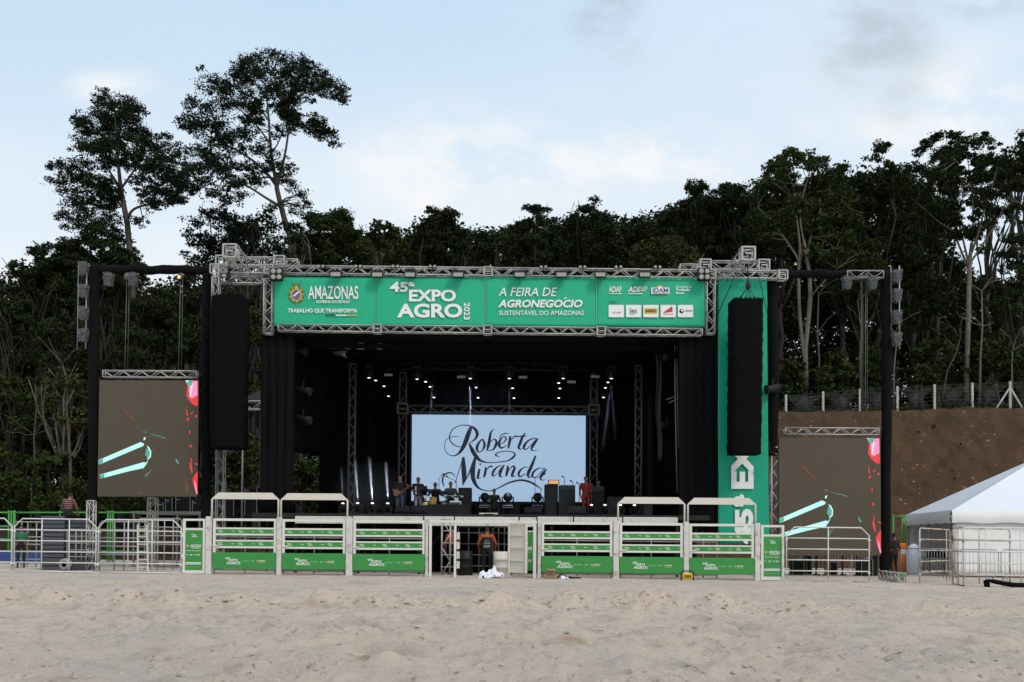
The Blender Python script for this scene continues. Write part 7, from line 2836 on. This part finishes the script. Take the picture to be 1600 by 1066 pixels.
# ------------------------------------------------------------------ people
def person(label, root_at, yaw, pose, shirt, legs_m, skin=0, shoe=None, scale=1.0, hair=True, cap=None, extra=None, sleeve='short'):
    """A standing, leaning or seated figure; pose overrides joints in metres, facing -Y, feet at z = 0."""
    J = dict(pel=(0, 0, .93), wai=(0, 0, 1.08), che=(0, 0, 1.28), nek=(0, .01, 1.44), hed=(0, -.02, 1.60),
             shl=(.19, 0, 1.39), shr=(-.19, 0, 1.39), ell=(.25, .03, 1.11), elr=(-.25, .03, 1.11), wrl=(.24, -.09, .88), wrr=(-.24, -.09, .88),
             hil=(.095, 0, .90), hir=(-.095, 0, .90), knl=(.11, -.03, .49), knr=(-.11, -.03, .49), anl=(.12, .02, .09), anr=(-.12, .02, .09))
    J.update(pose)
    J = {k: Vector(v) * scale for k, v in J.items()}
    S = scale
    mb = MB()
    bones = []          # (a, b, radius a, radius b, material)
    SH, LG, SK, FT = 0, 1, 2, 3

    def limb(a, b, ra, rb, m):
        ra, rb = ra * S, rb * S
        mb.path([a, a.lerp(b, .3), a.lerp(b, .65), b], [ra, (ra * .75 + rb * .25) * 1.06, (ra * .35 + rb * .65) * 1.03, rb], 10)
        mb.ball(a, ra, 10)
        mb.ball(b, rb, 10)
        bones.append((a, b, m))
    # torso as oval rings
    def oval(rings, m):
        vs, fs = [], []
        n = 16
        for c, rx, ry in rings:
            for k in range(n):
                t = 2 * math.pi * k / n
                vs.append(c + Vector((rx * S * math.cos(t), ry * S * math.sin(t), 0)))
        for i in range(len(rings) - 1):
            for k in range(n):
                j = (k + 1) % n
                fs.append((i * n + k, i * n + j, (i + 1) * n + j, (i + 1) * n + k))
        fs.append(list(range(n - 1, -1, -1)))
        fs.append([(len(rings) - 1) * n + k for k in range(n)])
        mb.add(vs, fs)
    up = Vector((0, 0, 1))
    oval([(J['pel'] - up * .10 * S, .13, .11), (J['pel'], .165, .125), (J['wai'], .15, .11), (J['wai'].lerp(J['che'], .6), .17, .12), (J['che'], .18, .125),
          (J['che'].lerp(J['nek'], .55), .165, .10), (J['nek'], .07, .065), (J['nek'].lerp(J['hed'], .45), .055, .06)], SH)
    bones.append((J['pel'], J['wai'] * .999, LG))
    bones.append((J['wai'], J['nek'], SH))
    for s in 'lr':
        sh, el, wr = J['sh' + s], J['el' + s], J['wr' + s]
        hi, kn, an = J['hi' + s], J['kn' + s], J['an' + s]
        limb(J['che'].lerp(J['nek'], .5), sh, .075, .065, SH)
        limb(sh, el, .058, .043, SH)
        limb(el, wr, .042, .028, SH if sleeve == 'long' else SK)
        limb(hi, kn, .088, .058, LG)
        limb(kn, an, .056, .038, LG)
        toe = an + Vector((0, -.17, -.055)) * S
        limb(an + Vector((0, .04, -.045)) * S, toe, .042, .034, FT)
        # palm, four fingers and a thumb
        d = (wr - el).normalized()
        pm = wr + d * .055 * S
        mb.ball(pm, (.036 * S, .028 * S, .048 * S), 8)
        bones.append((wr, pm + d * .03 * S, SK))
    # head: skull, jaw, nose, ears
    h = J['hed']
    mb.ball(h + Vector((0, .012, .015)) * S, (.076 * S, .094 * S, .102 * S), 16)
    mb.ball(h + Vector((0, -.035, -.055)) * S, (.054 * S, .055 * S, .062 * S), 12)
    mb.ball(h + Vector((0, -.098, -.012)) * S, (.014 * S, .02 * S, .022 * S), 8)
    for sx in (-1, 1):
        mb.ball(h + Vector((sx * .078, .012, -.005)) * S, (.014 * S, .022 * S, .032 * S), 8)
    bones.append((h + Vector((0, 0, -.12)) * S, h + Vector((0, 0, .12)) * S, SK))
    me = bpy.data.meshes.new('figure')
    me.from_pydata(mb.v, [], mb.f)
    tmp = bpy.data.objects.new('figure', me)
    COL.objects.link(tmp)
    md = tmp.modifiers.new('remesh', 'REMESH')
    md.mode = 'VOXEL'
    md.voxel_size = .016 * S
    sm = tmp.modifiers.new('smooth', 'SMOOTH')
    sm.factor, sm.iterations = .5, 3
    dg = bpy.context.evaluated_depsgraph_get()
    body = bpy.data.meshes.new_from_object(tmp.evaluated_get(dg))
    bpy.data.objects.remove(tmp)
    bpy.data.meshes.remove(me)
    vs = np.empty(len(body.vertices) * 3, dtype=np.float32)
    body.vertices.foreach_get('co', vs)
    vs = vs.reshape(-1, 3)
    # fingers joined to the same mesh
    fb = MB()
    for s in 'lr':
        el, wr = J['el' + s], J['wr' + s]
        d = (wr - el).normalized()
        side = d.cross(Vector((0, 1, 0)))
        side = side.normalized() if side.length > .1 else Vector((1, 0, 0))
        curl = Vector((0, -1, 0)) - d * Vector((0, -1, 0)).dot(d)
        curl = curl.normalized() if curl.length > .1 else Vector((0, 0, -1))
        for k, ln in enumerate((.070, .080, .075, .058)):
            r0 = wr + d * .085 * S + side * (k - 1.5) * .019 * S
            fb.path([r0, r0 + d * ln * .5 * S + curl * .012 * S, r0 + d * ln * .8 * S + curl * .035 * S], [.0095 * S, .009 * S, .007 * S], 6)
        r0 = wr + d * .035 * S - side * .03 * S
        fb.path([r0, r0 + d * .03 * S - side * .025 * S + curl * .01 * S, r0 + d * .06 * S - side * .025 * S + curl * .03 * S], [.011 * S, .010 * S, .008 * S], 6)
    fpoly = [list(p.vertices) for p in body.polygons]
    cen = np.array([vs[f].mean(0) for f in fpoly])
    best = np.full(len(cen), 1e9)
    mi = np.zeros(len(cen), int)
    for a, b, m in bones:
        a, b = np.array(a), np.array(b)
        ab = b - a
        t = np.clip(((cen - a) @ ab) / (ab @ ab), 0, 1)
        dd = np.linalg.norm(cen - (a + t[:, None] * ab), axis=1)
        w = dd < best
        best[w] = dd[w]
        mi[w] = m
    # collar and waist lines
    neck = cen[:, 2] > (J['nek'].z + .015 * S)
    near_head = np.linalg.norm(cen - np.array(J['hed']), axis=1) < .17 * S
    mi[neck & near_head] = SK
    out = MB()
    out.v = [tuple(v) for v in vs]
    out.f = fpoly
    out.m = list(map(int, mi))
    out.sm = [True] * len(fpoly)
    out.add(fb.v, fb.f, SK, True)
    rz = Matrix.Rotation(yaw, 4, 'Z')
    T = Matrix.Translation(Vector(root_at)) @ rz

    def put(m_):
        m_.v = [tuple(T @ Vector(v)) for v in m_.v]
    put(out)
    root = thing('person', root_at, label, 'person')
    out.build('body', [shirt, legs_m, SKIN[skin], shoe or M_SHOE], root)
    if hair:
        hm = MB()
        n, k = 18, 8
        hv, hf = [], []
        for i in range(k + 1):
            ph = i / k * math.radians(100)
            for j in range(n):
                t = 2 * math.pi * j / n
                fr = max(0, -math.sin(t))
                p = ph * (1 - .42 * fr)
                hv.append(h + Vector((0, .012, .02)) * S + Vector((.082 * math.sin(p) * math.cos(t), .101 * math.sin(p) * math.sin(t), .108 * math.cos(p))) * S)
        for i in range(k):
            for j in range(n):
                hf.append((i * n + j, (i + 1) * n + j, (i + 1) * n + (j + 1) % n, i * n + (j + 1) % n))
        hm.add(hv, hf, 0, True)
        put(hm)
        hm.build('hair', M_HAIR, root)
    ey = MB()
    for sx in (-1, 1):
        ey.ball(h + Vector((sx * .031, -.078, .005)) * S, .012 * S, 8)
    ey.box(h + Vector((-.022, -.096, -.056)) * S, h + Vector((.022, -.088, -.05)) * S)
    put(ey)
    ey.build('eyes_and_mouth', M_DARKP, root)
    if cap:
        cm = MB()
        cm.lathe(h + Vector((0, .01, .05)) * S, [(.088 * S, 0), (.085 * S, .04 * S), (.06 * S, .075 * S), (.01 * S, .085 * S)], 14)
        cm.lathe(h + Vector((0, -.07, .052)) * S, [(.075 * S, 0), (.075 * S, .008 * S)], 12)
        put(cm)
        cm.build('cap', cap, root)
    return root, T, J


# boy seated on the dark panel, seen from behind
p = Vector((X(104, 36.6), 36.62, zt - .82 + .02))
person('person in striped shirt sitting on the dark panel, back to the arena', p, R(170),
       dict(pel=(0, 0, .90), wai=(0, -.03, 1.04), che=(0, -.06, 1.24), nek=(0, -.10, 1.39), hed=(0, -.20, 1.50), shl=(.19, -.07, 1.34), shr=(-.19, -.07, 1.34), ell=(.30, -.12, 1.08), elr=(-.30, -.12, 1.08), wrl=(.24, -.26, .92), wrr=(-.24, -.26, .92),
            hil=(.10, -.02, .86), hir=(-.10, -.02, .86), knl=(.16, -.42, .84), knr=(-.16, -.42, .84), anl=(.16, -.44, .42), anr=(-.16, -.44, .42)), M_STRIPE, M_TBLACK, 0)
# people on the left behind the pen
person('person in a green shirt standing behind the left pen near the blue board', base(33, 38.5), R(20), dict(), M_TGREEN, M_TBLACK, 0, scale=.93)
# workers in the doorway
person('person in an orange shirt half hidden by the doorway\'s middle post', base(707, 36.4), R(200), dict(elr=(-.30, -.15, 1.15), wrr=(-.28, -.38, 1.08)), M_TORANGE, M_TBLACK, 0)
w_, T_, J_ = person('person seen from behind in the doorway wearing a dark lettered vest over an orange shirt', base(761, 35.9), R(180),
                    dict(hed=(0, -.09, 1.57), nek=(0, -.04, 1.43), ell=(.31, -.02, 1.12), elr=(-.31, -.02, 1.12), wrl=(.28, -.18, .92), wrr=(-.28, -.18, .92)), M_TORANGE, M_TBLACK, 0, sleeve='long')
vb_ = MB()
rings = [((0, 0, .92), .185, .145), ((0, 0, 1.08), .175, .135), ((0, 0, 1.25), .198, .15), ((0, 0, 1.34), .16, .145)]
vs, fs = [], []
for c, rx, ry in rings:
    for k in range(18):
        t = 2 * math.pi * k / 18
        vs.append(T_ @ Vector((c[0] + rx * math.cos(t), c[1] + ry * math.sin(t), c[2])))
for i in range(3):
    for k in range(18):
        j = (k + 1) % 18
        fs.append((i * 18 + k, i * 18 + j, i * 18 + 18 + j, i * 18 + 18 + k))
vb_.add(vs, fs, 0, True)
ve = vb_.build('vest', M_TBLACK, w_)
lm = MB()
q = lambda x, z: T_ @ Vector((-x, .152, z))
word(lm, 'STAFF', q, (-.11, 1.06, .11, .98), .04)
rect(lm, q, (-.10, 1.18, .10, 1.17))
rect(lm, q, (-.08, 1.24, .08, 1.23))
word(lm, 'EQUIPE', q, (-.11, 1.15, .11, 1.09), .02)
lm.build('lettering', M_TWHITE, ve)
# man by the tent
person('person in dark clothes with a cap standing beside the outer right post', base(1397, 40), R(-160), dict(), M_TBLACK, M_TBLACK, 0, cap=M_TBLACK, scale=.98)
# band
def stand(px, Y, up=0):
    p = at(px, 800, Y)
    p.z = zd + up
    return p


g_, T_, J_ = person('person in dark shirt and jeans playing an electric guitar on stage', stand(625, 43), R(-15),
                    dict(elr=(-.30, .0, 1.12), wrr=(-.05, -.22, 1.02), ell=(.36, -.08, 1.16), wrl=(.42, -.26, 1.26)), M_TBLACK, M_JEANS, 1, scale=1.03)
c = T_.translation
t = thing('electric_guitar', T_ @ Vector((0, -.2, 1.0)), 'brown electric guitar slung on the guitarist', 'guitar')
mb = MB()
G = lambda x, y, z: T_ @ Vector((x, y, z))
mb.prism([G(-.20, -.19, .92), G(-.10, -.19, .88), G(.0, -.19, .94), G(.09, -.19, .96), G(.10, -.19, 1.08), G(.02, -.19, 1.10), G(-.08, -.19, 1.14), G(-.2, -.19, 1.08), G(-.24, -.19, 1.0)], T_.to_3x3() @ Vector((0, .045, 0)))
mb.build('guitar_body', M_WOODB, t)
mb = MB()
mb.bar(G(.05, -.215, 1.02), G(.55, -.24, 1.32), .05, .025)
mb.bar(G(.55, -.24, 1.32), G(.68, -.24, 1.39), .075, .02)
mb.build('neck', M_WOODB, t)
a_, T_, J_ = person('person in white trousers playing the accordion left of the drum kit', stand(653, 43.4), R(25),
                    dict(ell=(.33, -.08, 1.15), elr=(-.33, -.08, 1.15), wrl=(.27, -.30, 1.12), wrr=(-.27, -.30, 1.12)), M_TBLACK, M_TWHITE, 0)
G = lambda x, y, z: T_ @ Vector((x, y, z))
t = thing('accordion', G(0, -.25, .95), 'black accordion with opened bellows on the accordion player\'s chest', 'accordion')
for s in (-1, 1):
    mb = MB()
    mb.prism([G(s * .16, -.17, .93), G(s * .28, -.17, .95), G(s * .28, -.17, 1.35), G(s * .16, -.17, 1.33)], T_.to_3x3() @ Vector((0, -.18, 0)))
    mb.build('end_case', M_BLKBOX, t)
mb = MB()
for k in range(9):
    x = -.155 + k * .0345
    mb.prism([G(x, -.18, .95), G(x + .017, -.165, .94), G(x + .034, -.18, .95), G(x + .034, -.18, 1.32), G(x + .017, -.165, 1.33), G(x, -.18, 1.32)], T_.to_3x3() @ Vector((0, -.14, 0)))
mb.build('bellows', M_GREYCASE, t)
mb = MB()
for k in range(12):
    mb.prism([G(-.265, -.352, .98 + k * .028), G(-.20, -.352, .98 + k * .028), G(-.20, -.352, 1.0 + k * .028), G(-.265, -.352, 1.0 + k * .028)], T_.to_3x3() @ Vector((0, -.012, 0)))
mb.build('keys', M_PRINT, t)
SEAT = dict(pel=(0, 0, .56), wai=(0, -.01, .71), che=(0, -.03, .92), nek=(0, -.05, 1.08), hed=(0, -.09, 1.24), shl=(.19, -.03, 1.02), shr=(-.19, -.03, 1.02), ell=(.30, -.12, .80), elr=(-.30, -.12, .80),
            wrl=(.22, -.36, .84), wrr=(-.22, -.36, .84), hil=(.10, 0, .53), hir=(-.10, 0, .53), knl=(.20, -.42, .50), knr=(-.20, -.42, .50), anl=(.18, -.40, .09), anr=(-.18, -.40, .09))
for (px, Y, lab, sh, up, hair) in ((680, 43.9, 'person in black seated at the drum kit', M_TBLACK, .14, True), (704, 43.9, 'person in a grey shirt seated behind the pale keyboard', M_TGREY, .18, True), (772, 43.0, 'person in black sitting between the round lamps, seen as a dark shape', M_TBLACK, -.12, True)):
    p = stand(px, Y, max(0, up))
    person(lab, p, 0, SEAT, sh, M_TBLACK, 1 if px == 704 else 0, scale=1.02 if up > 0 else .9)
    mb = MB()
    mb.lathe((p.x, p.y + .02, p.z + .43), [(.16, -.05), (.17, 0), (.15, .03)], 14)
    mb.tube((p.x, p.y, zd), (p.x, p.y, p.z + .40), .025)
    for a in range(3):
        mb.tube((p.x, p.y, zd + .2), (p.x + .22 * math.cos(a * 2.1), p.y + .22 * math.sin(a * 2.1), zd), .015)
    o = mb.build('stool', M_BLKMETAL, origin=(p.x, p.y, zd))
    tag(o, 'black round stool under the ' + {680: 'drummer', 704: 'keyboard player', 772: 'man between the round lamps'}[px], 'stool')
person('person in a red outfit standing at the right of the lit screen', stand(915, 42.2), R(15), dict(ell=(.27, -.05, 1.14), wrl=(.14, -.25, 1.12)), M_TRED, M_TRED, 0, sleeve='long')
person('person in dark clothes standing behind the right lattice of the screen frame', stand(935, 44.6), R(0), dict(), M_TGREY, M_TBLACK, 0)

# ------------------------------------------------------------------ stage smoke and the lamps that cut through it


def puff(label, c, r, density, seed):
    mb = MB()
    c = Vector(c)
    mb.ball(c, r, 20)
    rr = random.Random(seed)
    mb.v = [tuple(c + (Vector(v) - c) * (1 + .10 * math.sin(v[0] * 5 + v[2] * 4) + rr.uniform(-.03, .03))) for v in mb.v]
    m = bpy.data.materials.new('thin_smoke')
    m.use_nodes = True
    nt = m.node_tree
    nt.nodes.clear()
    ou = nt.nodes.new('ShaderNodeOutputMaterial')
    pv = nt.nodes.new('ShaderNodeVolumePrincipled')
    pv.inputs['Density'].default_value = density
    pv.inputs['Color'].default_value = (.9, .92, 1, 1)
    pv.inputs['Anisotropy'].default_value = 0.2
    tc_ = nt.nodes.new('ShaderNodeTexCoord')
    mp = nt.nodes.new('ShaderNodeMapping')
    mp.inputs['Scale'].default_value = (1 / r[0], 1 / r[1], 1 / r[2])
    gr = nt.nodes.new('ShaderNodeTexGradient')
    gr.gradient_type = 'SPHERICAL'
    mu = nt.nodes.new('ShaderNodeMath')
    mu.operation = 'MULTIPLY'
    mu.inputs[1].default_value = density * 1.6
    nt.links.new(tc_.outputs['Object'], mp.inputs[0])
    nt.links.new(mp.outputs[0], gr.inputs[0])
    nt.links.new(gr.outputs['Fac'], mu.inputs[0])
    nt.links.new(mu.outputs[0], pv.inputs['Density'])
    nt.links.new(pv.outputs[0], ou.inputs['Volume'])
    o = mb.build('smoke', m, origin=c)
    tag(o, label, 'smoke', kind='stuff')


def spot(p, target, power, deg, col=(.8, .85, 1)):
    d = bpy.data.lights.new('beam', 'SPOT')
    d.energy, d.spot_size, d.spot_blend, d.color = power, R(deg), .3, col
    d.shadow_soft_size = .04
    o = bpy.data.objects.new('beam', d)
    COL.objects.link(o)
    o.location = p
    o.rotation_euler = (Vector(target) - Vector(p)).to_track_quat('-Z', 'Y').to_euler()


c = SD(580, 40.2) + Vector((-.1, 0, .95))
puff('lit puff of stage smoke over the floor lamps on the left', c, (1.6, .8, 1.4), .055, 3)
for (px, pw, lean) in ((536, 14000, -.4), (559, 42000, -.45), (606, 60000, -.35)):
    q = SD(px, 40.2) + Vector((0, 0, .56))
    spot(q, q + Vector((lean * .55, .1, 3)), pw, 4.0)
q = SD(582, 40.2) + Vector((0, 0, .56))
spot(q, q + Vector((-.25, .1, 3)), 50000, 4.5)
c = at(745, 626, 43.5)
puff('thin smoke drifting below the lit lamps above the screen\'s left half', c, (3.2, .6, 1.4), .03, 5)
c = at(925, 640, 43.5)
puff('thin smoke drifting below the lit lamps right of the screen', c, (1.6, .6, 2.0), .03, 6)
for (px, py, pw, tx) in ((735, 594, 60000, 0), (676, 597, 24000, -.2), (955, 594, 16000, -.35), (955, 594, 9000, .25), (796, 594, 12000, 0)):
    c = at(px, py + 2, 43.5)
    spot(c, c + Vector((tx, .15, -3)), pw, 3.4, (.72, .72, 1))
